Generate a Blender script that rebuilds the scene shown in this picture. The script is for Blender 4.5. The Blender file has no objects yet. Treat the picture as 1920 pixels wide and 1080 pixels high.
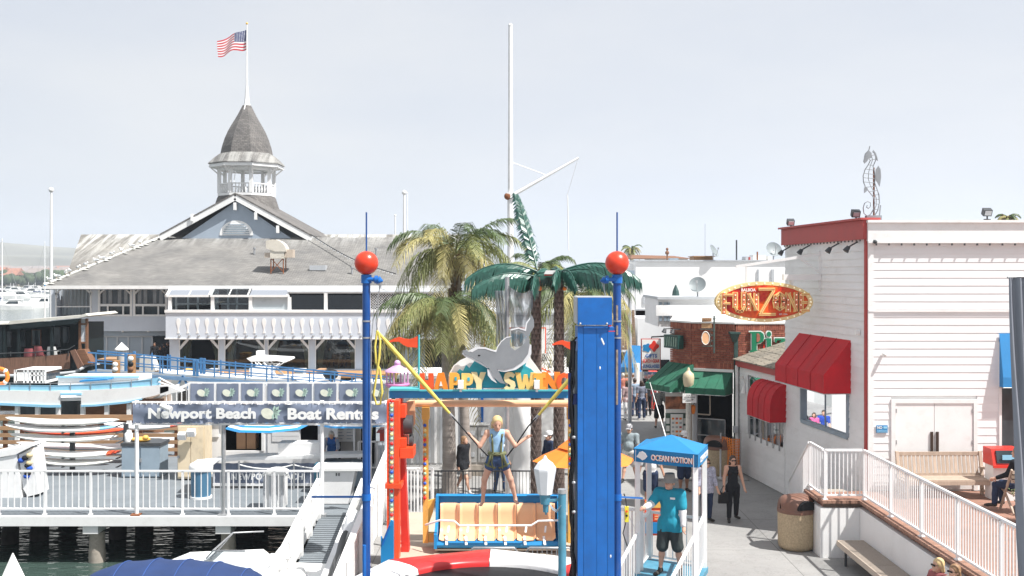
import bpy,bmesh,math,random
import numpy as np
from mathutils import Vector,Matrix,Euler
R=math.radians
rnd=random.Random(11)
SC=bpy.context.scene
COL=SC.collection
F,H,HY=2000.0,6.4,515.0
cam_d=bpy.data.cameras.new('camera')
cam=bpy.data.objects.new('camera',cam_d)
COL.objects.link(cam)
cam.location=(0,0,H)
cam.rotation_euler=(R(90),0,0)
cam_d.sensor_width=36
cam_d.lens=36*F/1920
cam_d.shift_y=-25/1920
cam_d.clip_end=20000
cam_d.clip_start=0.2
SC.camera=cam
SUN_EL,SUN_AZ=58.0,30.0
w=bpy.data.worlds.new('World')
SC.world=w
w.use_nodes=True
nt=w.node_tree
nt.nodes.clear()
wo=nt.nodes.new('ShaderNodeOutputWorld')
bg=nt.nodes.new('ShaderNodeBackground')
sky=nt.nodes.new('ShaderNodeTexSky')
sky.sky_type='NISHITA'
sky.sun_disc=False
sky.sun_elevation=R(SUN_EL)
sky.sun_rotation=R(90+SUN_AZ)
sky.dust_density=3
tc=nt.nodes.new('ShaderNodeTexCoord')
mp=nt.nodes.new('ShaderNodeMapping')
mp.inputs['Scale'].default_value=(1.2,1.2,4.0)
nz=nt.nodes.new('ShaderNodeTexNoise')
nz.inputs['Scale'].default_value=1.6
nz.inputs['Detail'].default_value=5
nz.inputs['Roughness'].default_value=0.55
cr=nt.nodes.new('ShaderNodeValToRGB')
cr.color_ramp.elements[0].position=0.3
cr.color_ramp.elements[0].color=(6.2,6.6,7.35,1)
cr.color_ramp.elements[1].position=0.7
cr.color_ramp.elements[1].color=(7.6,7.68,7.85,1)
mx=nt.nodes.new('ShaderNodeMix')
mx.data_type='RGBA'
mx.inputs[0].default_value=0.9
nt.links.new(tc.outputs['Generated'],mp.inputs[0])
nt.links.new(mp.outputs[0],nz.inputs['Vector'])
nt.links.new(nz.outputs[0],cr.inputs[0])
nt.links.new(sky.outputs[0],mx.inputs[6])
nt.links.new(cr.outputs[0],mx.inputs[7])
nt.links.new(mx.outputs[2],bg.inputs[0])
bg.inputs[1].default_value=0.0715
nt.links.new(bg.outputs[0],wo.inputs[0])
sun_d=bpy.data.lights.new('sun','SUN')
sun_d.energy=5.0
sun_d.angle=R(0.6)
sun_d.color=(1.0,0.97,0.93)
sun=bpy.data.objects.new('sun',sun_d)
COL.objects.link(sun)
sdir=Vector((math.cos(R(SUN_EL))*math.cos(R(SUN_AZ)),-math.cos(R(SUN_EL))*math.sin(R(SUN_AZ)),math.sin(R(SUN_EL))))
sun.rotation_euler=sdir.to_track_quat('Z','Y').to_euler()
sun.location=(60,-30,80)
SC.view_settings.view_transform='Standard'
SC.view_settings.look='None'
SC.view_settings.exposure=0.65
SC.view_settings.gamma=1
SC.view_settings.use_curve_mapping=False
SC.render.engine='CYCLES'
SC.cycles.max_bounces=6
SC.cycles.transparent_max_bounces=12
SC.cycles.volume_bounces=1
def X_(px,Y):return (px-960)/F*Y
def Z_(py,Y):return H-(py-HY)/F*Y
def P(px,py,Y):return Vector((X_(px,Y),Y,Z_(py,Y)))
def G(px,py,z=0.0):
 Y=F*(H-z)/(py-HY)
 return Vector((X_(px,Y),Y,z))
MATS={}
def nn(t,typ,**kw):
 n=t.nodes.new(typ)
 for k,v in kw.items():setattr(n,k,v)
 return n
def base(name):
 m=bpy.data.materials.new(name)
 m.use_nodes=True
 t=m.node_tree
 b=t.nodes['Principled BSDF']
 return m,t,b
def coords(t,scale=(1,1,1),rand=True):
 c=nn(t,'ShaderNodeTexCoord')
 mp=nn(t,'ShaderNodeMapping')
 mp.inputs['Scale'].default_value=scale
 if rand:
  oi=nn(t,'ShaderNodeObjectInfo')
  ml=nn(t,'ShaderNodeMath',operation='MULTIPLY')
  ml.inputs[1].default_value=37.0
  cx=nn(t,'ShaderNodeCombineXYZ')
  t.links.new(oi.outputs['Random'],ml.inputs[0])
  for i in range(3):t.links.new(ml.outputs[0],cx.inputs[i])
  t.links.new(cx.outputs[0],mp.inputs['Location'])
 t.links.new(c.outputs['Object'],mp.inputs['Vector'])
 return mp.outputs[0]
def noise(t,vec,scale,detail=4,rough=0.6):
 n=nn(t,'ShaderNodeTexNoise')
 n.inputs['Scale'].default_value=scale
 n.inputs['Detail'].default_value=detail
 n.inputs['Roughness'].default_value=rough
 t.links.new(vec,n.inputs['Vector'])
 return n.outputs[0]
def ramp(t,fac,stops):
 r=nn(t,'ShaderNodeValToRGB')
 e=r.color_ramp.elements
 while len(e)<len(stops):e.new(0.5)
 for i,(p,c)in enumerate(stops):
  e[i].position=p
  e[i].color=(*c,1)if len(c)==3 else c
 t.links.new(fac,r.inputs[0])
 return r.outputs[0]
def mixc(t,fac,a,b,mode='MIX'):
 m=nn(t,'ShaderNodeMix',data_type='RGBA',blend_type=mode)
 for i,v in ((0,fac),(6,a),(7,b)):
  if hasattr(v,'is_linked'):t.links.new(v,m.inputs[i])
  elif i==0:m.inputs[0].default_value=v
  else:m.inputs[i].default_value=(*v[:3],1)
 return m.outputs[2]
def bumpn(t,b,h,strength=0.3,dist=0.01):
 bp=nn(t,'ShaderNodeBump')
 bp.inputs['Strength'].default_value=strength
 bp.inputs['Distance'].default_value=dist
 t.links.new(h,bp.inputs['Height'])
 t.links.new(bp.outputs[0],b.inputs['Normal'])
def mk(name,col,rough=0.55,var=0.12,scale=4,bump=0.0,bscale=40,metal=0.0,dirt=0.0,dcol=(0.18,0.14,0.1),stretch=(1,1,1),rv=0.0,spec=0.5,coat=0.0):
 """painted / cloth / wood / metal surface: base colour, uneven tone, stains, fine relief"""
 if name in MATS:return MATS[name]
 m,t,b=base(name)
 v=coords(t,stretch)
 n=noise(t,v,scale)
 lo=[c*(1-var)for c in col]
 hi=[min(1,c*(1+var*0.7))for c in col]
 c=ramp(t,n,[(0.3,lo),(0.7,hi)])
 if rv:
  oi=nn(t,'ShaderNodeObjectInfo')
  c=mixc(t,rv,c,ramp(t,oi.outputs['Random'],[(0,[x*0.55 for x in col]),(1,[min(1,x*1.35)for x in col])]))
 if dirt:
  d=ramp(t,noise(t,v,scale*2.3,6,0.7),[(0.52,(0,0,0)),(0.72,(dirt,dirt,dirt))])
  c=mixc(t,d,c,dcol)
 t.links.new(c,b.inputs['Base Color'])
 rr=ramp(t,n,[(0,(max(0,rough-0.1),)*3),(1,(min(1,rough+0.1),)*3)])
 t.links.new(rr,b.inputs['Roughness'])
 b.inputs['Metallic'].default_value=metal
 b.inputs['Specular IOR Level'].default_value=spec
 if coat:b.inputs['Coat Weight'].default_value=coat
 if bump:bumpn(t,b,noise(t,v,bscale,3),bump,0.01)
 MATS[name]=m
 return m
def cloth(col,name=None):
 k=name or 'cloth_%02d_%02d_%02d'%tuple(int(c*99)for c in col)
 return mk(k,col,0.85,0.15,9,0.35,60,spec=0.2)
WHITE=mk('white_paint',(0.80,0.80,0.79),0.45,0.05,1.5,0.05,30,dirt=0.22,dcol=(0.5,0.47,0.42))
WHITEM=mk('white_metal_rail',(0.82,0.82,0.82),0.35,0.04,3,dirt=0.2,dcol=(0.55,0.48,0.4))
SIDING=mk('white_siding',(0.80,0.80,0.80),0.55,0.06,0.9,0.12,45,dirt=0.25,dcol=(0.52,0.5,0.47),stretch=(0.4,1,1.6),rv=0.06)
CREAM=mk('cream_paint',(0.72,0.60,0.42),0.5,0.1,2,dirt=0.3)
BLUE=mk('royal_blue_paint',(0.004,0.125,0.45),0.4,0.16,2.5,0.12,22,dirt=0.4,dcol=(0.012,0.075,0.25))
MASTBLUE=mk('mast_blue_paint',(0.006,0.07,0.28),0.35,0.15,2.5,0.05,30,dirt=0.25,dcol=(0.08,0.12,0.2))
SKYB=mk('sky_blue_paint',(0.012,0.22,0.50),0.4,0.1,3)
BABY=mk('pale_blue_paint',(0.28,0.58,0.78),0.45,0.08,2,dirt=0.2,dcol=(0.45,0.6,0.68))
TEAL=mk('weathered_teal_paint',(0.07,0.25,0.36),0.5,0.2,5,0.1,40,dirt=0.4,dcol=(0.2,0.26,0.28))
TURQ=mk('turquoise_paint',(0.08,0.48,0.52),0.5,0.1,4)
RED=mk('red_paint',(0.66,0.035,0.022),0.4,0.12,3,dirt=0.15,dcol=(0.4,0.05,0.03))
ORRED=mk('orange_red_paint',(0.80,0.08,0.02),0.4,0.1,3)
BALLRED=mk('glossy_red_ball',(0.68,0.045,0.015),0.32,0.08,3,dirt=0.15,dcol=(0.5,0.12,0.08))
ORANGE=mk('orange_paint',(0.86,0.24,0.03),0.45,0.1,3)
PEACH=mk('peach_plastic',(0.86,0.50,0.28),0.42,0.06,2,dirt=0.15,dcol=(0.6,0.34,0.2))
YEL=mk('golden_yellow_paint',(0.80,0.46,0.10),0.45,0.1,4,dirt=0.25)
CORDY=mk('yellow_cord',(0.74,0.60,0.12),0.7,0.12,12,0.3,60)
BLACK=mk('black_rubber',(0.01,0.011,0.013),0.55,0.2,8,spec=0.3)
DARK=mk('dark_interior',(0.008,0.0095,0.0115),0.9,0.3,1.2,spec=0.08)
STEEL=mk('galvanised_steel',(0.42,0.43,0.44),0.42,0.15,8,0.05,50,metal=0.6)
IRON=mk('dark_iron',(0.05,0.055,0.06),0.5,0.2,10)
RUST=mk('rusted_steel',(0.25,0.09,0.035),0.9,0.4,9,0.3,60)
PAVB=mk('pavilion_grey_blue',(0.56,0.61,0.68),0.6,0.05,0.7,0.1,30,dirt=0.12,dcol=(0.36,0.4,0.44))
PAVD=mk('pavilion_grey_panel',(0.30,0.35,0.40),0.6,0.06,0.7,0.1,30)
NAVY=mk('navy_canvas',(0.014,0.038,0.125),0.8,0.15,3,0.3,20)
BANNERB=mk('slate_blue_banner',(0.185,0.22,0.30),0.75,0.1,1.5,0.25,9)
DECKG=mk('grey_deck_paint',(0.165,0.187,0.205),0.75,0.12,1.2,0.3,50,dirt=0.35,dcol=(0.25,0.27,0.28))
WOOD=mk('weathered_wood',(0.40,0.24,0.13),0.75,0.25,5,0.35,30,stretch=(0.35,3,3),rv=0.25)
DWOOD=mk('brown_wood',(0.20,0.095,0.05),0.7,0.3,5,0.3,30,stretch=(0.4,3,3),rv=0.2)
TEAK=mk('silvered_teak',(0.47,0.37,0.29),0.75,0.2,6,0.25,40,stretch=(3,3,0.4),rv=0.2)
BEIGEM=mk('beige_coated_metal',(0.50,0.42,0.34),0.5,0.1,6)
AGG=mk('pebbled_concrete',(0.47,0.37,0.24),0.85,0.25,25,0.8,60,dirt=0.5,dcol=(0.28,0.2,0.12))
BROWNP=mk('brown_plastic',(0.19,0.095,0.065),0.4,0.12,4)
STUCCO=mk('white_stucco',(0.80,0.80,0.79),0.8,0.05,1.0,0.25,60,dirt=0.2,dcol=(0.58,0.56,0.53))
CONC=mk('pile_concrete',(0.36,0.32,0.27),0.9,0.25,4,0.6,30,dirt=0.5,dcol=(0.12,0.11,0.09))
PILE=mk('dark_mussel_pile',(0.03,0.026,0.022),0.9,0.5,6,1.0,16)
GREEN=mk('green_awning_canvas',(0.016,0.12,0.07),0.8,0.18,2,0.3,14,dirt=0.3,dcol=(0.04,0.12,0.09))
REDAWN=mk('red_awning_canvas',(0.50,0.011,0.020),0.8,0.18,1.5,0.3,14,dirt=0.25,dcol=(0.28,0.02,0.025))
BLUEAWN=mk('blue_awning_canvas',(0.03,0.22,0.50),0.8,0.1,2,0.2,30)
OCEANB=mk('ocean_blue_canvas',(0.012,0.19,0.42),0.75,0.1,2,0.2,25)
DKRED=mk('dusty_red_trim',(0.42,0.065,0.06),0.55,0.12,2)
GREYP=mk('light_grey_paint',(0.45,0.47,0.49),0.55,0.08,2)
GREYC=mk('grey_blue_paint',(0.27,0.34,0.40),0.5,0.1,2)
CURT=mk('cream_curtain',(0.42,0.37,0.26),0.9,0.15,5,stretch=(6,6,0.3))
PINK=mk('lilac_pink_paint',(0.62,0.36,0.58),0.45,0.1,4)
LETW=mk('white_lettering',(0.82,0.82,0.80),0.6,0.03,4)
GLOBE=mk('cream_globe',(0.62,0.53,0.36),0.3,0.08,4)
PAPER=mk('white_board',(0.74,0.74,0.72),0.6,0.08,3)
TARP=mk('translucent_plastic',(0.42,0.46,0.50),0.25,0.1,3)
SKIN=mk('skin_fair',(0.60,0.35,0.25),0.55,0.08,12,spec=0.3)
SKIN2=mk('skin_tan',(0.38,0.20,0.13),0.55,0.08,12,spec=0.3)
BLONDE=mk('blonde_hair',(0.62,0.45,0.22),0.6,0.2,30,0.4,60,stretch=(3,3,0.6))
BRNH=mk('dark_brown_hair',(0.045,0.025,0.016),0.5,0.3,30,0.4,60,stretch=(3,3,0.6))
LBRN=mk('light_brown_hair',(0.28,0.16,0.08),0.55,0.25,30,0.4,60,stretch=(3,3,0.6))
GREYH=mk('grey_hair',(0.5,0.46,0.4),0.6,0.2,30,0.4,60)
def glass_mat(name,tint,refl=1.0,alpha=0.75):
 m,t,b=base(name)
 t.nodes.remove(b)
 out=t.nodes['Material Output']
 tr=nn(t,'ShaderNodeBsdfTransparent');tr.inputs[0].default_value=(*tint,1)
 gl=nn(t,'ShaderNodeBsdfGlossy');gl.inputs['Roughness'].default_value=0.02
 gl.inputs[0].default_value=(0.95,0.97,1,1)
 fr=nn(t,'ShaderNodeFresnel');fr.inputs[0].default_value=1.5
 ml=nn(t,'ShaderNodeMath',operation='MULTIPLY');ml.inputs[1].default_value=refl;ml.use_clamp=True
 ms=nn(t,'ShaderNodeMixShader')
 t.links.new(fr.outputs[0],ml.inputs[0]);t.links.new(ml.outputs[0],ms.inputs[0])
 t.links.new(tr.outputs[0],ms.inputs[1]);t.links.new(gl.outputs[0],ms.inputs[2])
 t.links.new(ms.outputs[0],out.inputs[0])
 return m
GLASS=glass_mat('clear_glass',(0.72,0.77,0.78))
GLASSR=glass_mat('reflective_glass',(0.35,0.38,0.38),6.0)
def dark_glass():
 m,t,b=base('dark_window_glass')
 c=ramp(t,noise(t,coords(t,(1,1,0.5)),1.4,3),[(0.35,(0.012,0.018,0.022)),(0.62,(0.05,0.065,0.075)),(0.75,(0.11,0.13,0.14))])
 t.links.new(c,b.inputs['Base Color'])
 b.inputs['Roughness'].default_value=0.06
 return m
DGLASS=dark_glass()
ORG={}
class B:
 def __init__(s):s.v,s.f,s.m,s.sm,s.c=[],[],[],[],0
 def mat(s,i):s.c=i;return s
 def add(s,vs,fs,smooth=False):
  o=len(s.v)
  s.v+=[tuple(v)for v in vs]
  for f in fs:
   s.f.append([i+o for i in f]);s.m.append(s.c);s.sm.append(smooth)
  return s
 def box(s,c,d,rz=0.0,rot=None):
  M=rot if rot is not None else Matrix.Rotation(rz,3,'Z')
  c=Vector(c)
  vs=[c+M@Vector((x*d[0]/2,y*d[1]/2,z*d[2]/2))for x in (-1,1)for y in (-1,1)for z in (-1,1)]
  return s.add(vs,[(0,1,3,2),(4,6,7,5),(0,4,5,1),(2,3,7,6),(0,2,6,4),(1,5,7,3)])
 def b2(s,a,b):
  return s.box([(a[i]+b[i])/2 for i in range(3)],[abs(b[i]-a[i])for i in range(3)])
 def frame(s,a,b):
  a,b=Vector(a),Vector(b)
  d=(b-a).normalized()
  u=Vector((0,0,1))if abs(d.z)<0.95 else Vector((0,1,0))
  r=d.cross(u).normalized()
  return a,b,r,r.cross(d).normalized()
 def bar(s,a,b,w,h=None):
  h=h or w
  a,b,r,u=s.frame(a,b)
  vs=[p+r*(i*w/2)+u*(j*h/2)for p in (a,b)for i,j in ((-1,-1),(1,-1),(1,1),(-1,1))]
  return s.add(vs,[(0,1,2,3),(7,6,5,4),(0,4,5,1),(1,5,6,2),(2,6,7,3),(3,7,4,0)])
 def cyl(s,a,b,r,r2=None,n=12,cap=True):
  r2=r if r2 is None else r2
  a,b,x,y=s.frame(a,b)
  vs=[p+x*(math.cos(2*math.pi*i/n)*q)+y*(math.sin(2*math.pi*i/n)*q)for p,q in ((a,r),(b,r2))for i in range(n)]
  s.add(vs,[(i,(i+1)%n,n+(i+1)%n,n+i)for i in range(n)],True)
  if cap:
   s.add(vs[:n],[tuple(range(n))[::-1]]);s.add(vs[n:],[tuple(range(n))])
  return s
 def tube(s,pts,r,n=6,rr=None):
  pts=[Vector(p)for p in pts]
  vs=[]
  for k,p in enumerate(pts):
   q0,q1=pts[max(0,k-1)],pts[min(len(pts)-1,k+1)]
   _,_,x,y=s.frame(q0,q1)
   q=rr[k]if rr else r
   vs+=[p+x*(math.cos(2*math.pi*i/n)*q)+y*(math.sin(2*math.pi*i/n)*q)for i in range(n)]
  fs=[(k*n+i,k*n+(i+1)%n,(k+1)*n+(i+1)%n,(k+1)*n+i)for k in range(len(pts)-1)for i in range(n)]
  s.add(vs,fs,True)
  s.add(vs[:n],[tuple(range(n))[::-1]]);s.add(vs[-n:],[tuple(range(n))])
  return s
 def sph(s,c,r,nu=14,nv=9):
  if not hasattr(r,'__len__'):r=(r,r,r)
  c=Vector(c)
  vs=[c+Vector((0,0,r[2]))]
  for j in range(1,nv):
   a=math.pi*j/nv
   vs+=[c+Vector((math.sin(a)*math.cos(2*math.pi*i/nu)*r[0],math.sin(a)*math.sin(2*math.pi*i/nu)*r[1],math.cos(a)*r[2]))for i in range(nu)]
  vs.append(c-Vector((0,0,r[2])))
  fs=[(0,1+i,1+(i+1)%nu)for i in range(nu)]
  for j in range(nv-2):
   o=1+j*nu
   fs+=[(o+i,o+nu+i,o+nu+(i+1)%nu,o+(i+1)%nu)for i in range(nu)]
  o=1+(nv-2)*nu
  fs+=[(o+i,len(vs)-1,o+(i+1)%nu)for i in range(nu)]
  return s.add(vs,fs,True)
 def lathe(s,c,prof,n=20,smooth=True,ph=0.0):
  c=Vector(c)
  vs=[c+Vector((math.cos(2*math.pi*i/n+ph)*q,math.sin(2*math.pi*i/n+ph)*q,z))for q,z in prof for i in range(n)]
  fs=[(k*n+i,k*n+(i+1)%n,(k+1)*n+(i+1)%n,(k+1)*n+i)for k in range(len(prof)-1)for i in range(n)]
  s.add(vs,fs,smooth)
  s.add(vs[:n],[tuple(range(n))[::-1]]);s.add(vs[-n:],[tuple(range(n))])
  return s
 def prism(s,poly,ext):
  p=[Vector(q)for q in poly];e=Vector(ext);n=len(p)
  s.add(p+[q+e for q in p],[tuple(range(n))[::-1],tuple(range(n,2*n))]+[(i,(i+1)%n,n+(i+1)%n,n+i)for i in range(n)])
  return s
 def quad(s,*q):return s.add(q,[tuple(range(len(q)))])
 def grid(s,fn,nu,nv,smooth=True):
  vs=[fn(i/nu,j/nv)for j in range(nv+1)for i in range(nu+1)]
  return s.add(vs,[(j*(nu+1)+i,j*(nu+1)+i+1,(j+1)*(nu+1)+i+1,(j+1)*(nu+1)+i)for j in range(nv)for i in range(nu)],smooth)
 def build(s,name,mats,parent=None,at=None,fix=True):
  if parent is not None:o0=ORG[parent.name]
  else:o0=Vector(at)if at is not None else Vector((0,0,0))
  me=bpy.data.meshes.new(name)
  me.from_pydata([(v[0]-o0[0],v[1]-o0[1],v[2]-o0[2])for v in s.v],[],s.f)
  if not isinstance(mats,(list,tuple)):mats=[mats]
  for m in mats:me.materials.append(m)
  me.polygons.foreach_set('material_index',s.m)
  me.polygons.foreach_set('use_smooth',s.sm)
  if fix:
   bm=bmesh.new();bm.from_mesh(me)
   bmesh.ops.recalc_face_normals(bm,faces=bm.faces)
   bm.to_mesh(me);bm.free()
  me.update()
  return link(name,me,parent,o0)
def link(name,me,parent,o0):
 o=bpy.data.objects.new(name,me)
 COL.objects.link(o)
 if parent is not None:o.parent=parent
 else:o.location=o0
 ORG[o.name]=Vector(o0)
 return o
def tag(o,label,cat,group=None,kind=None):
 if label:o['label']=label
 if cat:o['category']=cat
 if group:o['group']=group
 if kind:o['kind']=kind
 return o
def thing(name,label,cat,loc=(0,0,0),group=None):
 o=bpy.data.objects.new(name,None)
 COL.objects.link(o)
 o.location=loc
 o.empty_display_size=0.2
 ORG[o.name]=Vector(loc)
 return tag(o,label,cat,group)
def struct(o):
 o['kind']='structure';return o
KIDS={}
def kids(o):return [c for c in bpy.data.objects if c.parent==o]
def dup(root,loc=None,rz=None,label=None,scale=None,parent=None):
 c=root.copy();COL.objects.link(c)
 if loc is not None:c.location=loc
 if rz is not None:c.rotation_euler=(0,0,rz)
 if scale is not None:c.scale=(scale,)*3
 if label:c['label']=label
 if parent is not None:c.parent=parent
 ORG[c.name]=Vector(c.location)
 for ch in list(root.children):dup(ch,parent=c)
 return c
def piece(src,parent,loc,rot=None,scale=None,name=None):
 """another part sharing src's mesh; loc is relative to the parent"""
 o=bpy.data.objects.new(name or src.name.split('.')[0],src.data)
 COL.objects.link(o);o.parent=parent;o.location=loc
 if rot is not None:o.rotation_euler=rot
 if scale is not None:o.scale=scale
 ORG[o.name]=ORG[parent.name]+Vector(loc)
 return o
def text(body,size,at,mat,name,parent,depth=0.01,bold=0.0,align='CENTER',rot=(R(90),0,0),sx=1.0,shear=0.0,spacing=1.0,fit=None):
 cu=bpy.data.curves.new('lettering','FONT')
 cu.body=body;cu.size=size;cu.extrude=depth/2;cu.offset=bold*size
 cu.align_x=align;cu.align_y='CENTER';cu.shear=shear;cu.space_character=spacing
 cu.resolution_u=3
 tmp=bpy.data.objects.new('tmp',cu);COL.objects.link(tmp)
 dg=bpy.context.evaluated_depsgraph_get()
 me=bpy.data.meshes.new_from_object(tmp.evaluated_get(dg))
 bpy.data.objects.remove(tmp);bpy.data.curves.remove(cu)
 if fit:
  co=[v.co for v in me.vertices]
  x0,x1,y0,y1=min(c.x for c in co),max(c.x for c in co),min(c.y for c in co),max(c.y for c in co)
  me.transform(Matrix.Diagonal((fit[0]/(x1-x0),fit[1]/(y1-y0),1,1))@Matrix.Translation((-(x0+x1)/2,-(y0+y1)/2,0)))
 M=Matrix.LocRotScale(Vector(at)-ORG[parent.name],Euler(rot).to_quaternion(),Vector((sx,1,1)))
 me.transform(M)
 me.materials.clear();me.materials.append(mat)
 return link(name,me,parent,ORG[parent.name])
def lerp(a,b,t):return Vector(a)+(Vector(b)-Vector(a))*t
# ================================================================ SETTING: ground, water, hills
WZ=-1.3
def ground_mat():
 m,t,b=base('promenade_concrete')
 v=coords(t,rand=False)
 n1=noise(t,v,0.35,6,0.65);n2=noise(t,v,3.0,5,0.7);n3=noise(t,v,60,2)
 c=ramp(t,n1,[(0.35,(0.25,0.247,0.24)),(0.65,(0.31,0.305,0.295))])
 c=mixc(t,ramp(t,n2,[(0.55,(0,0,0)),(0.75,(0.4,0.4,0.4))]),c,(0.19,0.185,0.18))
 br=nn(t,'ShaderNodeTexBrick');br.offset=0.0
 for k,x in (('Scale',1.0),('Mortar Size',0.008),('Brick Width',3.1),('Row Height',3.1),('Mortar Smooth',0.2)):br.inputs[k].default_value=x
 t.links.new(v,br.inputs['Vector'])
 c=mixc(t,br.outputs['Fac'],c,(0.1,0.098,0.095))
 t.links.new(c,b.inputs['Base Color'])
 sp_=ramp(t,noise(t,v,11,2,0.5),[(0.70,(0,0,0)),(0.73,(0.5,0.5,0.5))])
 c=mixc(t,sp_,c,(0.12,0.115,0.11))
 c=mixc(t,ramp(t,noise(t,v,0.9,7,0.75),[(0.5,(0,0,0)),(0.515,(0.35,0.35,0.35)),(0.53,(0,0,0))]),c,(0.14,0.135,0.13))
 t.links.new(c,b.inputs['Base Color'])
 b.inputs['Roughness'].default_value=0.85
 ad=nn(t,'ShaderNodeMath',operation='SUBTRACT');t.links.new(n3,ad.inputs[0]);t.links.new(br.outputs['Fac'],ad.inputs[1])
 bumpn(t,b,ad.outputs[0],0.25,0.01)
 return m
GROUND=ground_mat()
land=[(-3.7,-40),(-3.7,67),(-31,67),(-31,112),(-18,130),(-18,2600),(2600,2600),(2600,-40)]
b=B();b.prism([(x,y,0)for x,y in land],(0,0,-3.0))
struct(b.build('ground',GROUND))
def water_mat():
 m,t,b=base('harbour_water')
 c=nn(t,'ShaderNodeTexCoord')
 mp1=nn(t,'ShaderNodeMapping');mp1.inputs['Scale'].default_value=(0.55,1.6,1)
 t.links.new(c.outputs['Object'],mp1.inputs[0])
 n1=noise(t,mp1.outputs[0],1.6,3,0.55)
 n2=noise(t,mp1.outputs[0],0.25,2,0.5)
 b.inputs['Base Color'].default_value=(0.045,0.072,0.062,1)
 b.inputs['Roughness'].default_value=0.07
 b.inputs['IOR'].default_value=1.33
 ad=nn(t,'ShaderNodeMath',operation='ADD');t.links.new(n1,ad.inputs[0]);t.links.new(n2,ad.inputs[1])
 bumpn(t,b,ad.outputs[0],0.55,0.12)
 return m
b=B();b.quad((-2600,-60,WZ),(2600,-60,WZ),(2600,2700,WZ),(-2600,2700,WZ))
struct(b.build('water',water_mat()))
HILLM=mk('dry_hill_scrub',(0.16,0.15,0.11),0.95,0.45,0.006,0,1,rv=0)
def hill(u,v):
 x=-2100+2900*u;y=1750+900*v
 px=960+x/y*F
 top=np.interp(px,[-2000,-200,0,60,150,330,700,1400],[70,95,88,80,68,42,20,10])
 z=top*(0.35+0.65*math.sin(min(1,v*1.25)*math.pi/2))*0.98
 z*=1+0.22*(noise_(x*0.004,y*0.004)-0.3)*(1-0.5*v)
 return (x,y,z if v>0 else -6)
import mathutils.noise as mn
def noise_(x,y,z=0.0):return mn.noise(Vector((x,y,z)))
b=B();b.grid(hill,90,14)
struct(b.build('hills',HILLM,fix=False))
shore=B();shore.prism([(-900,640,WZ-1),(200,640,WZ-1),(200,1740,WZ-1),(-2200,1740,WZ-1)],(0,0,1.8))
struct(shore.build('far_shore',mk('shore_earth',(0.2,0.19,0.14),0.9,0.3,0.02)))
wallc=[mk('house_wall_%d'%i,c,0.8,0.1,0.5)for i,c in enumerate([(0.68,0.64,0.58),(0.5,0.42,0.36),(0.62,0.6,0.6),(0.45,0.36,0.28)])]
roofc=[mk('house_roof_%d'%i,c,0.8,0.2,0.5)for i,c in enumerate([(0.33,0.16,0.11),(0.26,0.22,0.2),(0.4,0.25,0.18)])]
hr=random.Random(4)
for k in range(46):
 Y=655+22*k**0.98
 px=hr.uniform(-25,150);X=X_(px,Y)
 zb=0.5+max(0,(Y-900))*0.014
 if k==3:px=118;X=X_(px,Y)
 wd,dp,hh=hr.uniform(9,20)*(Y/900)**0.5,10,hr.uniform(4,8)
 hb=B();hb.b2((X-wd/2,Y,zb-6),(X+wd/2,Y+dp,zb+hh))
 hb.mat(1);hb.prism([(X-wd/2-.6,Y-.6,zb+hh),(X-wd/2-.6,Y+dp+.6,zb+hh),(X-wd/2-.6,Y+dp/2,zb+hh+3)],(wd+1.2,0,0))
 hb.mat(2)
 for q in range(3):
  xx=X-wd/2+wd*(q+0.5)/3
  hb.box((xx,Y-0.05,zb+hh*0.55),(wd*0.16,0.1,hh*0.35))
 o=hb.build('far_house',[hr.choice(wallc),hr.choice(roofc),DGLASS],None,(X,Y,zb))
 tag(o,'small pale house on the hazy far shore of the harbour','house','houses on the far shore')
o=B()
tr=random.Random(8)
for k in range(420):
 Y=tr.uniform(648,1500);px=tr.uniform(-40,170)
 if k<70:Y=tr.uniform(646,700)
 X=X_(px,Y);zb=0.4+max(0,(Y-900))*0.014;r=tr.uniform(2,5)
 for q in range(4):
  o.sph((X+tr.uniform(-r,r),Y+tr.uniform(-2,2),zb+r*tr.uniform(0.4,1.2)),(r*tr.uniform(.5,.9),r*.6,r*tr.uniform(.5,.9)),7,5)
tag(o.build('far_trees',mk('far_foliage',(0.06,0.085,0.04),0.9,0.4,0.2),fix=False),'belt of dark trees along the far shore among the houses','trees',kind='stuff')
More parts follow.
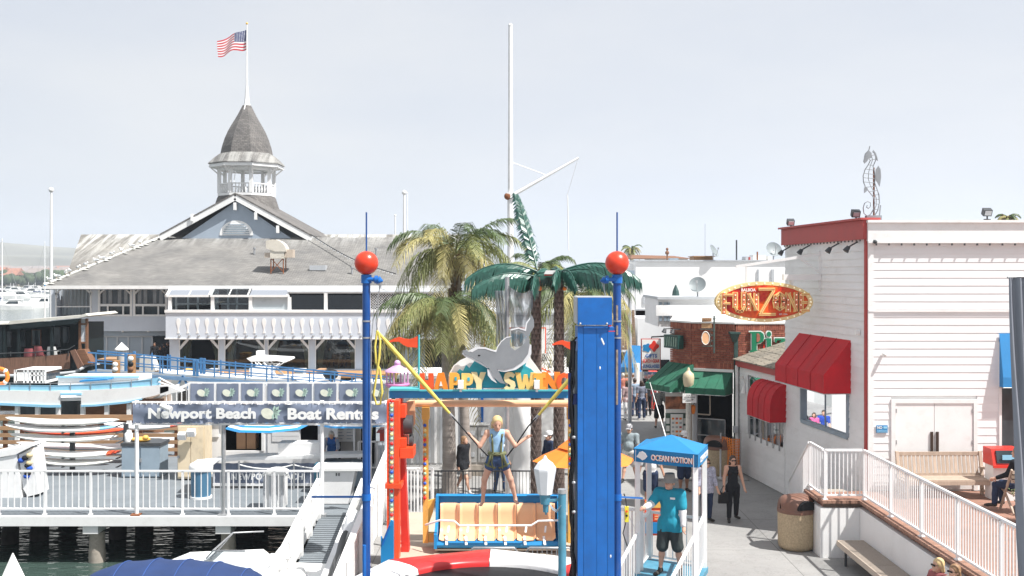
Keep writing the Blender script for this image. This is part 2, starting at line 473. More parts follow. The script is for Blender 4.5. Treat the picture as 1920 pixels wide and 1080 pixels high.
def cruiser(name,L,label,cover=None):
 t=thing(name,label,'boat',(0,0,0),'boats moored in the harbour')
 h=B()
 st=[(-.5,.30,.0),(-.3,.34,0),(0,.34,.02),(.25,.26,.06),(.42,.12,.12),(.5,.01,.17)]
 vs,fs=[],[]
 for q,bw,sh in st:
  vs+=[(q*L,bw*L*.45,-.02*L),(q*L,bw*L*.5,(.1+sh*.5)*L),(q*L,-bw*L*.5,(.1+sh*.5)*L),(q*L,-bw*L*.45,-.02*L)]
 for i in range(len(st)-1):
  for j in range(4):
   fs.append((4*i+j,4*i+(j+1)%4,4*i+4+(j+1)%4,4*i+4+j))
 fs.append((0,1,2,3))
 h.add(vs,fs);h.build('hull',WHITE,t)
 s=B();s.prism([(-.42*L,-.1*L,-.02*L),(-.42*L,-.1*L,.0),(.44*L,-.08*L,.02*L),(.44*L,-.08*L,0)],(0,.0001,0))
 c=B();c.prism([(-.25*L,-.13*L,.1*L),(-.22*L,-.13*L,.24*L),(.06*L,-.13*L,.24*L),(.22*L,-.13*L,.12*L)],(0,.26*L,0));c.build('cabin',WHITE,t)
 c=B();c.prism([(-.18*L,-.132*L,.15*L),(-.17*L,-.132*L,.22*L),(.05*L,-.132*L,.22*L),(.13*L,-.132*L,.15*L)],(0,.264*L,0));c.build('window',DGLASS,t)
 c=B();c.box((-.1*L,0,.26*L),(.34*L,.28*L,.015*L));c.build('hardtop',cover or WHITE,t)
 c=B();c.cyl((-.1*L,0,.26*L),(-.1*L,0,.42*L),.008*L,n=5);c.build('aerial',WHITEM,t)
 return t
c0=cruiser('motor_boat',8.4,'white motor boat with dark cabin windows moored nearest in the harbour')
c0.location=(X_(22,236),236,WZ);c0.rotation_euler.z=R(195)
spots=[(72,577,250,'white motor boat seen stern on beside the pavilion corner post'),(42,560,15,'small white motor boat moored in mid channel'),(118,562,160,'white motor boat half hidden by the pavilion corner'),(5,555,30,None),(58,552,190,None),(88,551,10,None),(104,553,170,None),(30,549,20,None),(70,546,0,None),(16,547,180,None),(95,547,12,None),(50,545,170,None),(112,548,0,None)]
for px,py,rz,lab in spots:
 Y=F*(H-WZ)/(py-HY)
 dup(c0,(X_(px,Y),Y,WZ),R(rz),lab or 'distant white boat in the crowded moorings across the harbour',1.15)
def sailer(px,py,ytop,lab):
 Y=F*(H-WZ)/(py-HY);X=X_(px,Y);hz=Z_(ytop,Y)
 t=thing('sailing_boat',lab,'sailboat',(X,Y,WZ),'boats moored in the harbour')
 b=B();b.prism([(X-4,Y-1,WZ+1),(X+4.6,Y-1,WZ+1.3),(X+3.6,Y-.8,WZ-.1),(X-3.6,Y-.8,WZ-.1)],(0,2,0));b.build('hull',WHITE,t)
 b=B();b.box((X-.3,Y,WZ+1.4),(3.4,1.4,.6));b.build('cabin',WHITE,t)
 b=B();b.cyl((X,Y,WZ+1),(X,Y,hz),.17,.11,8);b.build('mast',WHITEM,t)
 b=B();b.cyl((X,Y,WZ+2.4),(X-3.6,Y,WZ+2.5),.16,n=8);b.build('boom',NAVY,t)
 for s in (-4,4.4):
  b=B();b.cyl((X+s,Y,WZ+1.1),(X,Y,hz-.3),.03,n=4,cap=False);b.build('stay',STEEL,t)
sailer(4,580,447,'sailing yacht at the left edge, its bare mast above the hills')
sailer(84,562,452,'sailing yacht with a bare mast just left of the tall white flagpole')
# ================================================================ PAVILION
PY=70.0
def shingle_mat(name,c0,c1,drop=0.5,z0=8.2,z1=9.2,row=0.2):
 m,t,b=base(name)
 v=coords(t,rand=False)
 sp=nn(t,'ShaderNodeSeparateXYZ');t.links.new(v,sp.inputs[0])
 cb=nn(t,'ShaderNodeCombineXYZ');t.links.new(sp.outputs[0],cb.inputs[0])
 ad=nn(t,'ShaderNodeMath',operation='ADD');t.links.new(sp.outputs[1],ad.inputs[0]);t.links.new(sp.outputs[2],ad.inputs[1]);t.links.new(ad.outputs[0],cb.inputs[1])
 br=nn(t,'ShaderNodeTexBrick')
 for k,x in (('Scale',1.0),('Mortar Size',0.018),('Brick Width',row*1.7),('Row Height',row),('Mortar Smooth',0.3)):br.inputs[k].default_value=x
 br.inputs['Color1'].default_value=(*c0,1);br.inputs['Color2'].default_value=(*c1,1);br.inputs['Mortar'].default_value=(*[q*0.45 for q in c0],1)
 t.links.new(cb.outputs[0],br.inputs['Vector'])
 n=noise(t,v,0.5,5,0.65)
 c=mixc(t,0.75,br.outputs['Color'],ramp(t,n,[(0.3,(0.6,0.6,0.6)),(0.7,(1.25,1.22,1.15))]),'MULTIPLY')
 mp=nn(t,'ShaderNodeMapping');mp.inputs['Scale'].default_value=(1.6,0.12,0.12);t.links.new(v,mp.inputs[0])
 s=noise(t,mp.outputs[0],1.5,5,0.7)
 mr=nn(t,'ShaderNodeMapRange');t.links.new(sp.outputs[2],mr.inputs[0])
 for k,x in ((1,z0),(2,z1),(3,0.0),(4,drop)):mr.inputs[k].default_value=x
 ml=nn(t,'ShaderNodeMath',operation='MULTIPLY');t.links.new(ramp(t,s,[(0.42,(0,0,0)),(0.62,(1,1,1))]),ml.inputs[0]);t.links.new(mr.outputs[0],ml.inputs[1])
 c=mixc(t,ml.outputs[0],c,(0.6,0.6,0.57))
 sm=ramp(t,noise(t,v,7,2,0.5),[(0.72,(0,0,0)),(0.76,(0.6,0.6,0.6))])
 c=mixc(t,sm,c,(0.6,0.6,0.57))
 t.links.new(c,b.inputs['Base Color'])
 b.inputs['Roughness'].default_value=0.9
 iv=nn(t,'ShaderNodeMath',operation='SUBTRACT');iv.inputs[0].default_value=1;t.links.new(br.outputs['Fac'],iv.inputs[1])
 bumpn(t,b,iv.outputs[0],0.5,0.02)
 return m
SHING=shingle_mat('weathered_shingles',(0.23,0.226,0.22),(0.17,0.167,0.163),0.35)
SHINGR=shingle_mat('dropping_stained_shingles',(0.245,0.235,0.215),(0.19,0.18,0.168),0.95,7.0,9.6)
SHINGD=shingle_mat('tower_shingles',(0.20,0.19,0.185),(0.13,0.125,0.122),0.1,20,30,0.17)
pav=thing('pavilion','large two storey grey blue waterfront pavilion with shingled roof and cupola tower','building',(X_(470,74),74,0))
xl,xr=X_(318,PY),X_(838,PY)
def zz(py,Y=PY):return Z_(py,Y)
b=B();b.b2((X_(100,72),76,0),(xr,98,5.55));b.build('wall',PAVD,pav)
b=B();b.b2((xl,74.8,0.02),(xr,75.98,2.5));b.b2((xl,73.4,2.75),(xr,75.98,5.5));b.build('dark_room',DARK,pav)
b=B();b.b2((xl,70.0,2.45),(xr,75.9,2.72));b.build('upper_floor',PAVD,pav)
b=B();b.b2((xl,69.0,-0.02),(xr,75.9,0.10));b.build('floor_slab',GREYP,pav)
bays=[(336,411),(421,497),(502,580),(591,667),(681,744)]
ztop,zbot=zz(637),zz(692)
b=B();b.b2((xl,70,0.1),(X_(745,PY),70.16,zbot));b.b2((xl,70,ztop),(xr,70.16,2.45));b.build('sill_wall',PAVB,pav)
b=B();b.b2((X_(745,PY),70.0,0.1),(X_(797,PY),70.16,ztop));b.build('side_panel',PAVD,pav)
b=B();b.b2((X_(798,PY),70.9,0.1),(X_(832,PY),71.0,ztop));b.build('doorway',DARK,pav)
b=B();b.b2((X_(831,PY),69.9,0.1),(xr,70.3,ztop));b.build('corner_post',WHITE,pav)
edges=[(xl,X_(336,PY))]+[(X_(bays[i][1],PY),X_(bays[i+1][0],PY))for i in range(4)]
for i,(a,c)in enumerate(edges):
 q=B();q.b2((a,69.97,zbot),(c,70.19,ztop))
 q.build('post',PAVB,pav)
for a,c in bays:
 for s,px in ((1,a),(-1,c)):
  q=B();x0=X_(px,PY)
  q.bar((x0-s*.02,70.08,ztop-.62),(x0+s*.55,70.08,ztop+.02),.1,.16);q.build('brace',WHITE,pav)
  q=B()
  q.bar((x0+s*.03,69.98,zbot),(x0+s*.03,69.98,ztop),.05,.06);q.build('trim',WHITE,pav)
  cw=0.52
  q=B()
  q.grid(lambda u,v:(x0+s*(0.06+u*cw*(0.55+0.75*v**2+.1*(1-v))),70.5+0.05*math.sin(u*26),zbot+v*(ztop-zbot)),18,6)
  q.build('curtain',CURT,pav,fix=False)
 q=B();q.b2((X_(a,PY),70.10,zbot),(X_(c,PY),70.115,ztop));q.build('window_pane',GLASS,pav)
b=B();b.b2((xl,69.2,zz(634,69.2)),(xr,69.36,zz(586,69.2)));b.build('balcony_band',PAVB,pav)
b=B();b.b2((xl-.05,69.12,zz(586,69.2)),(xr+.05,69.44,zz(581,69.2)));b.b2((xl-.05,69.14,zz(636,69.2)),(xr+.05,69.42,zz(634,69.2)));b.build('band_trim',WHITE,pav)
b=B();b.b2((xl,69.37,zz(633,69.2)),(xr,71.0,zz(631,69.2)));b.build('soffit',PAVB,pav)
pad=B()
pr=[(0,-.48),(.09,-.48),(.09,-.43),(.05,-.36),(.04,-.18),(.07,-.04),(.12,.12),(.135,.28),(.12,.40),(.06,.48),(0,.49)]
poly=[(x,0,z)for x,z in pr]+[(-x,0,z)for x,z in pr[-2:0:-1]]
pad.prism(poly,(0,.03,0))
pd0=None ;lp0=None
for k in range(29):
 px=334.5+17.87*k
 if px>832:break
 Ln=Vector((X_(px,69.2),69.172,zz(611,69.2)))-ORG[pav.name]
 if pd0 is None:
  pd0=pad.build('paddle_cutout',WHITE);pd0.parent=pav;pd0.location=Ln
  q=B();q.box((0,-.03,0),(.12,.1,.07));q.sph((0,-.1,-.04),.05,6,4)
  lp0=q.build('eave_lamp',STEEL);lp0.parent=pav;lp0.location=Ln+Vector((.1,0,-.62))
 else:
  piece(pd0,pav,Ln);piece(lp0,pav,Ln+Vector((.1,0,-.62)))
UY=69.4
zu0,zu1=zz(583,UY),zz(536,UY)
ups=[(322,397),(401,467),(473,540),(546,608),(615,690)]
b=B();b.b2((xl,70.6,2.75),(xr,70.7,zu0));b.build('parapet_wall',PAVB,pav)
b=B();b.b2((xl-.1,UY-.06,zz(557,UY)),(X_(543,UY),UY+.1,zz(553,UY)));b.b2((X_(543,UY)+.01,UY-.06,zz(550,UY)),(xr,UY+.1,zz(547,UY)));b.build('upper_beam',WHITE,pav)
for px in (319,399,470,543,611,692,836):
 q=B();q.b2((X_(px-3,UY),UY-.1,zu0-.02),(X_(px+3,UY),UY+.14,zz(557 if px<560 else 550,UY)));q.build('upper_post',WHITE,pav)
for i,(a,c)in enumerate(ups):
 q=B();q.b2((X_(a,UY),UY+.04,zu0),(X_(c,UY),UY+.055,zz(553,UY)));q.build('upper_pane',GLASS if i<2 or i>2 else mk('frosted_pane',(0.42,0.46,0.48),0.3,0.1,1),pav)
 if i<3:
  f=B();e0,e1=X_(a-3,70),X_(c+3,70)
  y0,y1,z0,z1=70.25,69.3,zz(539,70.25),zz(555,69.3)
  for x in (e0,e1):f.bar((x,y0,z0),(x,y1,z1),.13,.16)
  f.bar((e0,y1,z1),(e1,y1,z1),.14,.14);f.bar((e0,y0,z0),(e1,y0,z0),.12,.1)
  f.bar(lerp((e0,y0,z0),(e1,y0,z0),.5),lerp((e0,y1,z1),(e1,y1,z1),.5),.06,.06)if i<2 else None
  fr=f.build('slanted_frame',WHITE,pav)
  g=B();g.quad((e0,y0,z0+.03),(e1,y0,z0+.03),(e1,y1,z1+.03),(e0,y1,z1+.03));g.build('pane',GLASS,fr)
 else:
  f=B();f.prism([(X_(a-3,70),70.3,zz(540,70.3)),(X_(a-3,70),69.3,zz(548,69.3)),(X_(a-3,70),69.3,zz(546.5,69.3)),(X_(a-3,70),70.3,zz(538.5,70.3))],(X_(c+(3 if i<4 else 150),70)-X_(a-3,70),0,0));f.build('canopy_panel',GREYP,pav)
 if i<2:
  f=B()
  for u in (0.0,.3,.55,1):x=X_(a+u*(c-a),70.6);f.b2((x-.06,71.5,zu0),(x+.06,71.62,5.4))
  f.b2((X_(a,70.6),71.5,zz(572)),(X_(c,70.6),71.6,zz(570)));f.build('inner_frame',WHITE,pav)
def lattice(px0,px1,py0,py1,Y,step=.17):
 q=B();x0,x1,z0,z1=X_(px0,Y),X_(px1,Y),zz(py1,Y),zz(py0,Y)
 hh=z1-z0;k=x0-hh
 while k<x1:
  for s in (0,1):
   pa,pb=(k,z0),(k+hh,z1)
   if s:pa,pb=(k,z1),(k+hh,z0)
   t0=max(0,(x0-k)/hh);t1=min(1,(x1-k)/hh)
   if t1>t0:
    za,zb_=pa[1]+(pb[1]-pa[1])*t0,pa[1]+(pb[1]-pa[1])*t1
    q.bar((k+t0*hh,Y+s*.03,za),(k+t1*hh,Y+s*.03,zb_),.055,.02)
  k+=step
 return q
lattice(696,836,550,583,69.42).build('lattice_panel',WHITE,pav)['kind']='stuff'
LY=72.0
wl=X_(96,LY)
b=B();b.b2((wl,LY,zz(621,LY)),(xl,LY+.2,zz(593,LY)));b.b2((X_(96,LY),LY,zz(593,LY)),(X_(104,LY),LY+.25,zz(536,LY)))
for a,c in ((172,186),(246,252),(312,322)):b.b2((X_(a,LY),LY,zz(593,LY)),(X_(c,LY),LY+.25,zz(536,LY)))
b.build('wing_wall',PAVB,pav)
b=B();b.b2((wl,LY+.3,zz(630,LY)),(xl,LY+.5,zz(621,LY)));b.b2((X_(104,LY),LY+.5,.1),(X_(282,LY),LY+.62,zz(630,LY)));b.build('lower_wall',PAVD,pav)
b=B()
for px in (155,172,195,215,236,262,281):b.b2((X_(px,LY)-.05,LY+.44,.1),(X_(px,LY)+.05,LY+.5,zz(631,LY)))
b.b2((X_(155,LY),LY+.42,zz(633,LY)),(X_(282,LY),LY+.5,zz(630,LY)));b.build('panel_batten',GREYP,pav)
b=B();b.b2((X_(318,LY),LY+3.9,.1),(xl+.4,LY+3.98,2.4));b.b2((X_(282,LY),LY+3.8,.12),(X_(320,LY),LY+3.9,2.6));b.build('passage_back',WHITE,pav)
for a,c in ((186,246),(252,312)):
 f=B()
 x0,x1,z0,z1,zm=X_(a,LY),X_(c,LY),zz(593,LY),zz(538,LY),zz(572,LY)
 for x in (x0,x1):f.b2((x-.07,LY-.06,z0),(x+.07,LY+.06,z1-.5 if False else z1))
 f.b2((x0,LY-.05,z0),(x1,LY+.05,z0+.12));f.b2((x0,LY-.05,zm-.08),(x1,LY+.05,zm+.08))
 for u in (.27,.75):x=x0+(x1-x0)*u;f.b2((x-.05,LY-.04,z0+.1),(x+.05,LY+.04,zm))
 for s,x in ((1,x0),(-1,x1)):f.bar((x,LY-.04,z1-.5),(x+s*.5,LY-.04,z1),.12,.1)
 w_=f.build('window_frame',WHITE,pav)
 g=B();g.b2((x0,LY+.1,z0),(x1,LY+.12,z1));g.build('pane',DGLASS,w_)
 g=B()
 for u in (.15,.33,.62,.82):x=x0+(x1-x0)*u;g.b2((x-.12,LY+.08,zm+.1),(x+.12,LY+.095,z1-.1))
 g.build('drape',mk('grey_drape',(0.3,0.32,0.34),0.9,0.2,3),w_)
b=B();x0,x1=X_(104,LY),X_(172,LY)
b.grid(lambda u,v:(x0+u*(x1-x0),LY+1.0+.06*math.sin(u*60),zz(592,LY)+v*1.95),60,1);b.build('porch_drape',mk('pale_drape',(0.42,0.46,0.48),0.9,0.35,2.2,stretch=(4,1,.2)),pav,fix=False)
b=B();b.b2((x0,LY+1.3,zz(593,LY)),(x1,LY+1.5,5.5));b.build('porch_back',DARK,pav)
b=B()
for s,x in ((1,x0),(-1,x1)):
 b.bar((x+s*.05,LY-.03,zz(593,LY)),(x+s*.05,LY-.03,zz(537,LY)),.1);b.bar((x,LY-.03,zz(552,LY)),(x+s*.5,LY-.03,zz(538,LY)),.1)
b.bar((x0,LY-.02,zz(575,LY)),(x1,LY-.02,zz(575,LY)),.07);b.build('porch_frame',WHITE,pav)
b=B();b.b2((wl,LY+.3,2.6),(xl,LY+4,2.7));b.b2((wl,LY+.2,2.72),(wl+.2,LY+4,5.5));b.build('wing_floor',PAVB,pav)
for px in (181,229,277):
 q=B();q.sph((X_(px,LY),LY+.1,zz(620,LY)),.11,8,6);q.box((X_(px,LY),LY+.2,zz(619,LY)),(.1,.2,.1));q.build('wall_lamp',WHITE,pav)
EY=70.2
ez,rz_=5.66,9.2
A,Bq,C_,D_=(X_(82,EY),EY,ez),(xr+.6,EY,ez),(X_(845,80),80,rz_),(X_(303,80),80,rz_)
def slab(poly,th,mat,name):
 q=B();q.prism([(x,y,z)for x,y,z in poly],(0,0,-th));return q.build(name,mat,pav)
slab([A,Bq,C_,D_],.12,SHING,'main_roof')
b=B();b.b2((A[0],EY-.14,ez-.2),(Bq[0],EY-.01,ez+.02));b.build('gutter',WHITE,pav)
b=B();b.b2((A[0]+.1,EY+.1,ez-.25),(Bq[0],72.2,ez-.17));b.build('eave_soffit',PAVB,pav)
rw=X_(152,88)
slab([(X_(126,78),77.5,5.9),(xr,77.5,5.9),(xr,88,9.72),(rw,88,9.72)],.12,SHINGR,'rear_roof')
slab([(X_(126,78),98,5.9),(xr,98,5.9),(xr,88.02,9.72),(rw,88.02,9.72)],.12,SHING,'rear_roof')
q=B()
rr_=random.Random(2)
for k in range(26):
 t=k/26;p=lerp(A,D_,t+rr_.uniform(0,.03));q.sph((p.x+rr_.uniform(-.3,.3),p.y,p.z+.03),(.2,.2,.05),6,4)
q.tube([lerp(A,D_,t)+Vector((0,-.02,.05))for t in (0,.5,1)],.1,6);q.build('hip_ridge',mk('dropping_white',(0.55,0.55,0.52),0.9,0.2,3),pav)
def roofz(y):return ez+(rz_-ez)*(y-EY)/(80-EY)
def roofpt(px,py):
 d=Vector(((px-960)/F,1,-(py-HY)/F));k=(rz_-ez)/(80-EY)
 s=(ez-k*EY-H)/(d.z-k)
 return Vector((0,0,H))+d*s
GY=79.4
ap=P(441,370,GY);fl=P(300,447,GY);fr_=P(585,449,GY)
gb=B();gb.prism([(fl.x+.6,GY+.35,fl.z-.6),(ap.x,GY+.35,ap.z-.25),(fr_.x-.6,GY+.35,fr_.z-.6)],(0,8,0));gb.build('gable_wall',mk('gable_shingle_blue',(0.33,0.39,0.46),0.7,0.08,1,0.2,40),pav)
q=B();q.bar(fl,ap,.14,.42);q.bar(ap,fr_,.14,.42);q.build('bargeboard',WHITE,pav)
for e in (fl,fr_):
 q=B();q.prism([e+Vector((0,-.1,.22)),ap+Vector((0,-.1,.22)),ap+Vector((0,10,.22)),e+Vector((0,10,.22))],(0,0,.12));q.build('gable_roof',SHINGD,pav)
for px,py in ((361,403),(399,405),(480,400),(521,425),(441,382)):
 if px==399:continue
 q=B();q.box(P(px,py+5,GY-.02),(.16,.5,.55));q.build('bracket',WHITE,pav)
lc=P(441,441,GY)
q=B();q.prism([lc+Vector((1.25*math.cos(a),.30,1.12*math.sin(a)))for a in np.linspace(0,math.pi,24)],(0,.06,0));lv=q.build('louvre_fan',WHITE,pav)
q=B()
for k in range(5):
 z=.12+k*.17;hw=1.0*math.sqrt(max(.05,1-(z/1.0)**2));q.box(lc+Vector((0,.27,z)),(2*hw,.05,.05))
q.build('louvre_slat',GREYC,lv)
TX,TY=X_(463,86),86.0
def tz(py):return Z_(py,TY)
c8=lambda r:r/math.cos(math.pi/8)
ph=math.pi/8
q=B();q.lathe((TX,TY,0),[(c8(3.1),tz(425)),(c8(2.45),tz(395)),(c8(2.15),tz(372)),(c8(2.0),tz(366))],8,False,ph);q.build('tower_skirt',SHINGD,pav)
q=B();q.lathe((TX,TY,0),[(c8(2.12),tz(369)),(c8(2.12),tz(364.5))],8,False,ph);q.build('tower_deck',WHITE,pav)
bal=B();bal.lathe((0,0,0),[(.05,0),(.05,.1),(.085,.22),(.05,.4),(.04,.55),(.06,.66)],6);bal0=None
for i in range(8):
 a0,a1=ph+i*math.pi/4,ph+(i+1)*math.pi/4
 p0,p1=[Vector((TX+c8(2.0)*math.cos(a),TY+c8(2.0)*math.sin(a),0))for a in (a0,a1)]
 q=B();q.bar(p0+Vector((0,0,tz(347))),p1+Vector((0,0,tz(347))),.13,.09);q.build('handrail',WHITE,pav)
 q=B();q.b2(p0+Vector((-.13,-.13,tz(364))),p0+Vector((.13,.13,tz(316))));q.build('tower_post',WHITE,pav)
 ce=Vector((TX,TY,0));o1=(p0-ce).normalized()
 q=B();q.bar(p0+Vector((0,0,tz(330))),p0+o1*.8+Vector((0,0,tz(314))),.1);q.build('tower_brace',WHITE,pav)
 q=B();q.bar(p0+Vector((0,0,tz(320))),p1+Vector((0,0,tz(320))),.1,.16);q.build('tower_beam',WHITE,pav)
 for k in range(6):
  p=lerp(p0,p1,(k+.7)/6.4)+Vector((0,0,tz(363)))
  if bal0 is None:
   bal0=bal.build('baluster',WHITE);bal0.parent=pav;bal0.location=p-ORG[pav.name]
  else:piece(bal0,pav,p-ORG[pav.name])
q=B();q.lathe((TX,TY,0),[(c8(2.72),tz(316)),(c8(2.72),tz(310.5))],8,False,ph);q.build('tower_fascia',WHITE,pav)
q=B();q.lathe((TX,TY,0),[(c8(2.82),tz(310)),(c8(2.8),tz(308)),(c8(2.35),tz(297)),(c8(1.9),tz(289))],8,False,ph);q.build('tower_eave',SHING,pav)
q=B();q.lathe((TX,TY,0),[(c8(1.93),tz(291)),(c8(1.82),tz(277)),(c8(1.62),tz(261)),(c8(1.38),tz(247)),(c8(1.12),tz(235)),(c8(.88),tz(225)),(c8(.68),tz(216)),(c8(.48),tz(206)),(c8(.32),tz(198))],8,False,ph);q.build('bell_roof',SHINGD,pav)
fp=thing('flagpole','tall white flagpole on top of the pavilion cupola','flagpole',(TX,TY,tz(200)))
q=B();q.lathe((TX,TY,0),[(.3,tz(200)),(.2,tz(190)),(.14,tz(170)),(.085,tz(160)),(.05,tz(46))],10);q.build('pole',WHITE,fp)
q=B();q.sph((TX,TY,tz(44)),.1,8,6);q.build('finial',YEL,fp)
for dx in (-16,-10):
 q=B();q.cyl((TX,TY-.1,tz(180)),(TX+dx*.043,TY-2.4,tz(346)),.03,n=5);q.build('halyard',WHITEM,fp)
def flag_mat():
 m,t,b=base('stars_and_stripes')
 at=nn(t,'ShaderNodeUVMap')
 sp=nn(t,'ShaderNodeSeparateXYZ');t.links.new(at.outputs[0],sp.inputs[0])
 def M(op,a,bb=None):
  n=nn(t,'ShaderNodeMath',operation=op)
  for i,x in enumerate((a,bb)):
   if x is None:continue
   if hasattr(x,'is_linked'):t.links.new(x,n.inputs[i])
   else:n.inputs[i].default_value=x
  return n.outputs[0]
 st=M('MODULO',M('FLOOR',M('MULTIPLY',sp.outputs[1],13)),2)
 c=mixc(t,st,(0.55,0.03,0.045),(0.8,0.8,0.8))
 inc=M('MULTIPLY',M('LESS_THAN',sp.outputs[0],0.42),M('GREATER_THAN',sp.outputs[1],6/13))
 vo=nn(t,'ShaderNodeTexVoronoi');vo.inputs['Scale'].default_value=1;vo.inputs['Randomness'].default_value=0
 mp=nn(t,'ShaderNodeMapping');mp.inputs['Scale'].default_value=(20,15,0);t.links.new(at.outputs[0],mp.inputs[0]);t.links.new(mp.outputs[0],vo.inputs['Vector'])
 star=M('LESS_THAN',vo.outputs['Distance'],0.27)
 c=mixc(t,inc,c,mixc(t,star,(0.02,0.035,0.14),(0.75,0.75,0.78)))
 t.links.new(c,b.inputs['Base Color']);b.inputs['Roughness'].default_value=0.8
 return m
fx=X_(464,TY)
def fl_(u,v):
 px=464-55*u;top=54+24*u+1.5*math.sin(u*9);bot=91+15*u+2.2*math.sin(u*8+1)
 py=bot+(top-bot)*v
 p=P(px,py,TY);p.y=TY-.1+.22*math.sin(u*9+v*2);return p
b=B();b.grid(fl_,30,14)
fo=b.build('flag',flag_mat(),None,(fx,TY,tz(80)),fix=False)
uv=fo.data.uv_layers.new(name='UVMap')
for lp in fo.data.loops:
 i=lp.vertex_index;uv.data[lp.index].uv=((i%31)/30,(i//31)/14)
tag(fo,'stars and stripes flag flying from the pole over the cupola','flag')
vb=roofpt(522,510)
vent=thing('roof_ventilator','beige bent duct ventilator on a steel stand on the pavilion roof','ventilator',vb)
vz=lambda py:vb.z+(510-py)*vb.y/F
q=B()
for dx in (-.42,.42):
 for dy in (-.4,.4):q.cyl(vb+Vector((dx,dy,dy*.3)),(vb.x+dx,vb.y+dy,vz(484)),.04,n=6)
q.bar(vb+Vector((-.42,-.4,0)),(vb.x+.42,vb.y-.4,vz(484)),.05);q.bar(vb+Vector((.42,-.4,0)),(vb.x-.42,vb.y-.4,vz(484)),.05);q.build('stand',RUST,vent)
BG=mk('beige_duct_paint',(0.62,0.58,0.5),0.5,0.08,2,dirt=.3)
q=B();q.b2((vb.x-.45,vb.y-.5,vz(485)),(vb.x+.5,vb.y+.5,vz(462)));q.build('duct',BG,vent)
q=B();q.prism([(vb.x-.72,vb.y-.55,vz(452))]+[(vb.x-.3+.95*math.sin(a),vb.y-.55,vz(472)+.83*math.cos(a))for a in np.linspace(0,1.57,8)]+[(vb.x-.1,vb.y-.55,vz(472)),(vb.x-.72,vb.y-.55,vz(466))],(0,1.1,0));q.build('duct_hood',BG,vent)
q=B();q.b2((vb.x+.52,vb.y-.4,vz(483)),(vb.x+1.05,vb.y+.4,vz(468)));q.b2((vb.x-.85,vb.y-.4,vz(483)),(vb.x-.46,vb.y+.4,vz(474)));q.build('fan_box',BEIGEM,vent)
sk=roofpt(597,505)
q=B();q.box(sk+Vector((0,0,.1)),(1.1,.7,.34));tag(q.build('roof_hatch',GREYP,None,sk),'low grey hatch on the pavilion roof right of the ventilator','hatch')
for px,py in ((477,477),(660,514),(705,478)):
 p=roofpt(px,py);q=B();q.cyl(p,p+Vector((0,0,.4)),.07,n=8);q.cyl(p+Vector((0,0,.4)),p+Vector((0,0,.5)),.12,.12,n=8)
 tag(q.build('vent_pipe',STEEL,None,p),'short metal vent pipe on the pavilion roof, '+{477:'left of the big ventilator',660:'low down by the red ball',705:'upper right by the red ball'}[px],'vent')
a0,a1=P(583,447,79.2),P(742,522,69.0)
sl=thing('string_lights','string of white bulbs sagging from the gable foot across the pavilion roof','string lights',a0)
pts=[lerp(a0,a1,t)+Vector((0,0,-.35*math.sin(t*math.pi)+.3))for t in np.linspace(0,1,24)]
q=B();q.tube(pts,.035,5);q.build('cable',IRON,sl)
bl0=None
for p in pts[1:-1]:
 if bl0 is None:
  q=B();q.sph((0,0,0),.075,7,5);bl0=q.build('bulb',LETW);bl0.parent=sl;bl0.location=p-a0-Vector((0,0,.1))
 else:piece(bl0,sl,p-a0-Vector((0,0,.1)))
gull=thing('seagull','white gull resting on the white stained roof hip of the pavilion','gull',(0,0,0),'gulls on the pavilion roof')
q=B();q.sph((0,0,.16),(.2,.1,.1),8,6);q.sph((.17,0,.27),.065,7,5);q.cyl((.22,0,.27),(.3,0,.26),.02,.008,5)
q.build('body',LETW,gull)
q=B();q.sph((-.08,0,.18),(.22,.11,.075),8,5);q.build('wing',GREYP,gull)
q=B();q.cyl((0,.03,0),(0,.03,.1),.012,n=4);q.cyl((0,-.03,0),(0,-.03,.1),.012,n=4);q.build('leg',YEL,gull)
gp=[lerp(A,D_,t)for t in (.04,.1,.17,.2,.27,.33,.41,.46,.55,.63,.72,.8)]
for i,p in enumerate(gp):
 l=p+Vector((0,-.03,.14))
 if i==0:gull.location=l;gull.rotation_euler.z=2.7
 else:dup(gull,l,rr_.uniform(0,6.3))
def pole(px,y0,y1,Y,r,lab,name='white_mast',r2=None,zb=None):
 t=thing(name,lab,'mast',(X_(px,Y),Y,zb if zb is not None else Z_(y1,Y)))
 q=B();q.cyl((X_(px,Y),Y,zb if zb is not None else Z_(y1,Y)),(X_(px,Y),Y,Z_(y0,Y)),r,r2 or r*.6,10);q.build('pole',WHITE,t)
 q=B();q.sph((X_(px,Y),Y,Z_(y0,Y)),r*1.1,8,6);q.build('cap',WHITE,t)
 return t
pole(96,356,700,76,.17,'thick white mast rising behind the left corner of the pavilion',r2=.07,zb=0)
pole(758,361,700,96,.2,'white mast behind the pavilion roof, the taller of a pair by the palms',r2=.1,zb=0)
pole(741,404,700,99,.09,'short thin mast behind the pavilion roof left of the taller one',r2=.06,zb=0)
pole(764,362,700,97,.05,'hair thin pole standing right beside the taller mast behind the pavilion',r2=.04,zb=0)
hz=B();hz.b2((-2640,-90,-5),(2640,2760,135))
hzm=bpy.data.materials.new('sea_haze');hzm.use_nodes=True
ht_=hzm.node_tree;ht_.nodes.clear()
ho_=ht_.nodes.new('ShaderNodeOutputMaterial');hv_=ht_.nodes.new('ShaderNodeVolumePrincipled')
hv_.inputs['Color'].default_value=(0.80,0.88,1.0,1);hv_.inputs['Density'].default_value=0.0003;hv_.inputs['Anisotropy'].default_value=0.1
ht_.links.new(hv_.outputs[0],ho_.inputs['Volume'])
hzo=hz.build('haze',hzm);hzo['kind']='stuff'
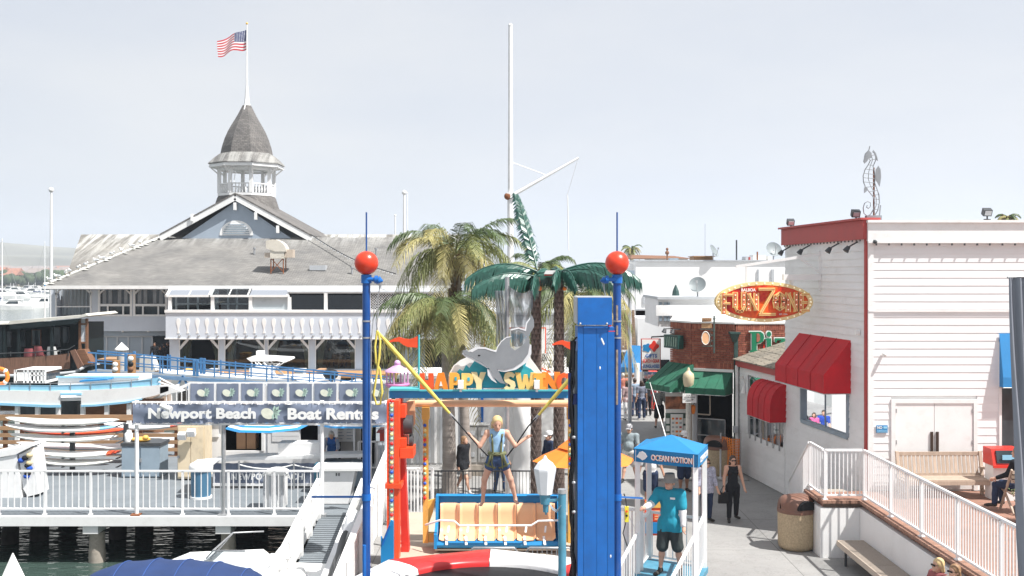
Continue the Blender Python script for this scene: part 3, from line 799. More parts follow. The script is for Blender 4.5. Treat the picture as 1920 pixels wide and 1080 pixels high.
# ================================================================ HARBOUR SIDE: piers, boats, boat rental
def deck(poly,th,mat,name,z=0.0):
 q=B();q.prism([(x,y,z)for x,y in poly],(0,0,-th));return q.build(name,mat)
DY=28.4
pier=thing('rental_pier','grey painted rental pier standing on piles over the water','pier',(X_(300,DY),DY,0))
q=B();q.prism([(x,y,0)for x,y in [(-17,DY),(-3.72,DY),(-3.72,46),(-12.6,46),(-12.6,38.3),(-17,38.3)]],(0,0,-.2));q.build('deck',DECKG,pier)
q=B();q.b2((-17,DY-.16,-.26),(-5.2,DY-.003,-.01));q.build('fascia',WHITE,pier)
for px in (0,172,420):
 x=X_(px if px else -60,DY)
 q=B();q.b2((x-.2,DY-.1,-.48),(x+.2,DY+.5,-.262));q.build('pile_cap',WHITE,pier)
 q=B();q.cyl((x+.05,DY+.25,-.5),(x+.05,DY+.25,-1.0),.19,.21,12);q.cyl((x+.05,DY+.25,-1.0),(x+.05,DY+.25,-3),.22,.23,12);q.build('pile',CONC,pier)
pr_=random.Random(3)
for px,y in ((20,30.6),(75,31),(222,31.2),(272,32.0),(458,31.5),(490,32.5),(-10,34),(130,35),(340,35.5),(420,36),(560,34.5)):
 x=X_(px,y);r=pr_.uniform(.2,.27)
 q=B();q.tube([(x,y,-.21),(x+.02,y,-.7),(x-.02,y,-1.1),(x,y,-3)],r,10,rr=[r*.85,r,r*1.15,r]);q.build('pile',PILE,pier)
for y in (30.4,34,37.5):
 q=B();q.b2((-17,y-.15,-.55),(-3.75,y+.15,-.22));q.build('cross_beam',PILE,pier)
def railing(name,label,a,b,h,post_at,n_bal,lift=.16,r=.028,mat=None,bw=.022,group=None,ends=None):
 a,b=Vector(a),Vector(b);mat=mat or WHITEM
 t=thing(name,label,'railing',a,group)
 up=Vector((0,0,1))
 q=B();q.bar(a+up*h,b+up*h,r*2,r*1.7);q.build('top_rail',mat,t)
 q=B();q.bar(a+up*lift,b+up*lift,r*1.7,r*1.4);q.build('bottom_rail',mat,t)
 p0=None
 for u in post_at:
  p=lerp(a,b,u)-a
  if p0 is None:
   q=B();q.b2((-r,-r,0),(r,r,h-.01));q.box((0,0,.012),(r*4,r*4,.02));p0=q.build('post',mat);p0.parent=t;p0.location=p
  else:piece(p0,t,p)
 s0=None
 for k in range(n_bal):
  u=(k+.5)/n_bal
  if any(abs(u-pu)*(b-a).length<r*1.3 for pu in post_at):continue
  p=lerp(a,b,u)-a
  if s0 is None:
   q=B();q.b2((-bw/2,-bw/2,lift),(bw/2,bw/2,h));s0=q.build('baluster',mat);s0.parent=t;s0.location=p
  else:piece(s0,t,p)
 return t
ra,rb=X_(-90,DY),X_(600,DY)
railing('pier_railing','white baluster railing along the front edge of the rental pier',(ra,DY+.06,0),(rb,DY+.06,0),1.16,[i/8 for i in range(9)],57)
def shell_logo(parent,c,s,name='shell_logo'):
 q=B();c=Vector(c)
 q.prism([c+Vector((s*(-.28+.42*math.cos(a)),0,s*(-.02+.34*math.sin(a)-.08*math.cos(a))))for a in np.linspace(0,6.0,16)],(0,.01,0))
 lo=q.build(name,mk('logo_cream',(0.72,0.74,0.62),0.7,0.12,6),parent)
 q=B()
 for i,(a,l)in enumerate(((.3,.5),(.9,.52),(1.5,.45),(-.4,.42),(-1.1,.5),(-1.7,.46))):
  d=Vector((math.cos(a),0,math.sin(a)))*s*l;n=Vector((-d.z,0,d.x))*.24;o=c+Vector((.12*s,-.006,.05*s))
  q.prism([o,o+d*.5+n,o+d,o+d*.5-n],(0,.008,0))
 q.build('logo_leaf',mk('logo_green',(0.42,0.58,0.5),0.7,0.1,6),parent)
bt,bb=Z_(757,DY),Z_(793,DY)
bx0,bx1=X_(250,DY),X_(728,DY)
ban=thing('rental_banner','slate blue banner reading Newport Beach Boat Rentals on posts over the pier','banner',((bx0+bx1)/2,DY,0))
def bnf(u,v):
 return (bx0+u*(bx1-bx0),DY-.05+.018*math.sin(u*47)*(.3+v)+.015*math.sin(u*19+v*6)+.02*math.sin(u*90)*(1 if v>.9 or v<.1 else .2),bb+v*(bt-bb)+.012*math.sin(u*110)*(1 if v>.9 or v<.1 else 0))
q=B();q.grid(bnf,150,8);q.build('canvas',BANNERB,ban,fix=False)
q=B();q.bar((bx0-.03,DY,bt+.04),(bx1,DY,bt+.04),.05);q.build('top_bar',WHITEM,ban)
q=B();q.bar((bx0-.03,DY,bb-.035),(bx1,DY,bb-.035),.05);q.build('bottom_bar',WHITEM,ban)
text('Newport Beach',.4,(X_(381,DY),DY-.11,Z_(777,DY)),LETW,'lettering',ban,.012,.042,fit=(X_(481,DY)-X_(280,DY),.37))
text('Boat Rentals',.4,(X_(626,DY),DY-.11,Z_(775,DY)),LETW,'lettering',ban,.012,.042,fit=(X_(711,DY)-X_(541,DY),.31))
shell_logo(ban,(X_(512,DY),DY-.12,Z_(774,DY)),.42)
for px,mt in ((255,WHITEM),(418,STEEL),(603,WHITEM),(724,WHITEM)):
 x=X_(px,DY);q=B();q.cyl((x,DY+.06,.02),(x,DY+.06,bt+.08),.055,n=10);po=q.build('banner_post',mt,ban)
 q=B();q.b2((x-.12,DY-.1,-.1),(x+.12,DY+.14,.03));q.build('post_foot',RUST if px==255 else STEEL,po)
q=B();q.cyl((bx0+.9,DY-.05,bt+.03),(bx0+.86,DY-.22,bt-.05),.03,n=6);q.cyl((bx0+.8,DY-.22,bt-.02),(bx0+1.1,DY-.3,bt-.12),.06,.09,8);q.build('floodlight',WHITEM,ban)
rt=random.Random(6)
q=B()
for k in range(46):
 u=(k+.5)/46;x=bx0+u*(bx1-bx0)
 for z in (bt,bb):q.tube([(x,DY-.07,z-.02*(1 if z==bt else -1)),(x+rt.uniform(-.03,.03),DY-.04,z+.05*(1 if z==bt else -1)),(x+.02,DY+.05,z+.02*(1 if z==bt else -1))],.008,4)
s_=q.build('lacing',WHITEM,ban);s_['kind']='stuff'
FY=44.0
pf=thing('panelled_fence','white post fence filled with slate blue logo panels behind the rental banner','fence',(X_(540,FY),FY,0))
px_=[355,404,450,495,500,540,587,633,682,730]
z0,z1=Z_(753,FY),Z_(719,FY)
q=B();q.bar((X_(355,FY),FY,z1+.02),(X_(735,FY),FY,z1+.02),.07);q.build('top_rail',WHITEM,pf)
q=B();q.bar((X_(355,FY),FY,z0-.03),(X_(735,FY),FY,z0-.03),.09);q.build('bottom_rail',WHITEM,pf)
for px in px_:
 q=B();q.b2((X_(px,FY)-.04,FY-.04,0),(X_(px,FY)+.04,FY+.04,z1));q.build('post',WHITEM,pf)
for a,c in ((357,403),(406,449),(452,494),(501,539),(542,586),(589,632),(635,681),(684,730)):
 q=B();q.grid(lambda u,v:(X_(a+1+u*(c-a-2),FY),FY-.05+.02*math.sin(u*7+a),z0+v*(z1-z0)),12,3);pn=q.build('panel',BANNERB,pf,fix=False)
 shell_logo(pn,(X_((a+c)/2+4,FY),FY-.1,(z0+z1)/2),.42)
q=B();q.prism([(X_(275,FY),FY,Z_(757,FY)),(X_(275,FY),FY,Z_(751,FY)),(X_(355,FY),FY,Z_(717,FY)),(X_(355,FY),FY,Z_(723,FY))],(0,.08,0))
q.bar((X_(275,FY),FY,Z_(758,FY)),(X_(355,FY),FY,Z_(758,FY)),.08)
for k in range(8):
 px=283+k*9.5;q.bar((X_(px,FY),FY+.04,Z_(757,FY)),(X_(px,FY),FY+.04,Z_(751-(px-275)*.42,FY)),.035)
q.build('sloping_rail',WHITEM,pf)
TB=41.0
tb=thing('tour_boat','white and pale blue double deck tour boat moored at the left','boat',(X_(110,TB),TB+1.5,WZ))
def ribbon(pts_t,pts_b,y,dep,name,mat,par):
 q=B();n=40
 x0,x1=pts_t[0][0],pts_t[-1][0]
 xs=np.linspace(x0,x1,n)
 tt=np.interp(xs,*zip(*pts_t));bbm=np.interp(xs,*zip(*pts_b))
 for i in range(n-1):
  a=[(X_(xs[i],y),y,Z_(bbm[i],y)),(X_(xs[i+1],y),y,Z_(bbm[i+1],y)),(X_(xs[i+1],y),y,Z_(tt[i+1],y)),(X_(xs[i],y),y,Z_(tt[i],y))]
  c=[(p[0],p[1]+dep,p[2])for p in a]
  q.add(a+c,[(0,1,2,3),(7,6,5,4),(3,2,6,7),(1,0,4,5)])
  if i==0:q.add(a+c,[(0,3,7,4)])
  if i==n-2:q.add(a+c,[(1,5,6,2)])
 return q.build(name,mat,par)
wt=[(-140,736),(0,732),(90,733),(180,731),(240,727),(300,722),(318,722)]
ribbon([(-140,724),(0,722),(90,723),(180,720),(240,716),(300,708)],[(-140,735.6),(0,731.6),(90,732.6),(180,730.6),(240,726.6),(300,721.6)],TB+.05,.06,'canvas_band',BABY,tb)
ribbon([p for p in wt if p[0]<=90]+[(112,733)],[(-140,752),(0,755),(90,759),(112,759)],TB,.1,'side_panel',WHITE,tb)
ribbon([(112.2,733),(151.8,732)],[(112.2,741),(151.8,741)],TB,.1,'gate_panel',WHITE,tb)
ribbon([(152,732),(180,731),(240,727),(300,722),(316,724)],[(152,759),(180,758),(240,752),(290,742),(316,733)],TB,.1,'side_panel',WHITE,tb)
ribbon([(-140,752.2),(0,755.2),(90,759.2),(112,759.2)],[(-140,757),(0,760),(90,764),(112,764)],TB-.04,.14,'rub_rail',BABY,tb)
ribbon([(152,759.2),(180,758.2),(240,752.2),(265,747.2)],[(152,763),(180,762),(240,756),(265,750)],TB-.04,.14,'rub_rail',BABY,tb)
ribbon([(113,737.5),(152,737)],[(113,741.5),(152,741)],TB-.06,.08,'gate_trim',BABY,tb)
q=B();q.prism([(X_(-140,TB),TB+.12,Z_(757,TB)),(X_(260,TB),TB+.12,Z_(750,TB)),(X_(312,TB),TB+1.6,Z_(733,TB)),(X_(260,TB),TB+3.2,Z_(750,TB)),(X_(-140,TB),TB+3.2,Z_(757,TB))],(0,0,.12));q.build('upper_deck',WHITE,tb)
q=B();q.b2((X_(88,TB),TB+1.0,Z_(732,TB)),(X_(242,TB),TB+2.6,Z_(707,TB+1)));q.build('cabin_top',WHITE,tb)
q=B();q.b2((X_(88,TB)-.05,TB+.93,Z_(708,TB+1)),(X_(242,TB)+.06,TB+.998,Z_(705,TB+1)));q.build('cabin_roof_edge',BABY,tb)
q=B();q.prism([(X_(143,TB),TB+.3,Z_(718,TB)),(X_(196,TB),TB+.3,Z_(714,TB)),(X_(196,TB),TB+.3,Z_(712,TB)),(X_(143,TB),TB+.3,Z_(715,TB))],(0,.65,0));q.build('bench_top',SKYB,tb)
q=B()
x0,x1,zb0,zt0=X_(5,TB),X_(62,TB),Z_(724,TB),Z_(698,TB)
q.b2((x0,TB+1,zt0-.09),(x1,TB+2.6,zt0));q.b2((x0,TB+1,zb0),(x1,TB+2.6,zb0+.1))
for px in (5,11,15,19,26,34,42,49,56,62):q.b2((X_(px,TB)-.035,TB+1,zb0),(X_(px,TB)+.035,TB+1.08,zt0));
for z in (.3,.52):q.b2((X_(34,TB),TB+1.0,zb0+z),(x1,TB+1.06,zb0+z+.04))
q.b2((X_(19,TB),TB+1.02,zb0),(X_(34,TB),TB+1.1,zt0));q.build('wheelhouse',WHITE,tb)
q=B();q.b2((x0+.03,TB+1.3,zb0+.1),(x1-.03,TB+2.5,zt0-.1));q.build('wheelhouse_window',DGLASS,tb)
q=B()
for px in range(-20,300,38):
 yb=np.interp(px,*zip(*wt));q.cyl((X_(px,TB),TB+.02,Z_(yb,TB)),(X_(px,TB),TB+.02,Z_(yb-14,TB)),.014,n=5)
q.tube([(X_(px,TB),TB+.02,Z_(np.interp(px,*zip(*wt))-14,TB))for px in range(-20,300,38)],.012,5);q.build('guard_rail',STEEL,tb)
for px in (-8,30,68,107,153,198,240):
 q=B();q.b2((X_(px-3.5,TB),TB+.05,-.2),(X_(px+3.5,TB),TB+.2,Z_(758,TB)));q.build('pillar',WHITE,tb)
q=B();q.prism([(X_(-140,TB),TB+.05,-.2),(X_(270,TB),TB+.05,-.15),(X_(330,TB),TB+1.6,.0),(X_(270,TB),TB+3.2,-.15),(X_(-140,TB),TB+3.2,-.2)],(0,0,-1.4));q.build('hull',WHITE,tb)
q=B();q.b2((X_(100,TB),TB+2.9,-.1),(X_(260,TB),TB+3.0,Z_(764,TB)));q.build('saloon_wall',DWOOD,tb)
q=B();q.b2((X_(-30,TB),TB+2.9,-.1),(X_(99,TB),TB+3.0,Z_(764,TB)));q.build('saloon_window',DGLASS,tb)
q=B();q.prism([P(300,726,TB),P(318,724,TB),P(340,734,TB),P(318,738,TB),P(300,742,TB)],(0,.5,0));q.build('bow_box',WHITE,tb)
q=B()
for p in ((298,708,336,728),(298,716,336,730)):q.cyl(P(p[0],p[1],TB),P(p[2],p[3],TB+1.2),.03,n=6)
q.build('bow_rail',WHITEM,tb)
def buoy(at,R0,r,label,rz=0.0,rx=0.0):
 t=thing('lifebuoy',label,'lifebuoy',at)
 q=B();n,m_=24,8
 M=Matrix.Rotation(rz,3,'Z')@Matrix.Rotation(rx,3,'X')
 vs=[Vector(at)+M@Vector(((R0+r*math.cos(2*math.pi*j/m_))*math.cos(2*math.pi*i/n),r*math.sin(2*math.pi*j/m_),(R0+r*math.cos(2*math.pi*j/m_))*math.sin(2*math.pi*i/n)))for i in range(n)for j in range(m_)]
 q.add(vs,[(i*m_+j,i*m_+(j+1)%m_,((i+1)%n)*m_+(j+1)%m_,((i+1)%n)*m_+j)for i in range(n)for j in range(m_)],True)
 q.build('ring',ORANGE,t)
 for k in range(4):
  a=k*math.pi/2+.78;q=B();c=Vector(at)+M@Vector((R0*math.cos(a),0,R0*math.sin(a)));q.sph(c,r*1.18,8,6);q.build('strap',LETW,t)
 return t
buoy(P(0,706,TB+.9),.3,.085,'orange lifebuoy on the wheelhouse of the tour boat at the left edge')
KY=56.0
hb_=thing('houseboat','black houseboat with pale roof and brown bamboo skirt at the left','boat',(X_(70,KY),KY+2,WZ))
BAMBOO=mk('bamboo_skirt',(0.20,0.105,0.07),0.85,0.55,5,0.5,40,stretch=(9,9,0.35))
ROOFC=mk('cream_deck_roof',(0.62,0.60,0.54),0.7,0.1,2,dirt=.3)
BLK=mk('black_green_hull_paint',(0.010,0.017,0.019),0.6,0.3,2,spec=0.2)
q=B();q.prism([P(-160,612,KY),P(15,606,KY),P(18,602,KY),P(150,591,KY),P(160,588,KY),P(166,592,KY),P(148,596,KY),P(20,608,KY),P(-160,616,KY)],(0,4.2,0));q.build('roof',ROOFC,hb_)
q=B();q.b2((X_(-160,KY),KY+1.3,.9),(X_(140,KY),KY+4,Z_(607,KY+1)));q.build('cabin_wall',BLK,hb_)
q=B();q.prism([P(18,609,KY),P(150,597,KY),P(143,607,KY),P(18,618,KY)],(0,.12,0));q.build('valance',BLK,hb_)
for i,(a,c,y0,y1)in enumerate(((12,22,622,650),(36,48,620,650),(60,77,618,648),(96,114,613,650),(118,130,613,642))):
 q=B();q.b2((X_(a,KY+1.25),KY+1.22,Z_(y1,KY+1.25)),(X_(c,KY+1.25),KY+1.28,Z_(y0,KY+1.25)));f=q.build('window_frame',IRON if i!=2 else DWOOD,hb_)
 q=B();q.b2((X_(a+1,KY+1.25),KY+1.2,Z_(y1-1,KY+1.25)),(X_(c-1,KY+1.25),KY+1.216,Z_(y0+1,KY+1.25)));q.build('pane',DGLASS,f)
q=B()
for px in (0,6,33,95):q.b2((X_(px,KY)-.07,KY+.1,1.6),(X_(px,KY)+.07,KY+.25,Z_(608,KY)))
q.build('roof_post',BLK,hb_)
sk_t=[(-160,678),(0,672),(100,666),(130,662)]
ribbon(sk_t,[(-160,704),(0,702),(100,696),(138,690)],KY,.08,'bamboo_skirt',BAMBOO,hb_)
q=B();q.prism([P(131,658,KY-.3),P(140,655,KY-.3),P(156,685,KY-.3),P(146,692,KY-.3)],(0,.1,0));q.build('stair_side',BAMBOO,hb_)
q=B();q.prism([P(158,656,KY+.6),P(165,655,KY+.6),P(182,680,KY+.6),P(174,682,KY+.6)],(0,.1,0));q.build('stair_side',BAMBOO,hb_)
q=B();q.prism([P(143,656,KY),P(158,655,KY),P(172,682,KY),P(156,684,KY)],(0,.6,0));q.build('stair',DWOOD,hb_)
q=B();x0,x1=X_(142,KY),X_(155,KY)
for x in (x0,x1):q.b2((x-.06,KY+.5,Z_(660,KY)),(x+.06,KY+.62,Z_(598,KY)))
q.b2((x0,KY+.52,Z_(610,KY)),(x1,KY+.6,Z_(607,KY)));q.b2((x0,KY+.52,Z_(645,KY)),(x1,KY+.6,Z_(642,KY)));q.build('door_frame',DWOOD,hb_)
q=B();q.b2((x0+.06,KY+.55,Z_(643,KY)),(x1-.06,KY+.58,Z_(599,KY)));q.build('door_light',mk('pale_lace_curtain',(0.52,0.55,0.58),0.6,0.25,6),hb_)
q=B();q.tube([P(-160,704,KY-.1),P(0,705,KY-.1),P(80,704,KY-.1),P(140,698,KY-.2),P(165,685,KY+.3),P(185,683,KY+1)],.1,6);q.build('gunwale',GREYP,hb_)
q=B();q.prism([P(-160,703,KY+.1),P(138,694,KY+.1),P(184,684,KY+.1),P(184,700,KY+.1),P(150,760,KY+.1),P(-160,760,KY+.1)],(0,3.6,0));q.build('hull',BLK,hb_)
q=B()
q.tube([P(-40,664,KY-.05),P(60,661,KY-.05),P(128,655,KY-.05),P(140,648,KY-.05)],.03,5)
for px in (20,66,88,128):q.cyl(P(px,659,KY-.05),P(px,668,KY-.05),.025,n=5)
q.build('hand_rail',IRON,hb_)
def plastic_chair(at,mat,label,rz=0.0,grp=None):
 t=thing('plastic_chair',label,'chair',(0,0,0),grp)
 q=B();q.grid(lambda u,v:(-.26+.52*u,-.24+.46*v,.43+.02*math.sin(v*3)),4,4);q.b2((-.26,-.24,.4),(.26,.22,.425));q.build('seat',mat,t)
 q=B();q.grid(lambda u,v:((-.26+.52*u)*(1-.25*v*v),.24+.12*v-.08*math.sin(u*math.pi)*-1,.42+.48*v),6,5);q.grid(lambda u,v:((-.26+.52*u)*(1-.25*v*v),.27+.12*v+.08*math.sin(u*math.pi),.42+.48*v),6,5);q.build('backrest',mat,t)
 for s in (-1,1):
  q=B();q.tube([(s*.27,.26,.66),(s*.29,-.05,.65),(s*.28,-.22,.6),(s*.27,-.24,.42)],.03,6);q.build('armrest',mat,t)
  for y in (-.22,.24):q=B();q.cyl((s*.25,y,.43),(s*.28,y*1.1,0),.035,.025,6);q.build('leg',mat,t)
 t.location=at;t.rotation_euler.z=rz;return t
PCR=mk('faded_red_plastic',(0.42,0.12,0.13),0.5,0.12,4)
zc=Z_(672,KY+.6)-.35
plastic_chair((X_(57,KY+.6),KY+.6,zc),PCR,'left of two faded red plastic chairs on the houseboat deck',.2+math.pi,'red plastic chairs')
plastic_chair((X_(78,KY+.6),KY+.6,zc+.12),PCR,'right of two faded red plastic chairs on the houseboat deck',-.1+math.pi,'red plastic chairs')
plastic_chair((X_(101,KY+.6),KY+.6,zc+.1),LETW,'white plastic chair on the houseboat deck',.1+math.pi)
pole(84,535,612,66,.05,'thin blue flag stand with furled blue cloth by the pavilion corner','blue_pole').children[0].data.materials[0]=SKYB
q=B();q.b2((-29,58,-1.0),(-3.72,61,-.72));tag(q.build('floating_dock',WOOD,None,(-16,59,-1)),'long low wooden dock along the water before the pavilion','dock')
q=B();q.b2((-31,64.5,.15),(-3.7,66.95,.38));tag(q.build('dock_walkway',mk('orange_stained_timber',(0.42,0.22,0.09),0.8,0.2,3),None,(-16,66,.2)),'orange stained timber walkway along the foot of the pavilion','walkway')
q=B()
for k in range(14):x=-30+k*2;q.cyl((x,65,.15),(x,65,-3),.15,n=8)
tag(q.build('walkway_pile',PILE,None,(-16,65,-1)),'dark piles under the timber walkway at the pavilion foot','piles',kind='stuff')
GY2=54.0
GWB=mk('gangway_blue',(0.06,0.20,0.42),0.5,0.12,3)
gw=thing('blue_gangway','blue railed gangway sloping down across the front of the pavilion','gangway',P(180,700,GY2))
def gl(px,off):return P(px,np.interp(px,(165,240,735),(661,662,712))+off,GY2)
for dy in (0,1.2):
 D=Vector((0,dy,0))
 q=B();q.bar(gl(165,0)+D,gl(735,0)+D,.07);q.build('hand_rail',GWB,gw)
 q=B();q.bar(gl(165,18)+D,gl(735,14)+D,.05);q.build('mid_rail',GWB,gw)
 q=B();q.bar(gl(165,38)+D,gl(735,22)+D,.14,.18);q.build('stringer',mk('dusty_blue_steel',(0.16,0.28,0.45),0.5,0.15,3),gw)
 for px in (180,236,270,300,305,333,364,370,402,430,460,500,540,580,620,660,700,730):
  q=B();q.bar(gl(px,0)+D,gl(px,36-(px-165)*.028)+D,.06 if px not in (236,364,370)else .12);q.build('stanchion',GWB,gw)
q=B();q.prism([gl(165,37),gl(735,21),gl(735,21)+Vector((0,1.2,0)),gl(165,37)+Vector((0,1.2,0))],(0,0,.06));q.build('walking_surface',DECKG,gw)
for px in (334,352):
 q=B();q.bar(gl(343,32),gl(px+(px-343)*.6,62),.09);q.build('trestle_leg',GWB,gw)
q=B();q.b2((X_(335,GY2),GY2-.1,WZ-.5),(X_(352,GY2),GY2+1.3,Z_(737,GY2)-.0));q.build('trestle_base',PILE,gw)
def pile_top(px,y0,y1,Y,r,lab,mats,name='mooring_pile',band=None):
 t=thing(name,lab,'pile',(X_(px,Y),Y,WZ))
 q=B();q.cyl((X_(px,Y),Y,-3),(X_(px,Y),Y,Z_(y0+(14 if name=='mooring_pile' else 0),Y)),r,n=12);q.build('pile',mats[0],t)
 if name=='mooring_pile':q=B();q.lathe((X_(px,Y),Y,0),[(r*1.5,Z_(y0+14,Y)),(r*1.45,Z_(y0+12,Y)),(.01,Z_(y0,Y))],14,False);q.build('cone_cap',LETW,t)
 if band:
  for yy,cc in band:q=B();q.sph((X_(px,Y),Y-r*.8,Z_(yy,Y)),(r*.75,r*.5,r*.75),8,6);q.build('carved_face',cc,t)
 return t
TIKI=mk('carved_tiki_wood',(0.36,0.19,0.08),0.8,0.3,6,0.5,20)
pile_top(228,642,700,57,.24,'round mooring pile with white pointed cap before the pavilion',[mk('grey_pile_wrap',(0.5,0.47,0.44),0.8,0.15,3)])
pile_top(247,665,705,53,.2,'tall carved tiki post with white eyes beside the blue gangway',[TIKI],'tiki_post',[(672,LETW),(682,BLACK),(692,DWOOD)])
pile_top(218,676,702,53,.19,'shorter carved tiki post with a white mouth left of the tall one',[TIKI],'tiki_post',[(683,LETW),(692,LETW)])
q=B();q.b2((X_(186,58),58,.5),(X_(216,58),59.4,Z_(676,58)));q.b2((X_(184,58),57.9,Z_(676,58)),(X_(220,58),59.5,Z_(673,58)));tag(q.build('dock_box',WOOD,None,P(200,690,58)),'brown wooden dock box behind the short tiki post','box')
q=B();q.prism([(X_(260,58),58,.5),(X_(262,58),58,Z_(668,58)),(X_(282,58),58,Z_(668,58)),(X_(292,58),58,Z_(695,58))],(0,.8,0));tag(q.build('covered_bundle',mk('off_white_tarp',(0.6,0.58,0.54),0.8,0.15,3,.4,8),None,P(275,695,58)),'off white covered bundle standing by the blue gangway','bundle')
FBY=60.0
fb=thing('fishing_boat','white fishing boat with raised hardtop moored before the pavilion','boat',(X_(500,FBY),FBY,WZ))
q=B();hp=[(-1,.3),(-.6,.9),(.2,1.05),(.7,.8),(1.02,.1)]
def hull(q,c,L,W,z0,z1,rise=.5,stern=.8):
 st=[(-.5,stern,0),(-.2,1,0),(.15,.95,.1),(.35,.65,.4),(.47,.28,.8),(.5,.02,1)]
 vs,fs=[],[]
 for u,wd,rr2 in st:
  for s,zz_,k in ((1,z1+rise*rr2,1),(1,z0+.1,.8),(-1,z0+.1,.8),(-1,z1+rise*rr2,1)):
   vs.append((c[0]+u*L*(1 if k==1 else .96),c[1]+s*wd*k*W/2,zz_))
 for i in range(len(st)-1):
  for j in range(4):fs.append((4*i+j,4*i+(j+1)%4,4*i+4+(j+1)%4,4*i+4+j))
 fs.append((0,1,2,3));q.add(vs,fs);return q
q=B();hull(q,(X_(450,FBY),FBY),-11,3,WZ,Z_(706,FBY),.7);q.build('hull',WHITE,fb)
q=B();q.b2((X_(475,FBY),FBY-.9,Z_(706,FBY)),(X_(510,FBY),FBY+.9,Z_(688,FBY)));q.build('console',WHITE,fb)
q=B();q.prism([P(462,672,FBY),P(470,669,FBY),P(540,673,FBY),P(541,676,FBY),P(534,680,FBY),P(520,677,FBY),P(470,678,FBY)],(0,1.8,0));q.b2((X_(477,FBY),FBY+.4,Z_(670,FBY)),(X_(489,FBY),FBY+1,Z_(659,FBY)));q.build('hardtop',WHITE,fb)
q=B()
for a,c in (((484,678),(500,690)),((490,678),(522,702)),((500,678),(528,706)),((530,679),(500,700)),((478,678),(475,704)),((485,684),(515,684)),((495,690),(520,690))):
 for dy in (-.7,.8):q.cyl(P(*a,FBY+.3)+Vector((0,dy,0)),P(*c,FBY+.3)+Vector((0,dy,0)),.035,n=5)
q.build('top_frame',WHITEM,fb)
def skiff(px0,px1,py,Y,lab,flip=1,motor=False,trim=None):
 cx=X_((px0+px1)/2,Y);L=X_(px1,Y)-X_(px0,Y)
 t=thing('skiff',lab,'boat',(cx,Y,WZ))
 q=B();hull(q,(cx,Y),L*flip,1.9,WZ,Z_(py,Y),.35);q.build('hull',WHITE,t)
 q=B();q.b2((cx-L*.33,Y-.6,Z_(py,Y)+.01),(cx+L*.1,Y+.6,Z_(py,Y)+.02));q.build('cockpit',trim or GREYC,t)
 for k in (-.2,.05):q=B();q.b2((cx+L*k-.15,Y-.7,Z_(py,Y)+.02),(cx+L*k+.15,Y+.7,Z_(py,Y)+.1));q.build('thwart',WHITE,t)
 if motor:
  mx_=cx+L*.5*-flip-.3*flip*0
  q=B();q.sph((mx_,Y,Z_(py,Y)+.35),(.42,.3,.3),12,8);q.cyl((mx_,Y,Z_(py,Y)+.2),(mx_+.1,Y,WZ-.3),.12,n=8);q.build('outboard_motor',BLACK,t)
 return t
skiff(330,420,709,57,'white skiff lying nearest the trestle of the blue gangway',1,trim=YEL)
skiff(545,620,714,57,'white skiff with a black outboard motor beyond the banner',-1,True)
skiff(640,735,716,58,'white skiff tied up behind the left mast',1)
for k,(px,w_)in enumerate(((352,18),(395,14),(560,16),(600,12))):
 q=B();y=63;x=X_(px,y);q.b2((x-w_*.016,y,-1),(x+w_*.016,y+1,Z_(697,y)));q.b2((x-w_*.018,y-.03,Z_(697,y)),(x+w_*.018,y+1.03,Z_(693,y)))
 tag(q.build('dock_locker',[YEL,GREYP,WHITE,WOOD][k],None,(x,y,-1)),['yellow','grey','white','brown'][k]+' locker on the water side of the timber walkway','locker')
WY=37.6
wf=thing('timber_fence','brown timber rail fence behind the rack of paddle boards','fence',(X_(120,WY),WY,0))
for yy,th in ((783,.2),(803,.13),(816,.13),(829,.13),(843,.12),(858,.12)):
 q=B();q.b2((X_(-20,WY),WY-.03,Z_(yy,WY)-th/2),(X_(352,WY),WY+.03,Z_(yy,WY)+th/2));q.build('rail',WOOD,wf)
for px in (8,40,96,166,178,262,330):
 q=B();q.b2((X_(px,WY)-.07,WY+.035,0),(X_(px,WY)+.07,WY+.13,Z_(781,WY)));q.build('post',DWOOD,wf)
RKY=34.2
rk=thing('board_rack','black steel rack holding white paddle boards on the pier','rack',(X_(180,RKY),RKY,0))
for px in (132,233):
 q=B();q.b2((X_(px-4,RKY),RKY+.1,0),(X_(px+4,RKY),RKY+.22,Z_(796,RKY)));q.build('upright',IRON,rk)
levels=[(792,10,225),(805,8,222),(823,18,224),(852,60,228),(868,62,216)]
for yy,a,c in levels:
 for px in (132,233):
  q=B();q.b2((X_(px-9,RKY),RKY-.35,Z_(yy+5.2,RKY)),(X_(px-5,RKY),RKY+.4,Z_(yy+4,RKY)));q.build('arm',IRON,rk)
bn=['topmost white paddle board on the black rack','second white paddle board from the top of the rack, blue at its tail','third white paddle board from the top of the rack','second lowest paddle board on the rack with a red striped tail','lowest white paddle board on the rack']
def board(px0,px1,py,Y,lab,mat,th=.19,rock=.13,tail=None):
 x0,x1=X_(px0,Y),X_(px1,Y);z=Z_(py,Y)
 t=thing('paddle_board',lab,'paddle board',((x0+x1)/2,Y,z),'paddle boards stored on the pier')
 def f(sgn,lo=0.0,hi=1.0):
  def g(u,v):
   s=lo+u*(hi-lo);e=max(0.0,1-abs(2*s-1)**2.6)**.6
   return (x0+s*(x1-x0),Y-.02+(v-.5)*.72*e,z+rock*(2*s-1)**2*(1.3 if s<.5 else .75)+sgn*th*.5*e*(1-(2*v-1)**4))
  return g
 q=B();q.grid(f(1),30,6);q.grid(f(-1),30,6);q.build('board',mat,t)
 if tail:
  q=B();q.grid(lambda u,v:tuple(Vector(f(1,.86,.99)(u,v))+Vector((0,0,.004))),6,6);q.grid(lambda u,v:tuple(Vector(f(-1,.86,.99)(u,v))-Vector((0,0,.004))),6,6);q.build('tail_pad',tail,t)
 return t
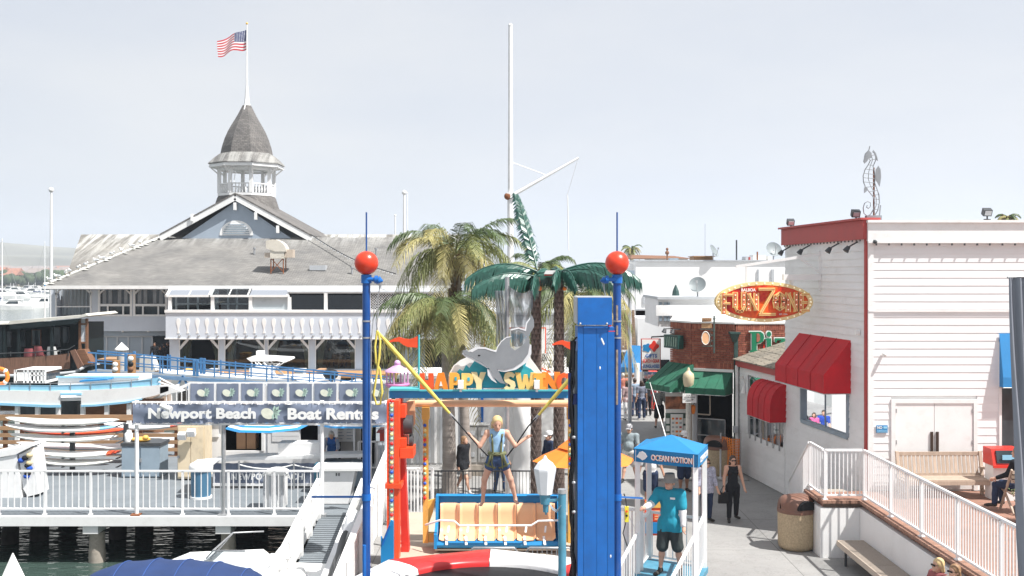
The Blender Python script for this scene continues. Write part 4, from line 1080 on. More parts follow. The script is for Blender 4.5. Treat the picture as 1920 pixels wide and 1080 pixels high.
for i,(yy,a,c)in enumerate(levels):board(a,c,yy,RKY,bn[i],WHITE if i%2 else mk('ivory_board',(0.78,0.77,0.72),0.35,0.04,2),tail=[None,BABY,None,ORRED,None][i])
board(28,236,810,35.6,'red kayak lying behind the white paddle boards',ORRED,.2)
board(190,345,800,36.2,'white board with an orange red edge behind the banner post',WHITE,tail=ORRED)
board(30,300,838,36.4,'white board on the rear rack half hidden behind the others',WHITE)
wb=thing('gear_locker','white slant topped gear locker with life vests showing in its open side','locker',(X_(25,30.9),30.9,0))
x0,x1=X_(-40,30.6),X_(47,30.6)
q=B();q.prism([(x0,30.6,0),(x1-.1,30.6,0),(x1-.25,30.6,1.25),(x0,30.6,1.0)],(0,.9,0));q.build('body',WHITE,wb)
q=B();q.prism([(x1-.25,30.56,1.25),(x1+.25,30.56,1.5),(x1+.2,30.56,1.54),(x0,30.56,1.2),(x0,30.56,1.05)],(0,1,0));q.build('lid',WHITE,wb)
q=B();q.prism([(x1-.08,30.65,.25),(x1+.05,30.65,.02),(x1+.36,30.65,.1),(x1+.2,30.65,1.4),(x1-.2,30.65,1.22)],(0,.7,0));q.build('open_side',WHITE,wb)
vr=random.Random(5)
for k in range(9):
 c=[(0.03,0.1,0.45),(0.02,0.02,0.025),(0.6,0.5,0.3)][k%3]
 q=B();q.sph((x1+vr.uniform(-.12,.14),30.6,.62+k*.075),(.1,.08,.07),8,6);q.build('life_vest',cloth(c),wb)
cb_=thing('pier_cabinet','grey blue double door cabinet on the pier left of the cream fridge','cabinet',(X_(264,33.6),33.8,0))
q=B();q.b2((X_(228,33.6),33.6,.02),(X_(300,33.6),34.4,1.0));q.build('body',GREYC,cb_)
q=B();q.b2((X_(227,33.6),33.55,1.0),(X_(302,33.6),34.45,1.1));q.build('top',IRON,cb_)
for a,c in ((229,262),(265,299)):q=B();q.b2((X_(a,33.6),33.57,.06),(X_(c,33.6),33.598,.96));d_=q.build('door',GREYC,cb_);q=B();q.b2((X_(262 if a==229 else 265,33.6)-.02,33.54,.5),(X_(262 if a==229 else 265,33.6)+.02,33.568,.62));q.build('handle',STEEL,d_)
q=B();q.lathe((X_(239,33.8),33.9,1.1),[(.12,0),(.13,.25),(.06,.32),(.06,.36)],10);tag(q.build('water_jug',LETW,None,(X_(239,33.8),33.9,1.1)),'white water jug on top of the grey blue cabinet','jug')
q=B();q.sph((X_(262,33.8),33.9,1.17),(.32,.2,.08),10,6);q.sph((X_(273,33.8),33.8,1.24),(.1,.1,.08),8,6);tag(q.build('yellow_bundle',YEL,None,(X_(265,33.8),33.9,1.1)),'small yellow and orange bundle beside the water jug','bundle')
fr2=thing('cream_fridge','tall cream coloured fridge box beside the rental hut','fridge',(X_(360,33.2),33.4,0))
q=B();q.b2((X_(333,33.2),33.2,.05),(X_(384,33.2),34.0,1.72));q.build('body',CREAM,fr2)
q=B();q.b2((X_(335,33.2),33.15,.12),(X_(358,33.2),33.19,1.68));q.b2((X_(359,33.2),33.15,.12),(X_(382,33.2),33.19,1.68));d_=q.build('door',CREAM,fr2)
q=B();q.b2((X_(334,33.2),33.1,.7),(X_(338,33.2),33.148,.78));q.b2((X_(334,33.2),33.1,1.3),(X_(338,33.2),33.148,1.38));q.build('hinge',STEEL,d_)
fl2=thing('twin_floodlight','twin white floodlights clipped to the cream fridge','floodlight',P(350,817,33))
for dx,dz in ((-.12,0),(.16,.1)):q=B();q.box(P(350,817,33)+Vector((dx,-.05,dz)),(.24,.16,.2),rot=Matrix.Rotation(.5,3,'X'));q.build('lamp',WHITEM,fl2)
q=B();q.b2((X_(370,34),33.5,1.74),(X_(388,34),34.0,1.95));tag(q.build('blue_crate',BLUE,None,(X_(378,34),33.7,1.74)),'blue crate lying on top of the cream fridge','crate')
bn_=thing('round_bin','round blue bin with white domed top at the end of the counter','bin',(X_(377,30.6),30.6,0))
q=B();q.lathe((X_(377,30.6),30.6,0),[(.27,.06),(.28,.3),(.28,.82)],20);q.build('drum',mk('bin_blue',(0.06,0.16,0.26),0.5,0.1,3),bn_)
q=B();q.lathe((X_(377,30.6),30.6,0),[(.33,.82),(.34,.9),(.3,.99),(.16,1.04),(.02,1.05)],20);q.build('dome',LETW,bn_)
q=B();q.lathe((X_(377,30.6),30.6,0),[(.31,0),(.31,.06)],20);q.build('foot_ring',LETW,bn_)
HYY=34.2
hut=thing('rental_hut','white boat rental hut with dark hatches behind the counter','building',(X_(540,HYY),HYY+.8,0))
q=B()
for a,c in ((386,421),(495,563),(596,633)):q.b2((X_(a,HYY),HYY,0),(X_(c,HYY),HYY+.1,1.93))
q.b2((X_(386,HYY),HYY+.12,0),(X_(388,HYY),HYY+2,1.93))
q.b2((X_(421,HYY),HYY+.003,0),(X_(633,HYY),HYY+.097,.75));q.build('front_wall',SIDING,hut)
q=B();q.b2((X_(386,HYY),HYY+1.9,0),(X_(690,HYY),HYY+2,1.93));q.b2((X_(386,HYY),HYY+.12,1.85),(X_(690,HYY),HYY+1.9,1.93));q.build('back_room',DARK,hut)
q=B();q.b2((X_(384,HYY),HYY-.2,1.93),(X_(692,HYY),HYY+2.1,2.0));q.build('roof',WHITE,hut)
q=B();q.b2((X_(634,HYY),HYY+.5,0),(X_(672,HYY),HYY+.6,1.93));q.build('inner_wall',mk('warm_grey_wall',(0.42,0.4,0.37),0.8,0.06,2),hut)
q=B()
for k in range(6):q.b2((X_(510,HYY),HYY-.02,1.05+k*.18),(X_(562,HYY),HYY-.002,1.05+k*.18+.165))
q.build('lap_siding',SIDING,hut)
for a in (421,493):q=B();q.b2((X_(a,HYY)-.04,HYY-.04,.75),(X_(a,HYY)+.04,HYY-.002,1.93));q.build('hatch_trim',WHITE,hut)
q=B();q.b2((X_(394,HYY),HYY-.05,1.2),(X_(411,HYY),HYY-.003,1.85));q.build('hatch_door',WHITE,hut)
for px in (448,467):
 q=B();q.b2((X_(px-9,HYY),HYY+.3,.76),(X_(px+8,HYY),HYY+.7,1.32));tag(q.build('cardboard_box',mk('cardboard',(0.44,0.26,0.15),0.85,0.1,3),None,(X_(px,HYY),HYY+.5,.76)),('left' if px==448 else 'right')+' of two cardboard boxes in the hatch of the rental hut','box','cardboard boxes in the hatch')
wbd=thing('price_board','white price board on the grey wall behind the woman at the counter','sign',P(644,818,HYY+.45))
q=B();q.b2((X_(626,HYY),HYY+.44,Z_(832,HYY)),(X_(662,HYY),HYY+.48,Z_(805,HYY)));q.build('board',PAPER,wbd)
q=B();q.b2((X_(625,HYY),HYY+.45,Z_(833,HYY)),(X_(663,HYY),HYY+.49,Z_(804,HYY)));q.build('frame',STEEL,wbd)
q=B()
for r_ in range(4):
 for c_ in range(2):
  x=X_(629+c_*17,HYY);q.b2((x,HYY+.425,Z_(809+r_*6,HYY)),(x+.2-.05*(r_%2),HYY+.437,Z_(808+r_*6,HYY)))
q.build('written_line',GREYC,wbd)
ct=thing('rental_counter','long white topped counter with slate blue canvas front lettered NEWPORT BEACH','counter',(X_(540,32),32,0))
cy=32.0
q=B()
pt=[P(398,864,cy),P(412,862,cy),P(450,858,cy),P(690,852,cy)]
for i in range(3):q.prism([pt[i]+Vector((0,-.15,-.06)),pt[i+1]+Vector((0,-.15,-.06)),pt[i+1]+Vector((0,.5,-.06)),pt[i]+Vector((0,.5,-.06))],(0,0,.1))
q.prism([P(356,876,cy-1),P(395,876,cy-1),P(412,862,cy-.15),P(412,862,cy+.5),P(370,866,cy+.3)],(0,0,.07));q.build('counter_top',WHITE,ct)
q=B();q.grid(lambda u,v:(X_(400+u*205,cy),cy-.02+.025*math.sin(u*60)*(.4+v),.13+v*.62),70,4);q.build('canvas_front',BANNERB,ct,fix=False)
q=B();q.b2((X_(400,cy),cy-.05,.07),(X_(605,cy),cy+.02,.15));q.build('canvas_hem',WHITE,ct)
q=B();q.b2((X_(606,cy),cy,.05),(X_(690,cy),cy+.4,.8));q.build('side_cabinet',GREYC,ct)
text('NEWPORT BEACH',.2,(X_(502,cy),cy-.09,.36),LETW,'lettering',ct,.01,.03,fit=(X_(568,cy)-X_(434,cy),.2),spacing=1.1)
q=B();q.b2((X_(520,cy),cy+.1,.86),(X_(598,cy),cy+.7,1.33));q.build('display_case',WHITE,ct)
q=B()
for i in range(3):
 a,c=((450,550),(550,660),(660,690))[i]
 q.tube([(X_(a+(c-a)*t,cy-.25),cy-.25,.74-.12*4*t*(1-t))for t in np.linspace(0,1,8)],.022,5)
q.build('rope',LETW,ct)
for px in (448,551,660):q=B();q.cyl((X_(px,cy-.25),cy-.25,0),(X_(px,cy-.25),cy-.25,.85),.03,n=8);q.build('rope_post',STEEL,ct)
def umbrella(c,rad,rise,mats,lab,pole_to,name='sun_umbrella',n=8,stripes=5,valance=.0,ph=.3):
 t=thing(name,lab,'umbrella',(c[0],c[1],pole_to))
 q=B();k=stripes
 for i in range(k):
  q.mat(i%2)
  r0,r1=rad*(1-i/k),max(.02,rad*(1-(i+1)/k))
  z0_,z1_=c[2]+rise*(i/k)**.9,c[2]+rise*((i+1)/k)**.9
  vs=[(c[0]+math.cos(2*math.pi*j/n+ph)*r,c[1]+math.sin(2*math.pi*j/n+ph)*r,z)for r,z in ((r0,z0_),(r1,z1_))for j in range(n)]
  q.add(vs,[(j,(j+1)%n,n+(j+1)%n,n+j)for j in range(n)])
 q.build('canopy',mats,t,fix=False)
 q=B();q.cyl((c[0],c[1],pole_to),(c[0],c[1],c[2]+rise),.025,n=8);q.build('pole',WHITEM,t)
 for j in range(n):q=B();a=2*math.pi*j/n+ph;q.cyl((c[0]+math.cos(a)*rad*.98,c[1]+math.sin(a)*rad*.98,c[2]-.01),(c[0],c[1],c[2]+rise-.04),.012,n=4);q.build('rib',WHITEM,t)
 return t
umbrella((X_(500,32.6),32.6,1.74),1.25,.62,[SKYB,LETW],'blue and white striped umbrella over the counter below the word Beach',.9,stripes=13)
umbrella((X_(664,32.6),32.6,1.86),1.2,.5,[SKYB,LETW],'blue and white striped umbrella behind the blue mast below the word Rentals',.9,stripes=13)
kc=thing('ice_chest','narrow white ribbed cabinet with rounded lid at the pier rail','cabinet',(X_(516,29.2),29.2,0))
q=B();q.b2((X_(497,29.2),29.0,.05),(X_(535,29.2),29.5,.95));q.build('body',WHITE,kc)
q=B()
for px in (499,510,521,532):q.b2((X_(px-2,29.2),28.96,.06),(X_(px+2,29.2),28.998,.92))
q.build('rib',GREYP,kc)
q=B();q.prism([(X_(494+44*(1-math.cos(a))/2,29.2),28.95,.95+.13*math.sin(a))for a in np.linspace(0,math.pi,10)],(0,.6,0));q.build('lid',LETW,kc)
wc=thing('white_dock_box','wide white dock box with overhanging lid at the head of the ramp','box',(X_(636,29.9),29.9,0))
q=B();q.prism([(X_(610,29.9),29.7,.02),(X_(655,29.9),29.7,.02),(X_(668,29.9),29.7,.95),(X_(606,29.9),29.7,.95)],(0,.7,0));q.build('body',WHITE,wc)
q=B();q.b2((X_(590,29.9),29.6,.95),(X_(684,29.9),30.5,1.03));q.build('lid',LETW,wc)
for px in (633,638):q=B();q.b2((X_(px-1,29.9),29.67,.8),(X_(px+1,29.9),29.698,.88));q.build('latch',IRON,wc)
q=B();q.b2((X_(590,31.3),31.2,.0),(X_(601,31.3),31.6,.85));tag(q.build('teal_locker',mk('dark_teal',(0.03,0.13,0.19),0.5,0.1,2),None,(X_(596,31.3),31.4,0)),'narrow dark teal locker between the counter and the white dock box','locker')
rbx=thing('red_hose_box','red fire hose box beyond the rental hut right of the blue mast','box',P(722,815,33))
q=B();q.b2((X_(712,33),33,Z_(827,33)),(X_(735,33),33.4,Z_(812,33)));q.build('box',RED,rbx)
q=B();q.prism([P(705,812,32.9),P(737,812,32.9),P(735,806,32.9),P(709,806,32.9)],(0,.6,0));q.build('hood',DKRED,rbx)
q=B();q.cyl((X_(723,33),33.2,0),(X_(723,33),33.2,Z_(827,33)),.05,n=8);q.build('stand',RED,rbx)
railing('gate_railing','short white railing beyond the rental hut behind the left mast',(X_(672,34.5),34.5,0),(X_(742,34.5),34.5,0),1.0,[0,.5,1],10)
def rz2(y):return -1.0*(DY-y)/6.4
rp=thing('pier_ramp','grey slatted ramp with white board sides leading down from the pier','ramp',(-4.57,25,-1))
q=B();q.prism([(-5.12,DY-.02,-.06),(-4.02,DY-.02,-.06),(-4.02,21,rz2(21)-.06),(-5.12,21,rz2(21)-.06)],(0,0,-.1));q.build('floor',DECKG,rp)
sl0=None
for k in range(58):
 y=DY-.1-k*.125
 if sl0 is None:
  q=B();q.b2((-.54,-.045,-.015),(.54,.045,.015));sl0=q.build('slat',DECKG);sl0.parent=rp;sl0.location=Vector((-4.57,y,rz2(y)-.04))-ORG[rp.name]
 else:piece(sl0,rp,Vector((-4.57,y,rz2(y)-.04))-ORG[rp.name],(-.155,0,0)if False else (.155,0,0))
for x in (-5.16,-3.98):
 for k,(lo,hi)in enumerate(((.08,.3),(.36,.58),(.64,.86))):
  q=B();q.prism([(x,DY,lo),(x,21,rz2(21)+lo),(x,21,rz2(21)+hi),(x,DY,hi)],(.04,0,0));q.build('side_board',WHITE,rp)
 q=B();q.bar((x+.02,DY,.95),(x+.02,21,rz2(21)+.95),.12,.07);q.build('cap_rail',WHITE,rp)
 for k in range(7):
  y=DY-.1-k*1.2;q=B();q.b2((x-.05,y-.05,rz2(y)-.1),(x+.09,y+.05,rz2(y)+.92));q.build('post',WHITE,rp)
sf=thing('sloping_board_wall','white sloping board wall between the ramp and the rides','wall',(-3.3,25,0))
for k in range(7):
 f0,f1=k/7,(k+.93)/7
 q=B();y0,y1=31,19.5
 zt=lambda y,f:(1.95-(31-y)*.125)*f+(.0 if y>22 else 0)+.02
 q.prism([(-3.35,y0,zt(y0,f0)),(-3.35,y1,zt(y1,f0)),(-3.35,y1,zt(y1,f1)),(-3.35,y0,zt(y0,f1))],(.05,0,0));q.build('board',WHITE,sf)
q=B();q.bar((-3.33,31,2.0),(-3.33,19.5,.56),.14,.07);q.build('cap_rail',WHITE,sf)
for k in range(8):y=31-k*1.62;q=B();q.b2((-3.29,y-.05,0),(-3.19,y+.05,1.9-(31-y)*.125));q.build('post',WHITE,sf)
hr_=thing('plastic_wrapped_heap','white plastic wrapped heap beside the ramp','heap',(-3.66,24.4,-.4))
q=B();q.grid(lambda u,v:(-3.92+.5*v+.1*math.sin(u*6),23.6+1.8*u,-.3+(1.05+.12*math.sin(u*9))*math.sin(v*math.pi*.9+.2)**.6),16,10);q.build('sheet',mk('white_plastic_sheet',(0.74,0.75,0.76),0.3,0.06,3,.3,6),hr_,fix=False)
buoy((-3.42,20.9,.15),.3,.09,'orange lifebuoy hanging low on the sloping white board wall',1.57)
nb=thing('covered_boat','boat under a navy blue canvas cover at the bottom left','boat',(X_(330,20.5),20.5,WZ))
cxb=X_(335,20.8)
def cov(u,v):
 L=3.7;x=cxb-.05+(u-.5)*L;e=max(0,1-abs(2*u-1)**2.4)**.5
 h=.25+.62*e*(1-(2*v-1)**2)*(1-.25*u)+.01*math.sin(u*38)
 if u>.93:h-=.3*(u-.93)/.07
 return (x,20.8+(v-.5)*2.6*max(.1,e),h)
q=B();q.grid(cov,60,20);q.build('canvas_cover',NAVY,nb,fix=False)
q=B()
for u in (.22,.38,.54,.7,.86):q.tube([Vector(cov(u,v))+Vector((0,0,.008))for v in np.linspace(.05,.95,14)],.012,4)
q.build('cover_seam',mk('cover_seam_blue',(0.03,0.08,0.26),0.8,0.1,3),nb)
q=B();hull(q,(cxb,20.8),-4.1,2.3,WZ,.22,.1);q.build('hull',WHITE,nb)
sb=thing('speedboat','white open speedboat with raked windscreen moored below the pier','boat',(X_(470,24),24,WZ))
scx=X_(470,24.0)
q=B();hull(q,(scx,24.0),-4.6,2.0,WZ,-.35,.3);q.build('hull',WHITE,sb)
q=B();q.prism([(scx-2.1,23.2,-.25),(scx-1.6,23.2,-.05),(scx+.1,23.2,.02),(scx+.5,23.2,-.3)],(0,1.6,0));q.build('foredeck',WHITE,sb)
wsp=[(scx-.75,23.1,0),(scx-.15,23.05,0.0),(scx+.25,23.1,-.02)]
q=B();q.tube([(scx-1.0,24.0,.02),(scx-.62,23.2,.4),(scx+.1,23.1,.42)],.02,5);q.tube([(scx-.9,24.0,.02),(scx-.6,24.8,.4),(scx+.1,24.85,.42)],.02,5);q.tube([(scx-.62,23.2,.4),(scx-.6,24.8,.4)],.02,5);fr3=q.build('windscreen_frame',STEEL,sb)
q=B();q.quad((scx-1.0,23.2,.02),(scx-.62,23.2,.4),(scx-.6,24.8,.4),(scx-.98,24.8,.02));q.quad((scx-1.0,23.18,.02),(scx+.3,23.08,.0),(scx+.1,23.1,.41),(scx-.62,23.19,.4));q.build('windscreen',GLASS,fr3)
for dy in (-.4,.45):
 q=B();q.b2((scx+.3,24+dy-.25,-.3),(scx+.75,24+dy+.25,-.05));q.b2((scx+.7,24+dy-.25,-.05),(scx+.82,24+dy+.25,.32));q.build('seat',LETW,sb)
q=B();q.lathe((scx+1.1,23.9,-.6),[(.16,0),(.18,.3),(.12,.42)],12);q.build('engine_cover',LETW,sb)
q=B();q.prism([(scx-2.2,23.0,-.55),(scx+2.2,22.98,-.55),(scx+2.2,22.98,-.7),(scx-2.2,23.0,-.7)],(0,.03,0));q.build('side_stripe',NAVY,sb)
fd=B();fd.lathe((X_(545,23),23.0,-.75),[(.02,0),(.12,.05),(.14,.3),(.1,.5),(.03,.56)],10);tag(fd.build('fender',BLUE,None,(X_(545,23),23,-.75)),'blue fender hanging at the stern of the white speedboat','fender')
pc=thing('capped_mooring_pile','white pyramid capped mooring pile at the bottom left corner','pile',(X_(24,22),22,WZ))
q=B();q.lathe((X_(24,22),22,0),[(.30,-.12),(.3,-.02),(.01,.66)],4,False,.5);q.build('pyramid_cap',LETW,pc)
q=B();q.cyl((X_(24,22),22,-3),(X_(24,22),22,-.1),.27,n=12);q.build('pile',mk('grey_pile_wrap2',(0.6,0.58,0.56),0.7,0.1,3),pc)
# ================================================================ RIDES: bungee trampoline, swing ride, booth, palms
MY=17.0
def mast(px,side,lab):
 x=X_(px,MY)
 t=thing('bungee_mast',lab,'mast',(x,MY,0),'bungee masts')
 q=B();q.cyl((x,MY,0),(x,MY,Z_(517,MY)),.064,n=18);q.build('pole',MASTBLUE,t)
 q=B();q.sph((x,MY,Z_(493,MY)),.19,28,18);q.build('ball',BALLRED,t)
 q=B();q.cyl((x,MY,Z_(472,MY)),(x,MY,Z_(398,MY)),.013,n=6);q.build('antenna',MASTBLUE,t)
 q=B();q.cyl((x,MY,Z_(531,MY)),(x,MY,Z_(515,MY)),.085,n=14);q.cyl((x,MY-.05,Z_(524,MY)),(x+side*.2,MY-.05,Z_(524,MY)),.035,n=10);q.cyl((x+side*.14,MY-.05,Z_(524,MY)),(x+side*.19,MY-.05,Z_(524,MY)),.065,n=10);q.cyl((x+side*.2,MY-.05,Z_(525,MY)),(x+side*.27,MY-.05,Z_(527,MY)),.07,.012,10);q.build('pulley_head',BLUE,t)
 for py in (602,633):
  q=B();q.cyl((x,MY,Z_(py+1.5,MY)),(x,MY,Z_(py-1.5,MY)),.072,n=14);q.build('clamp_band',STEEL,t)
 q=B();q.cyl((x,MY,Z_(938,MY)),(x,MY,Z_(926,MY)),.074,n=14);q.build('collar',BLUE,t)
 q=B();q.b2((x-.2,MY-.2,0),(x+.2,MY+.2,.02));q.build('base_plate',STEEL,t)
 q=B();q.tube([(x+side*.25,MY-.05,Z_(527,MY)),(x+side*.13,MY-.06,Z_(580,MY)),(x+side*.085,MY-.07,Z_(640,MY)),(x+side*.08,MY-.07,Z_(900,MY))],.008,5);q.build('hoist_rope',STEEL,t)
 return t
ml_=mast(687,1,'left blue bungee mast topped by a red ball')
mr_=mast(1157,-1,'right blue bungee mast topped by a red ball, its paint worn')
q=B();xr_=X_(1157,MY)
for y0,y1,dx in ((572,600,-.01),(655,758,-.012),(610,628,.01)):
 q.grid(lambda u,v:(xr_+.066*math.sin(-.35+.5*u+dx),MY-.066*math.cos(-.35+.5*u+dx),Z_(y1+(y0-y1)*v,MY)),5,10)
q.build('worn_paint',mk('worn_mast_paint',(0.35,0.28,0.22),.8,.5,14),mr_,fix=False)
for x,x2,l in ((X_(687,MY),X_(583,17.6),'left'),(X_(1157,MY),X_(1205,18.5),'right')):
 q=B();q.bar((x,MY-.02,Z_(931,MY)),(x2,MY+.7 if l=='left' else 18.6,Z_(934,MY+.6 if l=='left' else 18.6)),.035,.03)
 tag(q.build('blue_strut',BLUE,None,(x,MY,Z_(932,MY))),'thin blue horizontal strut at the '+l+' bungee mast','strut')
def cord(pts_y,pts_b,loop,lab,at):
 t=thing('bungee_tether',lab,'bungee cord',at)
 q=B();q.tube(pts_y,.03,8,rr=[.018,.035,.036,.034,.03,.02]);q.build('elastic',CORDY,t)
 q=B();q.tube(pts_b,.012,6);q.build('black_strap',BLACK,t)
 q=B();q.tube([pts_y[-1],pts_y[-1]+(pts_y[-1]-pts_y[-2]).normalized()*.12],.022,8);q.build('carabiner',STEEL,t)
 if loop:q=B();q.tube(loop,.018,6);q.build('slack_loop',CORDY,t)
 return t
KY_=17.3
hipL,hipR=P(917,858,KY_),P(949,858,KY_)
yl=[P(706+(843-706)*t,620+(775-620)*t,MY+.3*t)for t in np.linspace(0,1,6)]
lp_=[P(707,622,MY),P(703,650,MY),P(705,680,MY),P(712,692,MY+.02),P(717,735,MY),P(713,758,MY),P(706,758,MY),P(700,740,MY),P(706,705,MY),P(711,670,MY-.02),P(713,640,MY),P(709,622,MY)]
cord(yl,[yl[-1],P(872,808,KY_),P(898,838,KY_-.05),hipL],lp_,'left yellow bungee cord running from the mast down to the child',P(706,620,MY))
yr=[P(1140+(1010-1140)*t,628+(778-628)*t,MY+.3*t)for t in np.linspace(0,1,6)]
cord(yr,[yr[-1],P(990,800,KY_),P(970,830,KY_-.05),hipR],None,'right yellow bungee cord slanting past the swing letters down to the child',P(1140,628,MY))
for s,px0,px1 in ((1,692,706),(-1,1152,1140)):
 q=B();q.cyl(P(px0+s*20,527,MY-.05),P(px1,620 if s>0 else 628,MY),.008,n=5);tag(q.build('cord_rope',STEEL,None,P(px1,610,MY)),'thin rope from the pulley of the '+('left' if s>0 else 'right')+' mast to its yellow cord','rope')
tp=thing('trampoline','round trampoline with red and white padded rim','trampoline',(-.4,17.2,0))
tcx,tcy,tz_=-.4,17.2,1.27
VR=mk('red_vinyl_pad',(0.62,0.03,0.03),0.35,0.08,2,.1,12);VW=mk('white_vinyl_pad',(0.8,0.8,0.79),0.4,0.04,2,.1,12,dirt=.15)
def oct_r(a,ap_):
 k=((a+math.pi/8)%(math.pi/4))-math.pi/8
 return ap_/math.cos(k)
for k in range(8):
 a0=k*math.pi/4;n=10
 q=B()
 prof=[(0,-.12),(0,0),(.03,.05),(.25,.08),(.6,.08),(.95,.06),(1,0),(1,-.12)]
 def padf(u,v):
  a=a0+math.pi/4*(.004+.992*u);j=v*(len(prof)-1);i=min(int(j),len(prof)-2);f=j-i
  s=prof[i][0]+(prof[i+1][0]-prof[i][0])*f;z=prof[i][1]+(prof[i+1][1]-prof[i][1])*f
  r0=1.72;r1=oct_r(a-math.pi/8,2.38)
  r=r0+(r1-r0)*s
  return (tcx+math.cos(a)*r,tcy+math.sin(a)*r,tz_+z)
 q.grid(padf,n,7);q.build('rim_pad',[VW,VR][(k in (0,2,4,6))^0],tp,fix=False)
q=B();q.lathe((tcx,tcy,0),[(.01,tz_-.05),(1.5,tz_-.06)],40);q.build('jump_bed',mk('black_jump_mesh',(0.05,0.052,0.056),0.75,0.2,30),tp)
q=B();q.lathe((tcx,tcy,0),[(1.5,tz_-.055),(1.72,tz_-.05)],40);q.build('spring_gap',BLACK,tp)
for k in range(8):
 a=k*math.pi/4+.39;x,y=tcx+2.2*math.cos(a),tcy+2.2*math.sin(a);q=B();q.cyl((x,y,0),(x,y,tz_-.1),.05,n=10);q.build('leg',BLUE,tp)
q=B();q.tube([(tcx+2.2*math.cos(a),tcy+2.2*math.sin(a),tz_-.13)for a in np.linspace(0,2*math.pi,41)],.045,6);q.build('frame',BLUE,tp)
WTY=15.8
wt_=thing('winch_tower','tall bright blue boxed winch tower in front of the right mast','tower',(X_(1115,WTY),WTY+.3,0))
xa,xb=X_(1083,WTY),X_(1152,WTY)
q=B();q.b2((xa,WTY+.02,0),(xb,WTY+.62,Z_(614,WTY)));q.build('core',BLUE,wt_)
for a,c in ((1083,1093.6),(1094.2,1118.6),(1119.2,1138.6),(1139.2,1152)):
 q=B();q.b2((X_(a,WTY),WTY-.012,0),(X_(c,WTY),WTY+.017,Z_(622 if c>1140 else 612,WTY)));q.build('plank',BLUE,wt_)
q=B();q.b2((X_(1083,WTY),WTY-.05,Z_(609,WTY)),(X_(1147,WTY),WTY+.55,Z_(558,WTY)));hd=q.build('head_box',BLUE,wt_)
q=B();q.b2((X_(1081,WTY),WTY-.04,Z_(558,WTY)),(X_(1147.5,WTY),WTY+.56,Z_(556,WTY)));q.b2((X_(1079,WTY),WTY-.03,Z_(606,WTY)),(X_(1082.8,WTY),WTY+.5,Z_(557,WTY)));q.build('edge_plate',GREYP,hd)
q=B();q.b2((X_(1094,WTY),WTY-.04,Z_(615,WTY)),(X_(1139,WTY),WTY-.014,Z_(611,WTY)));q.build('ledge',BLUE,wt_)
for px in (1088,1138):q=B();q.sph(P(px,607,WTY-.06),.018,8,6);q.build('bolt',STEEL,hd)
q=B();q.b2((X_(1141,WTY),WTY-.005,Z_(622,WTY)),(X_(1153,WTY),WTY+.3,Z_(620.5,WTY)));q.b2((X_(1144,WTY),WTY+.3,Z_(620,WTY)),(X_(1150,WTY),WTY+.4,Z_(610,WTY)));q.build('side_lug',RED,wt_)
q=B()
for k in range(5):q.sph(P(1128+k,636+k*2.2,WTY-.012),(.012,.003,.02),6,4)
for px,py in ((1145,1043),(1125,690)):q.sph(P(px,py,WTY-.012),(.012,.003,.025),6,4)
q.build('paint_chip',LETW,wt_)
cbg=random.Random(9)
for k in range(4):
 q=B();pts=[(X_(1074+cbg.uniform(-3,3)+2*math.sin(k+yy*.03),WTY-.02),WTY+.02+.05*k,Z_(yy,WTY))for yy in range(640,1130,26)]
 if k==0:pts=[(X_(1082,WTY),WTY+.02,Z_(632,WTY))]+pts
 q.tube(pts,.016+.006*(k%2),6);q.build('black_cable',BLACK,wt_)
q=B();q.b2((X_(1066,WTY),WTY+.1,Z_(788,WTY)),(X_(1074,WTY),WTY+.16,Z_(701,WTY)));q.b2((X_(1074,WTY),WTY+.1,Z_(760,WTY)),(X_(1083,WTY),WTY+.14,Z_(740,WTY)));q.build('side_bracket',mk('dark_blue_plate',(0.01,0.04,0.2),.4,.1,3),wt_)
q=B();q.b2((X_(1078,WTY),WTY+.15,Z_(1080,WTY)),(X_(1083,WTY),WTY+.5,Z_(660,WTY)));q.build('side_channel',GREYC,wt_)
for yy in (820,905,960):q=B();q.sph(P(1076,yy,WTY-.05),(.03,.03,.025),8,6);q.build('cable_tie',STEEL,wt_)
LYY=13.6
lt=thing('lantern_post','teal lamp post carrying a white frosted lantern on a bracket','lamp post',(X_(1054,LYY),LYY,0))
q=B();q.cyl((X_(1054,LYY),LYY,0),(X_(1054,LYY),LYY,Z_(921,LYY)),.051,n=16);q.build('pole',TEAL,lt)
q=B();q.cyl((X_(1054,LYY),LYY,Z_(925,LYY)),(X_(1054,LYY),LYY,Z_(917,LYY)),.056,n=16);q.build('pole_cap',STEEL,lt)
q=B();q.bar(P(1054,936,LYY),P(1020,940,LYY),.03);q.build('arm',TEAL,lt)
q=B();lx=X_(1022,LYY);q.cyl((lx,LYY,Z_(945,LYY)),(lx,LYY,Z_(925,LYY)),.06,.07,12);q.cyl((lx+.01,LYY,Z_(960,LYY)),(lx+.01,LYY,Z_(944,LYY)),.035,.04,10);q.cyl((lx+.01,LYY,Z_(965,LYY)),(lx+.01,LYY,Z_(960,LYY)),.012,n=8);q.build('ballast',TEAL,lt)
q=B();q.lathe((lx,LYY,0),[(.095,Z_(926,LYY)),(.118,Z_(905,LYY)),(.145,Z_(882,LYY)),(.146,Z_(878,LYY)),(.1,Z_(868,LYY)),(.035,Z_(861,LYY)),(.01,Z_(854,LYY))],8,False,.2);q.build('lantern',mk('frosted_white_glass',(0.72,0.74,0.77),.4,.05,6),lt)
for k in range(3):q=B();q.tube([P(1030,944+k,LYY-.02),P(1036,952+2*k,LYY-.04*k),P(1044,957+2*k,LYY-.02),P(1052,948,LYY-.05)],.006,5);q.build('wire',GREYC,lt)
SW=23.0
sx=lambda px,Y=SW:X_(px,Y)
sz=lambda py,Y=SW:Z_(py,Y)
sw=thing('swing_ride','Happy Swing ride with six seat peach bench, red tower and blue beam','ride',(sx(900),SW,0))
